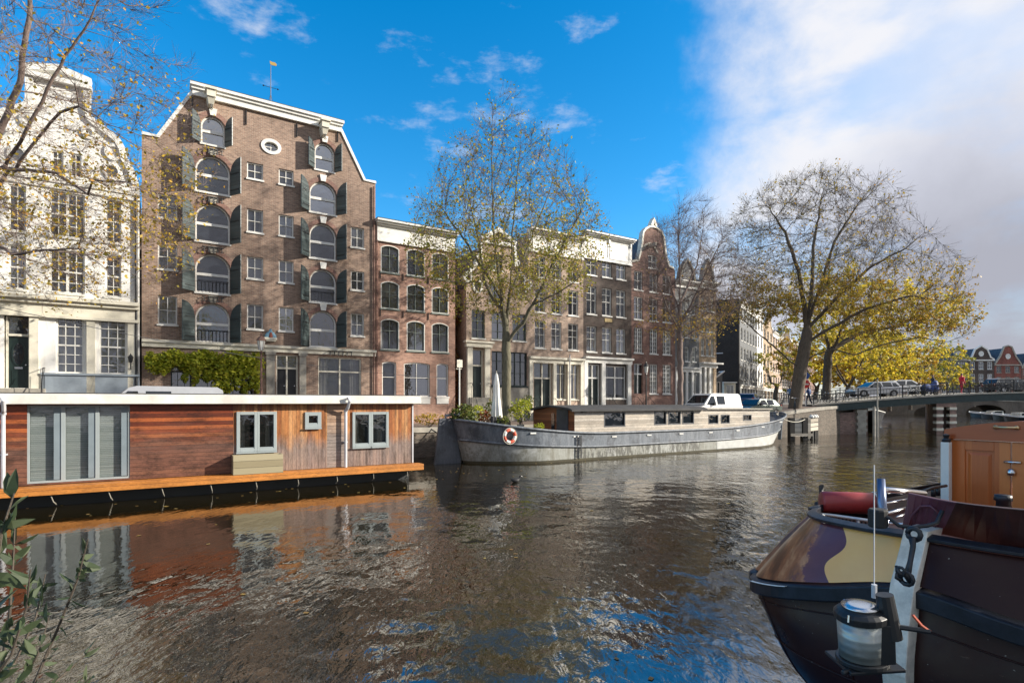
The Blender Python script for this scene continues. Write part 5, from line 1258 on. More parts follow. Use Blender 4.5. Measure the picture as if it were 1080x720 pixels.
spots = [(866,49.9,'bicycle at the left end of the bridge railing beside the second tree'),(880,49.6,'black bicycle leaning on the railing left of the silver estate car'),(887,50.3,'second bicycle close beside the one left of the silver estate car'),
 (962,49.5,'bicycle on the bridge railing right of the white car'),(971,49.5,'bicycle directly left of the blue covered scooter'),(997,49.5,'bicycle on the bridge just left of the red coated person'),
 (1026,49.5,'bicycle leaning on the railing just right of the red coated person'),(1036,49.5,'bicycle on the railing below the cream attic gable'),(1046,49.6,'bicycle on the railing between the two right hand far houses'),
 (1058,49.5,'bicycle on the railing below the far red gabled house'),(1070,49.5,'rightmost visible bicycle leaning on the bridge railing')]
for i, (px, y, lb) in enumerate(spots):
    x, z = deckat(px, y); bike(x, y, z, random.choice((0, math.pi))+random.uniform(-.1,.1), lb, random.uniform(-.12,-.05))
for (px, Y, rz, lb) in ((838,45.5,1.2,'bicycle standing left of the big leaning tree trunk'),(843,53,.9,'bicycle standing behind the big tree trunk'),(858,51.5,.4,'bicycle on the quay near the person in blue'),(870,52.5,.2,'bicycle under the second dark trunk'),(824,50,1.0,'bicycle parked among the bikes at the foot of the far row')):
    x = (px-540)/600*Y; bike(x, Y, gh(x, Y), rz, lb, .05)
for (px, v, lb) in ((655,-1.2,'red and black bicycle by the railing of the dark brick house'),(560,-1.0,'bicycle against the wall of the ochre gabled house'),(684,-1.0,'bicycle by the steps of the narrow neck-gabled house')):
    u = rowat(px, v); w_ = ROW.W(u, v); bike(w_[0], w_[1], GZ, A1, lb, -.05)
# scooter under a blue cover
x, z = deckat(980.5, 49.8); so = empty('scooter', (x, 49.8, z), .15, 'scooter under a blue cover parked at the bridge railing', 'scooter')
m = MB()
for xx in (-.6,.6): m.tube([(xx,-.05,.24),(xx,.05,.24)], .24, 16)
m.build('wheel', M['rubber'], so)
m = MB(); prof = [(-.85,.12,.45,.75),(-.6,.2,.35,.95),(-.2,.24,.3,.98),(.15,.22,.3,.95),(.4,.3,.3,1.25),(.62,.28,.3,1.32),(.8,.14,.35,.9)]
m.grid([[(x_, w_*math.cos(t), (a+b)/2+(b-a)/2*math.sin(t)) for t in [2*math.pi*i/12 for i in range(12)]] for x_, w_, a, b in prof], close=True)
m.add([(prof[0][0],0,.6)]+[], []); m.build('cover', paint('blue_cover', (.03,.07,.25), .55, .4, dscale=6), so, smooth=True)

# ================================================================ people
def person(loc, rz, label, top, trousers, stride=.18, lean=0.0, hair=(.05,.03,.02), seat=False):
    o = empty('person', loc, rz, label, 'person')
    def skin(name, V, E, Rr, mat, root=0, sub=1):
        me = bpy.data.meshes.new(name); me.from_pydata(V, E, []); me.materials.append(mat); ob = bpy.data.objects.new(name, me); COL.objects.link(ob); ob.parent = o
        s_ = ob.modifiers.new('Skin', 'SKIN'); s_.use_smooth_shade = True
        if not me.skin_vertices: 
            try: me.attributes.new('skin', 'FLOAT', 'POINT')
            except Exception: pass
        if me.skin_vertices:
            for i, r in enumerate(Rr): d = me.skin_vertices[0].data[i]; d.radius = (r, r*.85 if i < 99 else r); d.use_root = (i == root)
        sb = ob.modifiers.new('Sub', 'SUBSURF'); sb.levels = sub; sb.render_levels = sub; return ob
    sk = paint('skin_tone', (.52,.33,.24), .5, .15); l = lean
    # body: pelvis, spine, neck, head, arms and legs in one surface
    V = [(0,0,.95),(l*.3,0,1.15),(l*.8,0,1.38),(l,0,1.50),(l*1.1+.02,0,1.62),(l*1.1+.02,0,1.72),
         (l*.8,.18,1.42),(l*.6+.10,.24,1.15),(l*.6+.28,.20,.98),(l*.6+.36,.19,.95),(l*.8,-.18,1.42),(l*.6-.05,-.24,1.15),(l*.6+.08,-.24,.92),(l*.6+.12,-.23,.84),
         (0,.10,.90),(stride,.11,.50),(stride*.7,.11,.09),(stride*.7+.16,.12,.04),(0,-.10,.90),(-stride*.3,-.11,.48),(-stride*1.5,-.11,.10),(-stride*1.5+.16,-.12,.04)]
    E = [(0,1),(1,2),(2,3),(3,4),(4,5),(2,6),(6,7),(7,8),(8,9),(2,10),(10,11),(11,12),(12,13),(0,14),(14,15),(15,16),(16,17),(0,18),(18,19),(19,20),(20,21)]
    Rr = [.13,.12,.13,.06,.085,.075,.06,.045,.035,.03,.06,.045,.035,.03,.09,.06,.042,.04,.09,.06,.042,.04]
    b = skin('body', V, E, Rr, trousers)
    V = [(0,0,.86),(l*.3,0,1.12),(l*.8,0,1.36),(l*.95,0,1.47),(l*.8,.185,1.42),(l*.6+.10,.245,1.15),(l*.6+.26,.21,.99),(l*.8,-.185,1.42),(l*.6-.05,-.245,1.15),(l*.6+.08,-.245,.93)]
    skin('jacket', V, [(0,1),(1,2),(2,3),(2,4),(4,5),(5,6),(2,7),(7,8),(8,9)], [.17,.15,.16,.09,.085,.065,.055,.085,.065,.055], top)
    m = MB(); cx_ = l*1.1+.03
    m.grid([[(cx_+.085*math.sin(p)*math.cos(t)*1.1, .078*math.sin(p)*math.sin(t), 1.665+.115*math.cos(p)) for t in [2*math.pi*i/14 for i in range(14)]] for p in [math.pi*j/10 for j in range(11)]], close=True, flip=True)
    for s_ in (-1, 1): m.lathe([(.006,-.01),(.012,0),(.006,.01)], 6, (cx_+.09, s_*.03, 1.675)); m.lathe([(.01,-.03),(.02,0),(.01,.03)], 6, (cx_-.0, s_*.08, 1.66))
    m.lathe([(.008,-.025),(.016,-.01),(.006,.02)], 6, (cx_+.095,0,1.65)); m.build('head', sk, o, smooth=True)
    m = MB(); m.grid([[(cx_-.012+.098*math.sin(p)*math.cos(t), .09*math.sin(p)*math.sin(t), 1.675+.125*math.cos(p)) for t in [2*math.pi*i/14 for i in range(14)]] for p in [math.pi*.5*j/6 for j in range(7)]], close=True, flip=True)
    m.build('hair', paint('hair', hair, .6, .2), o, smooth=True); return o
jeans = paint('dark_jeans', (.03,.04,.07), .8, .3)
Y = 50.0; x = (853-540)/600*Y; person((x, Y, gh(x, Y)), 2.2, 'person in a dark blue jacket walking on the quay beside the no entry sign', paint('blue_jacket', (.04,.09,.24), .7, .2), jeans)
x, z = deckat(1014, 50.4); person((x, 50.4, z), 0.2, 'person in a bright red coat on the bridge', paint('red_coat', (.75,.03,.06), .7, .15), paint('red_trousers', (.5,.03,.06), .7, .2), .12)
x, z = deckat(984, 51.2); person((x, 51.2, z), 3.0, 'person in dark clothes passing behind the blue covered scooter', paint('dark_coat', (.03,.03,.05), .7, .2), jeans, .2)
x = (833-540)/600*56; person((x, 56, gh(x, 56)), 1.2, 'person in a blue coat among the bicycles left of the big trunk', paint('light_blue_coat', (.08,.20,.42), .7, .2), jeans)

# ================================================================ street furniture
def lamp(fr, x, y, label, col='black', h=4.0, z=0.0, crown=False):
    o = fr.empty('street_lamp', label, 'street lamp', 'old canal street lamps', x=x, y=y, z=z); m = MB()
    m.lathe([(.16,0),(.16,.25),(.10,.35),(.09,.9),(.11,.95),(.06,1.05),(.045,h-.9),(.08,h-.85),(.05,h-.75)], 10); m.tube([(-.22,0,h-1.05),(.22,0,h-1.05)], .02, 6); m.build('post', M[col], o, smooth=False)
    m = MB(); m.lathe([(.11,h-.72),(.19,h-.25),(.20,h-.24)], 6); m.build('lantern_glass', M['lantern_glass'], o)
    m = MB(); m.lathe([(.235,h-.24),(.235,h-.21),(.12,h-.05),(.05,h-.02),(.06,h+.05),(.02,h+.14)], 6); 
    for k in range(6): a = math.pi/3*k; m.tube([(.112*math.cos(a),.112*math.sin(a),h-.72),(.195*math.cos(a),.195*math.sin(a),h-.24)], .012, 4)
    m.build('lantern_cap', M[col], o); return o
M['lantern_glass'] = paint('milky_lantern_glass', (.62,.64,.62), .15, .1)
u = rowat(275.5, -2.5); zt_ = ROW.L(275.5, 354, -2.5)[1]
lamp(ROW, u, -2.5, 'old canal lamp with a dark red post in front of the vine of the warehouse', 'b_oxblood', h=zt_)
u = rowat(681.5, -2.5); lamp(ROW, u, -2.5, 'black street lamp in front of the narrow neck-gabled house', 'black', h=4.2)
# street name post
u = rowat(484.5, -6.0); o = ROW.empty('street_sign', 'white post with a small pale street sign between two brick houses', 'sign', x=u, y=-6.0); hz = ROW.L(484.5, 379, -6.0)[1]
m = MB(); m.tube([(0,0,0),(0,0,hz)], .04, 8); m.build('post', M['trim'], o); m = MB(); m.box(-.16, .16, -.05, -.02, hz-.42, hz-.02); m.tube([(-.2,0,hz-.5),(.14,0,hz-.5)], .02, 5); m.build('sign_plate', M['cream'], o)
# no entry sign
Y = 49.5; x = (849.5-540)/600*Y; zb_ = gh(x, Y); o = empty('road_sign', (x, Y, zb_), -.5, 'round red no entry sign on a pole right of the big trunk', 'sign')
hz = 2.75+(424-401.5)/600*Y-zb_
m = MB(); m.tube([(0,0,0),(0,0,hz+.15)], .04, 8); m.build('pole', M['zinc'], o)
m = MB(); zc_ = 2.75+(424-405)/600*Y-zb_; m.plate(ellipse(0, zc_, .36, .36, 24), y0=-.06, y1=-.04, back=True); s1 = m.build('disc', plain('sign_red', (.6,.02,.02), .35), o)
m = MB(); m.box(-.26, .26, -.066, -.061, zc_-.06, zc_+.06); m.build('bar', M['trim'], s1)
m = MB(); m.plate(ellipse(0, zc_+.75, .34, .34, 24), y0=-.06, y1=-.04, back=True); m.build('blue_disc', plain('sign_blue', (.03,.10,.35), .4), o)
# folded white parasol on the barge
px_ = 523.5; s_ = BG.L(px_, 424, 2.4)[0]; zt_ = BG.L(px_, 393, 2.4)[1]
o = BG.empty('folded_parasol', 'folded white parasol standing among the plants on the barge deck', 'parasol', x=s_, y=2.4, z=1.55)
hh_ = zt_-1.55; m = MB(); m.tube([(0,0,0),(0,0,hh_+.1)], .025, 8); m.build('pole', M['stone'], o)
m = MB(); rings = []
for k, (r_, z_) in enumerate(((.22,.25),(.24,.5),(.17,hh_*.45),(.13,hh_*.6),(.12,hh_*.78),(.06,hh_*.95),(.02,hh_))): rings.append([(r_*(1+.28*math.cos(8*t))*math.cos(t), r_*(1+.28*math.cos(8*t))*math.sin(t), z_) for t in [2*math.pi*i/32 for i in range(32)]])
m.grid(rings, close=True, flip=True); m.build('canopy', M['trim'], o, smooth=True)
# wooden guard fence with piles in the water, left of the bridge
GD = Fr(((835-540)/600*41.5, 41.5), .0, 0.0)
o = empty('guard_fence', ((842-540)/600*41.5, 41.5, 0), .10, 'pale timber fender fence on black piles beside the bow of the grey barge', 'fence')
def pX(px, Y=41.5): return (px-842)/600*Y
def pZ(py, Y=41.5): return 2.75-(py-424)/600*Y
m = MB()
for px in (834, 848.3): m.box(pX(px-2.6), pX(px+2.6), -.18, .18, -1, pZ(440.5))
m.build('pile', paint('tarred_pile', (.02,.018,.015), .7, .5), o)
M['grey_timber'] = planks('grey_timber', [(.34,.30,.24),(.48,.43,.35),(.58,.53,.44)], axis=2, pw=.3, weather=(.3,.28,.25), gap=.07)
m = MB(); m.box(pX(837), pX(845.5), -.06, .08, .35, pZ(441)); m.box(pX(831.5), pX(856), -.26, -.185, pZ(459.5), pZ(456.8)); m.box(pX(852), pX(855), -.1, .1, pZ(462), pZ(440.5)); m.build('post_boards', M['grey_timber'], o)
m = MB(); 
for k in range(3): z1 = pZ(442+4.6*k); m.hexa([(pX(852),.0,z1-.27),(pX(876),1.2,z1-.22),(pX(876),1.3,z1-.22),(pX(852),.1,z1-.27)],[(pX(852),.0,z1),(pX(876),1.2,z1+.05),(pX(876),1.3,z1+.05),(pX(852),.1,z1)])
m.build('rail_boards', M['grey_timber'], o)
m = MB()
for px in (856.5, 865.5, 871.5, 876): k = (px-852)/24; m.tube([(pX(px),.25+1.2*k,-1),(pX(px),.25+1.2*k,pZ(440.5))], .16, 8)
m.build('back_piles', paint('pile_dark', (.03,.027,.022), .7, .4), o)
m = MB()
for px in (865.5, 871.5, 876): k = (px-852)/24; m.lathe([(.18,0),(.18,.10),(.05,.22)], 8, (pX(px),.25+1.2*k,pZ(440.5)))
m.build('pile_caps', M['trim'], o)
# thin mooring poles
for px, Y, top, lb in ((925.3,45.5,399.5,'tall thin pale mooring pole standing in the water before the bridge'),(921.8,46.8,429,'short pale mooring post just left of the tall thin pole')):
    x = (px-540)/600*Y; o = empty('mooring_pole', (x, Y, 0), 0, lb, 'mooring pole'); m = MB(); h_ = 2.75+(424-top)/600*Y
    m.tube([(0,0,-1),(0,0,h_)], [.07,.05] if top < 410 else [.12,.11], 8); m.build('pole', M['stone'], o); m = MB(); m.lathe([(.09,0),(.09,.08),(.02,.12)], 8, (0,0,h_)); 
    if top < 410: m.box(-.2,.05,-.03,.03,h_-.45,h_-.40)
    m.build('pole_cap', M['black'], o)
# small boats beyond / under the bridge
def smallboat(loc, rz, L_, W_, h_, label, mat, cabin=None, deckm='trim'):
    o = empty('moored_boat', loc, rz, label, 'boat', 'boats moored beyond the bridge'); m = MB(); rings = []
    def hw(t): return W_/2*max(.02, (1-max(0,(t-.45)/.55)**2))*min(1,.75+t)
    for i in range(13):
        t = i/12; g_ = h_*(1+.45*t*t); rings.append([(L_*(t-.5)+(L_*.06*z if t > .6 else 0), s_*hw(t)*(.6+.4*z), -.3+(g_+.3)*z) for s_, z in ((-1,1),(-1,.5),(-1,0),(1,0),(1,.5),(1,1))])
    m.grid(rings); m.add(rings[0], [tuple(range(6))]); m.build('hull', mat, o, smooth=False)
    m = MB(); m.grid([[(L_*(i/12-.5)+(L_*.06 if i/12 > .6 else 0), s_*hw(i/12), h_*(1+.45*(i/12)**2)+.01) for s_ in (-1,1)] for i in range(13)]); m.build('deck', M[deckm], o)
    m = MB()
    for s_ in (-1,1): m.tube([(L_*(i/12-.5)+(L_*.06 if i/12 > .6 else 0), s_*hw(i/12), h_*(1+.45*(i/12)**2)) for i in range(13)], .07, 5)
    m.build('gunwale', M['trim'], o)
    if cabin: 
        a, b, c = cabin; m = MB(); m.hexa([(a,-W_*.32,h_),(b,-W_*.32,h_),(b,W_*.32,h_),(a,W_*.32,h_)], [(a+.1,-W_*.28,h_+c),(b-.2,-W_*.28,h_+c),(b-.2,W_*.28,h_+c),(a+.1,W_*.28,h_+c)]); cb = m.build('cabin', M['cream'], o)
        m = MB(); m.box(a+.3,b-.45,-W_*.32-.01,-W_*.305,h_+c*.45,h_+c*.85); m.box(a-.0+.03,a+.045,-W_*.22,W_*.22,h_+c*.4,h_+c*.85); m.build('cabin_window', M['car_glass'], cb)
    return o
Y = 62; x = (934-540)/600*Y; smallboat((x, Y+3, 0), A2+math.pi+.1, 9.5, 3.2, 1.35, 'black hulled boat with a white rim and cabin moored under the bridge', M['black'], (-3.4,.8,1.15), 'slate')
for i, (px, Y, lb, mt) in enumerate(((1035,104,'small dark open boat leftmost of the boats before the arch bridge','darkgreen'),(1048,96,'dark sloop second from the left before the arch bridge','black'),(1062,88,'dark sloop third from the left before the arch bridge','darkgreen'),(1076,80,'long dark boat at the right edge beyond the bridge','black'))):
    x = (px-540)/600*Y; smallboat((x, Y, 0), A2+.3, 7.5, 2.4, .7, lb, M[mt], (-1.5,1.0,.6) if i % 2 else None, 'slate')
# glazed hoarding and lean-to beside the black wall
def wallthing(px0, px1, py0, py1, Y, name, label, cat, lean=False):
    xa = (px0-540)/600*Y; xb = (px1-540)/600*Y; z1 = 2.75+(424-py0)/600*Y; o = empty(name, (xa, Y, GZ), 0, label, cat); w = xb-xa; h_ = z1-GZ
    m = MB(); m.box(0,w,.3,1.4,-.2,h_-.12); m.build('wall', M['cream'] if not lean else M['greyfac'], o)
    m = MB(); 
    if lean: m.hexa([(-.1,-.1,h_-.9),(w+.1,-.1,h_-.1),(w+.1,1.5,h_-.1),(-.1,1.5,h_-.9)],[(-.1,-.1,h_-.78),(w+.1,-.1,h_+.02),(w+.1,1.5,h_+.02),(-.1,1.5,h_-.78)])
    else: m.box(-.1,w+.1,.1,1.5,h_-.12,h_)
    m.build('roof', M['trim'], o); 
    window(o, .25, w-.25, h_*.45 if not lean else .1, h_-.35 if not lean else h_-1.1, y=.25, nx=4 if not lean else 1, nz=1, rec=-.02, fm='trim'); return o
wallthing(764.5, 777, 402.5, 421, 64, 'kiosk', 'small cream kiosk with a row of windows under the black side wall', 'kiosk')
wallthing(754, 763, 391, 421, 57, 'lean_to', 'grey lean-to with a white sloping roof next to the sand coloured corner house', 'shed', True)
# hanging cable from the left
o = empty('cable', ROW.W(rowat(0,-6.6), -6.6, 0), 0, 'thin dark cable hanging across the white house and the warehouse ground floor', 'cable')
a = Vector(ROW.W(rowat(-40,-6.6), -6.6, ROW.L(-40,315,-6.6)[1])); b = Vector(ROW.W(rowat(470,-1.0), -1.0, ROW.L(470,398,-1.0)[1])); loc = o.location
m = MB(); pts_ = [a.lerp(b, t/24)-Vector((0,0,.5*4*(t/24)*(1-t/24))) - loc for t in range(25)]; m.tube(pts_, .012, 5); m.build('wire', M['slate'], o)
# white crown: creeper and shrubs helpers live with the trees

def rope(name, label, a, b, sag, r=.02, mat='cream'):
    a = Vector(a); b = Vector(b); o = empty(name, a, 0, label, 'rope'); m = MB(); m.tube([(b-a)*t/12-Vector((0,0,4*sag*(t/12)*(1-t/12))) for t in range(13)], r, 6); m.build('line', M[mat], o); return o
pa = BG.W(bu0+LB-1.2, HW-.6, gun(LB-1.2)+.1); rope('mooring_rope', 'pale mooring rope from the bow of the grey barge to the timber guard fence', pa, ((848.3-540)/600*41.5, 41.4, 1.5), .35)
pa = BG.W(bu0+1.7, HW+.6, gun(1.7)); w_ = ROW.W(ROW.L(452, 424, -6.4)[0], -6.4, .05); rope('mooring_rope', 'dark mooring rope from the barge stern to the quay beside the houseboat', pa, w_, .55, .03, 'iron')
# a coot on the water
cx_, cy_ = (544-540)/600*19.6, 19.6
o = empty('coot', (cx_, cy_, 0), .4, 'small black coot with a white bill swimming before the grey barge', 'bird'); m = MB()
secs = [(-.20,.10,.006),(-.17,.09,.03),(-.10,.07,.065),(0,.055,.085),(.08,.06,.075),(.12,.10,.045),(.135,.15,.030),(.15,.19,.036),(.175,.20,.036),(.20,.195,.022),(.215,.19,.008)]
m.grid([[(x, r*.95*math.cos(t), z+r*math.sin(t)) for t in [2*math.pi*q/12 for q in range(12)]] for x, z, r in secs], close=True); m.build('body', plain('coot_black', (.012,.012,.014), .6), o, smooth=True)
m = MB(); m.tube([(.205,0,.195),(.245,0,.182)], [.014,.004], 6); m.build('bill', M['trim'], o)
# ================================================================ trees
rng = np.random.default_rng(11)
def grow(seeds, attr, step=.35, infl=3.0, kill=.8, iters=120, up=.08, noisea=.12, maxn=11000):
    """branches grown towards points spread through the crown; seeds: list of polylines, the first is the trunk"""
    pos = []; par = []
    for ply, parent_at in seeds:
        base = -1 if parent_at is None else parent_at
        if base == -1 and parent_at is None: prev = -1
        else:
            P_ = np.array(pos); prev = int(np.argmin(np.linalg.norm(P_-np.array(ply[0]), axis=1)))
        for i in range(len(ply)-1 if True else 0):
            a = np.array(ply[i], float); b = np.array(ply[i+1], float); n = max(1, int(np.linalg.norm(b-a)/step))
            if prev == -1: pos.append(a); par.append(-1); prev = 0
            for k in range(1, n+1):
                q = a+(b-a)*k/n + rng.normal(0, .02, 3); pos.append(q); par.append(prev); prev = len(pos)-1
    P_ = np.zeros((maxn+10, 3)); n = len(pos); P_[:n] = np.array(pos); A_ = attr.copy()
    start = max(0, min(len(seeds[0][0])*0, n-1)); nseed = int(np.linalg.norm(np.array(seeds[0][0][-1])-np.array(seeds[0][0][0]))/step*.8)
    D = np.linalg.norm(A_[:,None,:]-P_[None,nseed:n,:], axis=2); near = D.argmin(1)+nseed; dist = D.min(1)
    keep = dist > kill; A_, near, dist = A_[keep], near[keep], dist[keep]
    nch = np.zeros(maxn+10, int)
    for i_, q_ in enumerate(par):
        if q_ >= 0: nch[q_] += 1
    for it in range(iters):
        if len(A_) == 0 or n > maxn-300: break
        act = dist < infl
        if not act.any(): break
        dirs = {}
        v = A_[act]-P_[near[act]]; v /= np.linalg.norm(v, axis=1)[:,None]+1e-9
        acc = np.zeros((n, 3)); np.add.at(acc, near[act], v); idx = np.unique(near[act]); idx = idx[nch[idx] < 3]
        if len(idx) == 0: break
        nch[idx] += 1
        d = acc[idx]; pp = np.array([par[i] if par[i] >= 0 else i for i in idx]); inert = P_[idx]-P_[pp]; inert /= np.linalg.norm(inert, axis=1)[:,None]+1e-9
        d /= np.linalg.norm(d, axis=1)[:,None]+1e-9; d += inert*.45 + rng.normal(0, noisea, d.shape); d[:,2] += up; d /= np.linalg.norm(d, axis=1)[:,None]+1e-9
        new = P_[idx]+d*step; m_ = len(new); P_[n:n+m_] = new; par += list(idx); 
        dn_ = np.linalg.norm(A_[:,None,:]-new[None,:,:], axis=2); mn = dn_.argmin(1); md = dn_.min(1); upd = md < dist; near[upd] = mn[upd]+n; dist[upd] = md[upd]; n += m_
        keep = dist > kill; A_, near, dist = A_[keep], near[keep], dist[keep]
    return P_[:n], np.array(par[:n])
def tree_mesh(P_, par, Rt, tip=.012):
    n = len(P_); cnt = np.zeros(n); ch = [[] for _ in range(n)]
    for i in range(n-1, 0, -1):
        if not ch[i]: cnt[i] = 1
        if par[i] >= 0: cnt[par[i]] += cnt[i]; ch[par[i]].append(i)
    if cnt[0] == 0: cnt[0] = 1
    e = math.log(max(2, cnt[0]))/math.log(Rt/tip); rad = tip*np.power(np.maximum(cnt, 1), 1/e)
    m = MB(); stack = [(0, None)]
    while stack:
        s_, p0 = stack.pop(); path = [] if p0 is None else [p0]; r_ = [] if p0 is None else [min(rad[s_]*1.25, rad[p0])]
        i = s_
        while True:
            path.append(i); r_.append(rad[i]); c = ch[i]
            if not c: break
            c = sorted(c, key=lambda k: -cnt[k])
            for k in c[1:]: stack.append((k, i))
            i = c[0]
        if len(path) > 1:
            pts = [P_[k] for k in path]; r_[-1] *= .5
            sides = 10 if r_[0] > .15 else 6 if r_[0] > .05 else 4 if r_[0] > .02 else 3
            if sides <= 4 and len(pts) > 4: keep = list(range(0, len(pts)-1, 2))+[len(pts)-1]; pts = [pts[k] for k in keep]; r_ = [r_[k] for k in keep]
            m.tube(pts, r_, sides, cap=False)
    return m, rad, cnt
def tree(name, label, base, seeds, attr, Rt, leaf_n, leaf_s, leafm, bark, group='trees along the canal', twigs=2, twl=.7, tw_r=.006, leafw=None, step=.4, infl=3.5, kill=.9, tip=.012, cat='tree', cluster=1, up=.08, twr_max=.03, cluster_all=False, noisea=.12, twb='bark_p'):
    o = empty(name, base, 0, label, cat, group); B_ = np.array(base)
    P_, par = grow(seeds, attr, step=step, infl=infl, kill=kill, up=up, noisea=noisea); m, rad, cnt = tree_mesh(P_-B_, par, Rt, tip)
    m.build('trunk', M[bark], o, smooth=True)
    thin = np.where(rad < twr_max)[0]; m = MB(); pts_l = []
    sel = rng.choice(thin, size=int(len(thin)*twigs)) if len(thin) else []
    for i in sel:
        p = P_[i]-B_; q = P_[par[i]]-B_; d = p-q; d /= np.linalg.norm(d)+1e-9
        d = d*.95 + rng.normal(0, .48, 3); d[2] += .30; d /= np.linalg.norm(d)+1e-9; L_ = twl*rng.uniform(.45, 1.25)
        b1 = p+d*L_*.4; d2 = d+rng.normal(0, .22, 3); d2 /= np.linalg.norm(d2); b2 = b1+d2*L_*.35; d3 = d2+rng.normal(0, .22, 3)+np.array((0,0,.1)); b3 = b2+d3/np.linalg.norm(d3)*L_*.3
        m.tube([p, b1, b2, b3], [tw_r*1.4, tw_r, tw_r*.7, tw_r*.4], 3, cap=False)
        s1 = b1+(rng.normal(0,.45,3)+d+np.array((0,0,.2)))*L_*.33; m.tube([b1, s1], [tw_r*.7, tw_r*.4], 3, cap=False)
        s2 = b2+(rng.normal(0,.45,3)+d+np.array((0,0,.2)))*L_*.25; m.tube([b2, s2], [tw_r*.6, tw_r*.4], 3, cap=False)
        pts_l += [b2, b3, s1, s2] if not cluster_all else [b1, b2, b3, s1, s2]
    if len(sel): m.build('twigs', M[twb], o)
    if leaf_n and len(pts_l):
        pl = np.array(pts_l); w = np.ones(len(pl)) if leafw is None else np.array([max(0, leafw(p+B_)) for p in pl])
        if w.sum() > 0:
            w = w*np.power(rng.uniform(0, 1, len(pl)), 1.6); ii = rng.choice(len(pl), size=leaf_n, p=w/w.sum()); c = pl[ii] + rng.normal(0, .09*cluster, (leaf_n, 3)); c[:,2] -= .04
            o.children; lo_ = leaves_mesh('leaves', c, leaf_s, M[leafm], o)
    return o
def leaves_mesh(name, c, s_, mat, parent, flat=.5, label=None):
    n = len(c); a = rng.normal(0, 1, (n, 3)); a[:,2] *= .7; a /= np.linalg.norm(a, axis=1)[:,None]
    b = rng.normal(0, 1, (n, 3)); b -= (a*b).sum(1)[:,None]*a; b /= np.linalg.norm(b, axis=1)[:,None]; sz = (s_*rng.uniform(.6, 1.3, n))[:,None]
    nn = np.cross(a, b)
    v = np.stack([c-a*sz*.6, c-a*sz*.05+b*sz*.38+nn*sz*.1, c+a*sz*.6, c-a*sz*.05-b*sz*.38+nn*sz*.1], 1).reshape(-1, 3)
    me = bpy.data.meshes.new(name); me.vertices.add(4*n); me.vertices.foreach_set('co', v.ravel()); me.loops.add(4*n); me.loops.foreach_set('vertex_index', np.arange(4*n)); me.polygons.add(n)
    me.polygons.foreach_set('loop_start', np.arange(n)*4); me.polygons.foreach_set('loop_total', np.full(n, 4)); me.materials.append(mat); me.update(calc_edges=True); me.validate()
    o = bpy.data.objects.new(name, me); COL.objects.link(o); o.parent = parent; return o
def ell(n, c, r): 
    p = rng.normal(0, 1, (n, 3)); p /= np.linalg.norm(p, axis=1)[:,None]; p *= np.power(rng.uniform(.15, 1, n), 1/2.6)[:,None]; return np.array(c)+p*np.array(r)
def prof(n, cx, cy, pr, ex=1.0):
    z = np.array([p[0] for p in pr]); r = np.array([p[1] for p in pr]); zz = rng.uniform(z[0], z[-1], n*3); rr = np.interp(zz, z, r); k = rng.uniform(0, r.max()**2, n*3) < rr**2; zz = zz[k][:n]; rr = rr[k][:n]
    t = rng.uniform(0, 2*math.pi, len(zz)); q = np.sqrt(rng.uniform(.02, 1, len(zz)))*rr; return np.stack([cx+q*np.cos(t), cy+q*np.sin(t)*ex, zz], 1)
def cl(px, py, Y): return ((px-540)/600*Y, Y, H+(424-py)/600*Y)
M['bark'] = barkmat('bark_brown', (.045,.035,.026), (.13,.105,.08)); M['bark_t'] = barkmat('bark_tan', (.075,.058,.042), (.17,.135,.10)); M['bark_l'] = barkmat('bark_olive', (.08,.075,.045), (.21,.19,.13)); M['bark_p'] = barkmat('bark_mauve', (.11,.08,.07), (.25,.19,.165))
M['leaf_y'] = leafmat('leaf_yellow', [(0,(.22,.19,.03)),(.35,(.45,.34,.045)),(.7,(.62,.42,.06)),(1,(.50,.24,.04))])
M['leaf_g'] = leafmat('leaf_olive', [(0,(.20,.22,.035)),(.4,(.36,.36,.05)),(.75,(.52,.44,.07)),(1,(.55,.33,.07))])
M['leaf_b'] = leafmat('leaf_bright', [(0,(.34,.34,.04)),(.5,(.68,.56,.06)),(1,(.80,.56,.06))], .5)
M['leaf_v'] = leafmat('leaf_vine', [(0,(.20,.26,.03)),(.5,(.40,.44,.04)),(1,(.62,.58,.07))], .45)
M['leaf_s'] = leafmat('leaf_shrub', [(0,(.05,.09,.02)),(.6,(.14,.17,.04)),(1,(.26,.24,.06))], .35)
M['leaf_r'] = leafmat('leaf_red', [(0,(.12,.03,.015)),(.5,(.22,.06,.02)),(1,(.18,.14,.03))], .3)
M['leaf_w'] = leafmat('leaf_willow', [(0,(.035,.055,.025)),(.6,(.07,.095,.045)),(1,(.12,.14,.08))], .3)

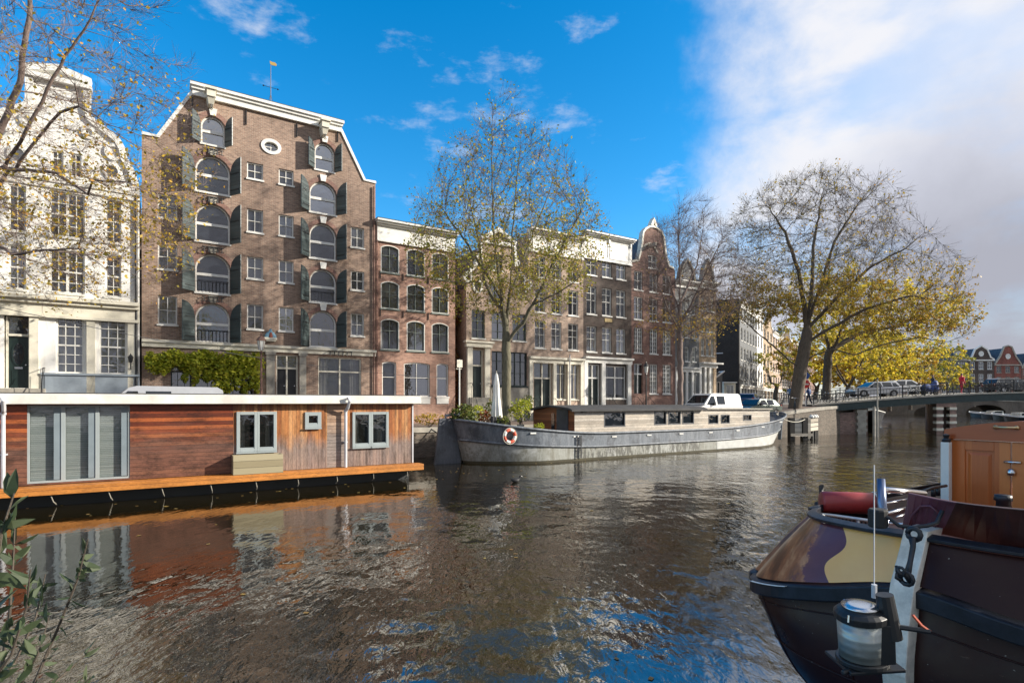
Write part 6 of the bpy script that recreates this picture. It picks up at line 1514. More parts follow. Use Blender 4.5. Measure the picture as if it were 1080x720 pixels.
# left tree, its trunk just outside the frame
Y = 20.0; bx_ = -19.6; b_ = (bx_, Y, GZ)
trunk = [b_, (bx_+.05,Y,5), cl(-28,190,Y)]
seeds = [(trunk, None)]
for ply in ([cl(-28,190,Y),cl(0,140,Y),cl(22,85,19.6),cl(30,20,19.3),cl(34,-50,19)],
            [cl(-28,190,Y),cl(5,175,19.6),cl(32,130,19),cl(62,70,18.6),cl(95,20,18.3),cl(120,-30,18)],
            [cl(-10,175,Y),cl(15,180,19.6),cl(46,140,19.2),cl(62,118,18.8),cl(84,112,18.6),cl(112,130,18.3)],
            [cl(-28,200,Y),cl(-5,170,19.2),cl(-12,90,18.9),cl(-5,10,18.6)],
            [cl(-26,240,Y),cl(12,268,19),cl(48,264,18.6),cl(84,262,18.2),cl(120,290,18)],
            [cl(-26,230,Y),cl(10,178,18.8),cl(60,182,18.4),cl(92,205,18.2),cl(98,190,18),cl(135,192,17.8)],
            [cl(-30,200,Y),cl(-60,120,20),cl(-90,40,20.5)]):
    seeds.append((ply, 1))
at = np.vstack([prof(1150, bx_+1.2, Y, [(6.5,4.5),(8,6.6),(11,7.3),(14,7.0),(17,6.2),(19.5,4.5),(21,2)]), ell(260, cl(90,205,18.8), (3.6,2.5,2.4)), ell(120, cl(80,70,18.8), (2.6,2,2.5))])
tree('canal_tree', 'large autumn tree spreading in from the left in front of the white house', b_, seeds, at, .34, 8500, .11, 'leaf_y', 'bark_p', twigs=4.4, twl=.8, tw_r=.0045, infl=3.0, kill=.62, step=.36, tip=.006, leafw=lambda p: .25+2.0*max(0, 1-abs(p[2]-9.5)/5))
# slender tree in the middle
Y = 30.6; b_ = (-.30, Y, GZ); f0 = cl(534,352,Y)
seeds = [([b_, (-.30,Y,4), f0], None)]
for ply in ([f0, cl(527,300,Y), cl(520,240,30.4), cl(519,170,30.3), cl(520,110,30.3)],
            [f0, cl(538,300,30.9), cl(541,240,31.2), cl(546,180,31.4), cl(550,140,31.4)],
            [cl(533,362,Y), cl(552,340,30.2), cl(570,305,29.9), cl(592,262,29.6), cl(612,225,29.4)],
            [cl(527,310,Y), cl(508,282,30), cl(488,250,29.7), cl(462,215,29.5)],
            [cl(538,310,Y), cl(555,265,31.6), cl(575,215,32.2), cl(590,170,32.4)],
            [cl(530,330,Y), cl(512,300,31.4), cl(502,240,32.4), cl(488,180,32.8)],
            [cl(560,322,30.1), cl(590,308,29.2), cl(622,285,28.6)]):
    seeds.append((ply, 1))
at = prof(2100, -.25, Y, [(7.0,2.2),(8.5,4.2),(10.5,5.3),(12.5,5.3),(14.5,4.3),(16.5,2.7),(18.3,1.4),(19.6,.4)])
tree('canal_tree', 'slender forked tree with olive and yellow leaves in the middle behind the barge stern', b_, seeds, at, .25, 13000, .12, 'leaf_g', 'bark_l', twigs=4.2, twl=.75, tw_r=.0042, infl=2.4, kill=.5, step=.30, up=.25, tip=.005, leafw=lambda p: .28+1.0*max(0, 1-abs(p[2]-9.5)/4.5))
# nearly bare tree
Y = 39.0; x_ = (717.5-540)/600*Y; b_ = (x_, Y, GZ); f0 = cl(717,355,Y)
seeds = [([b_, (x_,Y,4), f0], None)]
for ply in ([f0, cl(717,300,Y), cl(716,250,Y), cl(716,215,Y)], [cl(717,345,Y), cl(730,318,38.6), cl(746,285,38.2), cl(762,250,38)], [cl(717,330,Y), cl(703,290,39.5), cl(697,240,39.8)], [cl(717,320,Y), cl(735,280,40.2), cl(742,240,40.5)], [cl(717,350,Y), cl(706,330,38.4), cl(694,300,38)]): seeds.append((ply, 1))
at = np.vstack([prof(750, x_+.7, Y, [(6.6,1.2),(8,3),(10.5,4.1),(13,3.6),(15,2.2),(16.6,.7)]), ell(150, (x_+3, Y, 11), (2.4,2,2.6))])
tree('canal_tree', 'nearly bare slim tree with upright mauve twigs beside the narrow neck-gabled house', b_, seeds, at, .19, 1100, .11, 'leaf_y', 'bark_p', twigs=6, twl=1.0, tw_r=.005, infl=2.6, kill=.5, step=.35, up=.45, tip=.009, leafw=lambda p: max(.02, 1-abs(p[2]-6.8)/2.6))
# great leaning tree by the bridge
Y = 48.0; x_ = (838-540)/600*Y; b_ = (x_, Y, gh(x_, Y)-.1)
t1 = [b_, cl(842,405,Y), cl(846,380,Y), cl(851,352,Y)]
seeds = [(t1, None)]
for ply in ([cl(851,352,Y), cl(848,320,Y), cl(842,285,47.6), cl(828,245,47), cl(815,225,46.5)],
            [cl(851,352,Y), cl(856,310,48.5), cl(858,260,49), cl(866,210,49.3), cl(872,185,49.4)],
            [cl(852,340,Y), cl(866,300,47.5), cl(880,255,47), cl(905,215,46.6), cl(925,190,46.4)],
            [cl(853,345,Y), cl(884,312,47.4), cl(920,280,46.6), cl(955,262,46), cl(975,245,45.8)],
            [cl(850,362,Y), cl(872,348,47), cl(915,325,46), cl(960,312,45.4), cl(1000,318,45)],
            [cl(846,388,Y), cl(832,380,47.6), cl(815,364,47), cl(800,352,46.5), cl(785,338,46.2), cl(768,332,46)],
            [cl(848,382,Y), cl(860,374,47.5), cl(878,368,47), cl(902,374,46.5), cl(935,362,46), cl(968,356,45.6), cl(1000,360,45.2), cl(1022,352,45)]): seeds.append((ply, 1))
at = np.vstack([ell(2000, cl(853,262,Y), (7.0,6.2,6.4)), ell(650, cl(938,300,46.5), (6.2,4,4.2)), ell(120, cl(795,320,47), (2.8,2.4,2.2)), ell(160, cl(985,335,45.5), (3.6,2,2.0)), ell(120, cl(910,225,47), (4,3,2.6))])
tree('canal_tree', 'great spreading tree with thick leaning trunk and thin gold leaves left of the bridge', b_, seeds, at, .52, 17000, .16, 'leaf_y', 'bark_t', twigs=3.6, twl=1.15, tw_r=.008, infl=3.4, kill=.66, step=.42, tip=.006, up=.12, noisea=.10, twb='bark_t', leafw=lambda p: .07+1.6*max(0, 1-abs(p[2]-9)/5.5))
# second tree with the dense gold crown
Y = 57.0; x_ = (871-540)/600*Y; b_ = (x_, Y, gh(x_, Y)-.1)
seeds = [([b_, cl(873,385,Y), cl(874,365,Y)], None)]
for ply in ([cl(874,365,Y), cl(868,345,Y), cl(862,318,Y)], [cl(873,380,Y), cl(882,362,56.6), cl(888,345,56), cl(900,320,55.6)], [cl(874,370,Y), cl(905,352,57.5), cl(940,345,58), cl(975,340,58)]): seeds.append((ply, 1))
at = np.vstack([ell(600, cl(925,335,57), (8.0,5.5,3.6)), ell(300, cl(880,325,57), (5.5,5,4.5))])
tree('canal_tree', 'second canal tree with two dark forked stems and a dense golden crown', b_, seeds, at, .40, 11000, .21, 'leaf_b', 'bark', twigs=2.2, twl=1.1, tw_r=.01, step=.5, infl=4, kill=1.0, leafw=lambda p: 1.0)
# golden trees beyond the bridge
def bgtree(px, Y, ztop, r, label, n=5500, ls=.30, mat='leaf_b', z0=None, low=3.6):
    x_ = (px-540)/600*Y; z0 = gh(x_, Y) if z0 is None else z0; b_ = (x_, Y, z0)
    seeds = [([b_, (x_,Y,z0+2.2), (x_+.2,Y,z0+3.2)], None)]
    for k in range(4): a = k*1.57+.4; seeds.append(([(x_+.2,Y,z0+3.0), (x_+r*.3*math.cos(a),Y+r*.3*math.sin(a),z0+(ztop-z0)*.55), (x_+r*.5*math.cos(a),Y+r*.5*math.sin(a),z0+(ztop-z0)*.8)], 1))
    at = ell(380, (x_, Y, (ztop+z0+low)/2), (r, r, (ztop-z0-low)/2+.6)); at = np.vstack([at, ell(90, (x_+r*.6, Y-1, (ztop+z0)/2-.5), (r*.5,r*.5,2)), ell(90, (x_-r*.5, Y-1, (ztop+z0)/2+.5), (r*.5,r*.5,2))])
    return tree('background_tree', label, b_, seeds, at, .28, n, ls, mat, 'bark', 'golden trees beyond the bridge', twigs=2, twl=1.3, tw_r=.012, step=.7, infl=5, kill=1.3, tip=.02)
bgtree(893, 72, 11.5, 5.5, 'golden tree just beyond the left end of the bridge')
bgtree(915, 82, 13, 6.5, 'tall golden tree in the centre of the yellow trees beyond the bridge')
bgtree(938, 84, 11.5, 6.0, 'golden olive tree above the bridge right of the silver estate car', mat='leaf_y')
bgtree(960, 96, 13.0, 7.0, 'wide golden tree behind the bicycles at the middle of the bridge')
bgtree(860, 78, 12, 5.5, 'orange gold tree seen between the two big trunks', mat='leaf_y')
bgtree(982, 112, 14, 7.0, 'olive gold tree nearest to the far gabled houses', mat='leaf_g', z0=1.6, ls=.34)
bgtree(905, 120, 18, 8.5, 'highest pale gold tree farthest behind the bridge', n=6000, ls=.36)
bgtree(818, 70, 8.0, 2.6, 'small yellow green street tree before the far row of houses', n=1800, ls=.2, mat='leaf_g')

# ---------------------------------------------------------------- vine, creeper, shrubs
def clump(name, label, base, blobs, n, ls, mat, cat='plant', group=None, stems=True, bark='bark'):
    o = empty(name, base, 0, label, cat, group); B_ = np.array(base); c = np.vstack([ell(int(n*w), b, r) for b, r, w in blobs])-B_
    leaves_mesh('leaves', c, ls, M[mat], o)
    if stems:
        m = MB()
        for b, r, w in blobs:
            for k in range(max(2, int(6*w))):
                e = np.array(b)-B_+rng.normal(0, .4, 3)*np.array(r); mid = e*.5+rng.normal(0, .06, 3); s0 = rng.normal(0, .05, 3); s0[2] = 0; m.tube([s0, mid, e], [.018,.012,.006], 4)
        m.build('stems', M[bark], o)
    return o
blobs = []
zl_ = []
for k in range(26):
    px = 160+4.5*k; py = 374+2.2*math.sin(k*.9)+ .05*k
    x, z = ROW.L(px, py, -.35); drop = .35+.35*abs(math.sin(k*.37+1.0))+ (.55 if px > 225 else .0)
    p = ROW.W(x, -.3, z-drop*.5); blobs.append((p, (.34,.28,.20+drop*.55), 1/26))
    if px > 200: p = ROW.W(x+rng.normal(0,.1), -.28, z-drop-.25-.5*random.random()); blobs.append((p, (.18,.15,.32), .35/26))
pb_ = ROW.W(rowat(268,-.3), -.3, 0)
vo = empty('climbing_vine', pb_, 0, 'yellow green climbing vine trained along the warehouse above its ground floor windows', 'vine'); Bv = np.array(pb_)
c = np.vstack([ell(int(4200*w), b, r) for b, r, w in blobs])-Bv; leaves_mesh('leaves', c, .16, M['leaf_v'], vo)
m = MB(); pr_ = [np.array(pb_)-Bv]
for k in range(0, 26, 3): pass
xs_v = [rowat(268,-.2), rowat(267,-.2), rowat(240,-.2), rowat(205,-.2), rowat(165,-.2)]; zs_v = [0, 1.9, 2.7, 2.9, 2.8]
m.tube([np.array(ROW.W(a, -.2, z))-Bv for a, z in zip(xs_v, zs_v)], [.06,.05,.04,.03,.02], 6); m.tube([np.array(ROW.W(rowat(258,-.2)+dx, -.2, z))-Bv for dx, z in ((0,0),(.1,1.2),(-.1,2.5))], .03, 5); m.build('stem', M['bark'], vo)
# creeper in the recess
fr_, wr_ = creeper_spot; bl = []
for k in range(16): z = 10.5-k*.62; p = fr_.W(wr_*.45+rng.normal(0,.12), 1.0+.3*math.sin(k), z); bl.append((p, (.42,.4,.5), 1/16))
clump('wall_creeper', 'dark red and olive creeper hanging down the narrow recess between two brick houses', fr_.W(wr_*.5, 1.2, 0), bl, 2300, .15, 'leaf_r', 'creeper', stems=False)
def deckp(px, py, v): s_ = BG.L(px, 424, v)[0]; z = BG.L(px, py, v)[1]; return BG.W(s_, v, z)
for (px, py, v, r, n, mt, ls, lb) in ((488,437,2.0,(.62,.6,.50),520,'leaf_s',.13,'big green shrub leftmost on the barge stern deck'),(502,436,2.4,(.40,.5,.42),300,'leaf_v',.11,'yellow green plant right of the biggest shrub on the barge'),
        (511,440,1.6,(.30,.35,.32),220,'leaf_r',.10,'reddish brown plant on the barge left of the folded parasol'),(517,432,3.2,(.30,.35,.55),220,'leaf_s',.10,'tall thin green plant behind the folded parasol'),
        (529,444,1.2,(.35,.35,.25),200,'leaf_s',.10,'low grey green plant at the foot of the folded parasol'),(549,432,2.9,(.60,.5,.62),420,'leaf_v',.12,'leafy green bush between the tree trunk and the barge wheelhouse'),
        (556,424,4.0,(.35,.4,.45),200,'leaf_s',.11,'upper green bush right behind the tree trunk'),(568.5,450,.7,(.24,.24,.22),130,'leaf_v',.10,'small potted plant before the brown wheelhouse wall')):
    p = deckp(px, py, v); base = (p[0], p[1], p[2]-r[2]*1.0-.12); o = clump('deck_shrub', lb, base, [(p, r, .6), ((p[0]+r[0]*.4,p[1],p[2]+r[2]*.3), tuple(q*.6 for q in r), .25), ((p[0]-r[0]*.4,p[1],p[2]-r[2]*.1), tuple(q*.6 for q in r), .15)], n, ls, mt, 'shrub', 'plants in pots on the barge')
    m = MB(); m.lathe([(.13,-.30),(.19,0),(.20,.0),(.17,.01)], 10); m.build('pot', M['stone'], o)
for (px, v, z, r, n, mt, lb) in ((452,-6.2,.45,(.9,.35,.3),260,'leaf_y','low plants and fallen leaves along the quay edge between houseboat and barge'),(147,-.4,.35,(.3,.3,.35),90,'leaf_s','small green plant at the corner of the white house and the warehouse'),(672,-1.6,.5,(.6,.4,.45),240,'leaf_s','round green bush by the steps of the narrow neck-gabled house')):
    u = rowat(px, v); clump('street_plant', lb, ROW.W(u, v, 0), [(ROW.W(u, v, z), r, 1)], n, .11, mt, 'plant')
# willow-like shrub close to the camera, lower left
o = empty('waterside_shrub', (-1.3,-.5,1.38), 0, 'dark green narrow leaved shrub in the lower left corner close to the photographer', 'shrub'); B_ = np.array((-1.3,-.5,1.38))
m = MB(); lf = MB()
def stemleaf(pts, r0, ln, dens=.045):
    pts = [np.array(p, float) for p in pts]; m.tube([p-B_ for p in pts], [r0*(1-.75*i/(len(pts)-1)) for i in range(len(pts))], 5)
    for i in range(len(pts)-1):
        a, b = pts[i], pts[i+1]; L_ = np.linalg.norm(b-a)
        for k in range(max(1, int(L_/dens))):
            if rng.random() < .12 or i == 0 and k < 3: continue
            p = a+(b-a)*rng.random(); d = (b-a)/L_*.6+rng.normal(0,.55,3); d /= np.linalg.norm(d); s_ = np.cross(d, rng.normal(0,1,3)); s_ /= np.linalg.norm(s_); l_ = ln*rng.uniform(.6,1.25); w_ = l_*.16; nn = np.cross(d, s_)*l_*.07; p = p-B_
            lf.add([p, p+d*l_*.3+s_*w_+nn, p+d*l_*.65+s_*w_*.8+nn, p+d*l_, p+d*l_*.65-s_*w_*.8+nn, p+d*l_*.3-s_*w_+nn], [(0,1,2,3,4,5)])
def cq(px, py, Y): return cl(px, py, Y)
root = (-1.3,-.5,1.38)
for ply, r0, ln in (([root, cq(30,735,1.75), cq(62,660,1.8), cq(82,610,1.8), cq(93,568,1.8)], .007, .052), ([root, cq(0,715,1.6), cq(10,650,1.65), cq(14,590,1.7), cq(16,545,1.7)], .007, .06),
        ([root, cq(15,700,1.7), cq(38,650,1.75), cq(48,605,1.8)], .006, .055), ([root, cq(-15,700,1.5), cq(-8,620,1.5), cq(2,560,1.5), cq(15,520,1.5)], .008, .085), ([root, cq(40,735,1.7), cq(66,712,1.75), cq(90,690,1.8), cq(104,672,1.85)], .005, .05),
        ([root, cq(20,725,1.6), cq(40,690,1.6), cq(52,650,1.65)], .005, .055), ([root, cq(-10,720,1.5), cq(12,690,1.5), cq(28,640,1.5), cq(32,600,1.5)], .006, .06), ([root, cq(50,760,1.6), cq(80,735,1.7), cq(96,712,1.7)], .005, .05)):
    stemleaf(ply, r0, ln, .014)
lf.build('leaves', M['leaf_w'], o); m.build('stems', M['bark'], o)

# trees on the near bank behind the photographer (seen only as reflections in the windows)
for (x_, y_, zt, lb) in ((-9,-13,15,'leafy near bank tree behind the photographer to the left'),(8,-12,16,'leafy near bank tree straight behind the photographer'),(24,-9,14,'leafy near bank tree behind the photographer to the right')):
    b_ = (x_, y_, 1.38); seeds = [([b_, (x_,y_,4.6)], None)]
    for k in range(4): a = k*1.57+.4; seeds.append(([(x_,y_,4.4), (x_+2*math.cos(a),y_+2*math.sin(a),8.5), (x_+3.4*math.cos(a),y_+3.4*math.sin(a),12)], 1))
    tree('near_bank_tree', lb, b_, seeds, ell(400, (x_,y_,(zt+4)/2+.5), (5.5,5.5,(zt-4)/2+.5)), .3, 3500, .34, 'leaf_g', 'bark', 'trees on the near bank', twigs=2, twl=1.2, tw_r=.012, step=.7, infl=5, kill=1.3, tip=.02)
# ================================================================ foreground ship at the near quay
S0 = (2.50, 3.60); SF = Fr(S0, A1, 0.0)
ship = SF.empty('sailing_barge', 'dark maroon bluff bowed ship with a yellow and purple bow panel at the lower right', 'ship')
M['maroon'] = paint('maroon_hull', (.022,.005,.004), .4, .5, dscale=4, spec=.15)
M['maroon'] = nt('maroon_hull')[0]
def hullmat():
    t = M['maroon'].node_tree; p = t.nodes['Principled BSDF']; c = tco(t)
    n = noise(t, c, 3, 8, .7); sc_ = noise(t, tco(t, 'Object', (2,2,9)), 4, 8, .8); sp = noise(t, c, 46, 3, .5)
    cc = mixc(t, n, (.012,.003,.003), (.034,.008,.006)); cc = mixc(t, ramp(t, sc_, [(.63,(0,0,0)),(.68,(.7,.7,.7))]), cc, (.10,.055,.04)); cc = mixc(t, ramp(t, sp, [(.74,(0,0,0)),(.76,(1,1,1))]), cc, (.30,.27,.24))
    t.links.new(cc, p.inputs['Base Color']); t.links.new(ramp(t, n, [(.3,(.22,.22,.22)),(.7,(.5,.5,.5))]), p.inputs['Roughness']); p.inputs['Specular IOR Level'].default_value = .25; bump(t, p, n, .12, .02)
hullmat()
M['railblue'] = paint('blue_black_rail', (.022,.025,.035), .4, .6, dscale=7, spec=.3)
def catmull(pts, k):
    P_ = [np.array(p, float) for p in pts]; P_ = [2*P_[0]-P_[1]]+P_+[2*P_[-1]-P_[-2]]; out = []
    for i in range(1, len(P_)-2):
        for j in range(k):
            t = j/k; a, b, c, d = P_[i-1:i+3]; out.append(.5*((2*b)+(-a+c)*t+(2*a-5*b+4*c-d)*t*t+(-a+3*b-3*c+d)*t**3))
    out.append(P_[-2]); return out
def level(plan, zc, drop, ks=1.0):
    """plan: (s,w) from stem to the far side; zc height at stem, drop = fall along the side"""
    def zz(w, s): return zc - drop*min(1, abs(w)/1.2)
    port = [(s, w, zz(w, s)) for s, w in plan]; star = [(s, -w*ks, zc - drop*.35*min(1, w/1.2)) for s, w in plan[1:]][::-1]
    c = (plan[0][0], 0, zc); star2 = star; return catmull(star2+[c]+port[1:], 6)
LV = [level([(.55,0),(.62,.22),(.85,.5),(1.3,.8),(3,1.02),(7,1.08)], -.3, 0),
      level([(.25,0),(.32,.25),(.5,.55),(.9,.85),(2.4,1.12),(7,1.18)], .2, 0),
      level([(-.02,0),(.0,.38),(.12,.74),(.43,1.03),(1.5,1.26),(7,1.32)], .68, 0),
      level([(-.08,0),(-.05,.48),(.05,.90),(.33,1.18),(1.2,1.35),(7,1.40)], 1.08, .05),
      level([(-.02,0),(.0,.52),(.08,.98),(.33,1.26),(1.2,1.40),(7,1.45)], 1.42, .26),
      level([(-.0,0),(.0,.53),(.08,.99),(.33,1.27),(1.2,1.41),(7,1.46)], 1.56, .29)]
RUB = level([(-.0,0),(.0,.54),(.09,1.0),(.34,1.28),(1.2,1.42),(7,1.47)], 1.60, .30)
TOP = level([(.13,0),(.2,.42),(.38,.80),(.72,1.00),(1.5,1.12),(7,1.18)], 1.86, .06)
def sub(levels, k=4):
    out = []
    for j in range(len(levels[0])):
        out.append(catmull([l[j] for l in levels], k))
    return [[out[j][i] for j in range(len(out))] for i in range(len(out[0]))]
m = MB(); m.grid(sub(LV), flip=False); hull_o = m.build('hull', M['maroon'], ship, smooth=True)
sg = MB()                                # plate seams
LVs = sub(LV, 4)
for row in (10, 15):
    sg.tube([Vector(p)+Vector((-.003,0,0)) for p in LVs[row]], .006, 4)
for col in (6, 14, 34, 44): sg.tube([Vector(LVs[r][col])+Vector((-.002,0,0)) for r in range(4, len(LVs))], .005, 4)
sg.build('plate_seams', M['maroon'], ship, smooth=True)
mid_ = len(TOP)//2
# bow panels between rub rail and top rail, port with its painted pattern, starboard plain
def panelmat():
    m, t, p = nt('painted_bow_panel'); c = tco(t); sp = t.nodes.new('ShaderNodeSeparateXYZ'); t.links.new(c, sp.inputs[0])
    sn = N(t, 'ShaderNodeMath', operation='SINE'); ml = N(t, 'ShaderNodeMath', operation='MULTIPLY'); t.links.new(sp.outputs[2], ml.inputs[0]); ml.inputs[1].default_value = 19; t.links.new(ml.outputs[0], sn.inputs[0])
    ma = N(t, 'ShaderNodeMath', operation='MULTIPLY_ADD'); t.links.new(sn.outputs[0], ma.inputs[0]); ma.inputs[1].default_value = .055; t.links.new(sp.outputs[1], ma.inputs[2])
    lt = N(t, 'ShaderNodeMath', operation='LESS_THAN'); t.links.new(ma.outputs[0], lt.inputs[0]); lt.inputs[1].default_value = .50
    n1 = noise(t, c, 2.5, 8, .7); v = noise(t, tco(t, 'Object', (1.5,6,3)), 1.6, 5, .55)
    brown = ramp(t, v, [(.36, (.10,.028,.012)), (.52, (.30,.095,.035)), (.70, (.60,.28,.13))])
    purple = ramp(t, n1, [(.3, (.10,.025,.04)), (.7, (.17,.055,.065))])
    a2 = N(t, 'ShaderNodeMath', operation='MULTIPLY_ADD'); t.links.new(noise(t, c, 5, 6, .7), a2.inputs[0]); a2.inputs[1].default_value = .5; t.links.new(sp.outputs[1], a2.inputs[2])
    f2 = ramp(t, a2.outputs[0], [(.97, (0,0,0)), (1.0, (1,1,1))])
    yellow = ramp(t, n1, [(.3, (.93,.46,.13)), (.7, (.98,.54,.17))])
    cc = mixc(t, f2, purple, brown); cc = mixc(t, lt.outputs[0], cc, yellow)
    t.links.new(cc, p.inputs['Base Color']); p.inputs['Roughness'].default_value = .28; p.inputs['Coat Weight'].default_value = .3; bump(t, p, v, .08, .01); return m
m = MB(); m.grid(sub([RUB[mid_:], [(a+b)/2+np.array((.0,.0,.02)) for a, b in zip(RUB[mid_:], TOP[mid_:])], TOP[mid_:]], 3)); pp_ = m.build('bow_panel', panelmat(), ship, smooth=True); pp_['label'] = 'bow panel painted yellow, purple and worn brown'
m = MB(); m.grid(sub([RUB[:mid_+1], [(a+b)/2 for a, b in zip(RUB[:mid_+1], TOP[:mid_+1])], TOP[:mid_+1]], 3)); m.build('bow_panel', M['maroon'], ship, smooth=True)
# rails
def railband(line, h, out, name, mat, z=0.0, sel=None):
    L_ = [np.array(p) for p in (line if sel is None else line[sel[0]:sel[1]])]; m = MB(); rings = []
    for i, p in enumerate(L_):
        t = L_[min(i+1, len(L_)-1)]-L_[max(i-1, 0)]; nn = np.array((-t[1], t[0], 0)); nn = -nn/ (np.linalg.norm(nn)+1e-9); nn = -nn if nn @ (np.array((2.5,0,p[2]))-p) > 0 else nn
        rings.append([p+nn*(-.04)+np.array((0,0,z-h/2)), p+nn*out+np.array((0,0,z-h/2+.02)), p+nn*out+np.array((0,0,z+h/2-.02)), p+nn*(-.04)+np.array((0,0,z+h/2))])
    m.grid(rings, close=True, flip=True); m.add(rings[0], [(0,1,2,3)]); m.add(rings[-1], [(3,2,1,0)]); return m.build(name, mat, ship, bevel=.008)
railband(RUB, .14, .05, 'rub_rail', M['railblue'], z=-.075)
rg = railband(RUB, .035, .075, 'rail_fender', M['trim'], z=-.03, sel=(mid_+9, mid_+16)); rg['label'] = 'pale fender strip at the end of the rail'
railband(TOP, .06, .03, 'top_rail', M['railblue'], z=.02)
# deck
m = MB(); m.grid([[p*np.array((1,.97,1))-np.array((0,0,.16)) for p in TOP[:mid_+1]][::-1], [p*np.array((1,.97,1))-np.array((0,0,.16)) for p in TOP[mid_:]]]); m.build('deck', paint('deck_red', (.13,.035,.02), .5, .5), ship)
# white stem
m = MB(); prof_ = [(.17,1.93),(.10,1.80),(-.02,1.60),(-.09,1.36),(-.13,1.08),(-.05,.68),(.22,.2),(.52,-.3)]; rings = []
for s_, z in prof_: rings.append([(s_+.15,-.075,z),(s_-.05,-.068,z),(s_-.05,.068,z),(s_+.15,.075,z)])
m.grid(rings, close=True); m.add(rings[0], [(3,2,1,0)]); st_o = m.build('stem', paint('worn_white_paint', (.84,.78,.68), .55, .35, dscale=9), ship, bevel=.006); 
# raised wash board on the starboard bow
top_ = [(.33,.13),(.17,-.20),(.21,-.50),(.42,-.92),(.9,-1.15),(2.0,-1.25)]; bot_ = [(.30,.16),(.36,-.05),(.29,-.45),(.47,-.86),(.93,-1.08),(2.0,-1.18)]
def wb(i0, i1, name, mat, label=None):
    T_ = catmull([(s, w, 2.13) for s, w in top_], 6)[i0:i1]; B2 = catmull([(s, w, 1.88) for s, w in bot_], 6)[i0:i1]; m = MB(); off = np.array((.05,.02,0))
    m.grid([[b, t, t+off, b+off] for t, b in zip(T_, B2)], close=True, flip=True); m.add([B2[0], T_[0], T_[0]+off, B2[0]+off], [(0,1,2,3)]); o = m.build(name, mat, ship, bevel=.006); 
    if label: o['label'] = label
    return o
M['purple'] = paint('purple_paint', (.14,.04,.06), .35, .4, dscale=5)
wp = wb(0, 7, 'wash_board_end', M['purple'], 'purple painted end of the raised board'); wb(6, 31, 'wash_board', paint('board_maroon', (.05,.014,.012), .35, .5, dscale=5))
T_ = catmull([(s, w, 2.13) for s, w in top_], 6); B2 = catmull([(s, w, 1.88) for s, w in bot_], 6)
m = MB(); 
def onb(a, b): i = a*6; k = int(i); f = i-k; t = T_[k]*(1-f)+T_[k+1]*f; q = B2[k]*(1-f)+B2[k+1]*f; return q*(1-b)+t*b + np.array((-.012,-.004,0))
m.tube([onb(.18+.0, .05), onb(.2,.45), onb(.34,.72), onb(.55,.78), onb(.74,.66), onb(.82,.35), onb(.82,.05)], .008, 6); m.build('half_round_moulding', M['purple'], wp, smooth=True)
# stem head iron: long curved strap, eye, chain hook
m = MB()
def sp_(px, py, Y): x, y, z = cl(px, py, Y); q = Vector((x, y))-SF.O; return (q.dot(SF.X), q.dot(SF.Y), z)
m.tube([sp_(928,543,3.72), sp_(938,546,3.7), sp_(948,554,3.66), sp_(962,556,3.62), sp_(978,554,3.6), sp_(988,551,3.6), sp_(994,538,3.6)], .013, 6)
m.tube([sp_(962,566,3.5), sp_(963,576,3.48), sp_(960,592,3.45), sp_(957,606,3.42)], [.022,.016,.015,.02], 8)
for (px, py, r_, Y) in ((964,563,.036,3.52),(956,610,.034,3.4),(950,602,.022,3.38)):
    c0 = np.array(sp_(px, py, Y)); m.tube([c0+np.array((0, r_*math.cos(t), r_*math.sin(t))) for t in [2*math.pi*i/10 for i in range(11)]], r_*.45, 6)
m.tube([sp_(945,596,3.4), sp_(948,604,3.38), sp_(955,606,3.38), sp_(960,614,3.38)], [.008,.016,.016,.012], 6); m.tube([sp_(946,604,3.38), sp_(945,609,3.38), sp_(950,612,3.38)], .009, 6)
m.build('stem_iron', M['iron'], ship, smooth=True)
# black pulley block and long thin rod
m = MB(); a = sp_(926,546,3.75); m.lathe([(.05,-.06),(.058,-.05),(.058,.05),(.05,.06)], 12, a); m.build('pulley_block', M['rubber'], ship)
m = MB(); m.tube([sp_(922,628,3.0), sp_(922,490,3.02)], .0028, 5); m.tube([sp_(922,630,3.0), sp_(922,616,3.0)], .014, 8); m.build('whip_rod', M['zinc'], ship)
# rails
m = MB(); m.tube([sp_(929,505,4.2), sp_(930,530,4.15), sp_(933,565,4.1)], [.028,.032,.03], 10); m.build('rail_post', plain('blue_steel', (.16,.20,.30), .3, .8), ship, smooth=True)
m = MB(); m.tube([sp_(932,516,4.2), sp_(975,520,4.6)], .022, 8); m.tube([sp_(932,531,4.2), sp_(972,523,5.2)], .008, 6); m.tube([sp_(936,541,4.2), sp_(968,532,5.2)], .012, 6)
m.tube([sp_(946,545,4.25), sp_(960,540,4.9)], .008, 6); m.tube([sp_(932,551,4.15), sp_(972,554,4.0)], .012, 6); m.tube([sp_(934,560,4.12), sp_(934,548,4.12)], .02, 6); m.build('silver_rail', M['steel'], ship, smooth=True)
m = MB(); m.tube([sp_(970,519,4.7), sp_(985,514,5.1), sp_(998,512,5.4)], .014, 6); 
for px, py, Y in ((969,519,4.6),(984,514.5,5.1),(989,513.5,5.2)): m.tube([sp_(px,py,Y), sp_(px+.5,py+9,Y)], .02, 6)
m.tube([sp_(932,521,4.25), sp_(952,518,5.2)], .007, 6); m.build('black_rail', M['black'], ship, smooth=True)
m = MB(); m.tube([sp_(860,546,5.0), sp_(861,541,5.0), sp_(866,542,4.98), sp_(880,543.5,4.9), sp_(905,547,4.8), sp_(918,549,4.7)], .014, 8)
for px, py in ((868,543),(905,547)): m.tube([sp_(px,py,4.85), sp_(px,py+12,4.75)], .014, 6)
m.build('silver_rail', plain('pale_rail', (.72,.72,.68), .35, .3), ship, smooth=True)
m = MB()   # black grating under the seat
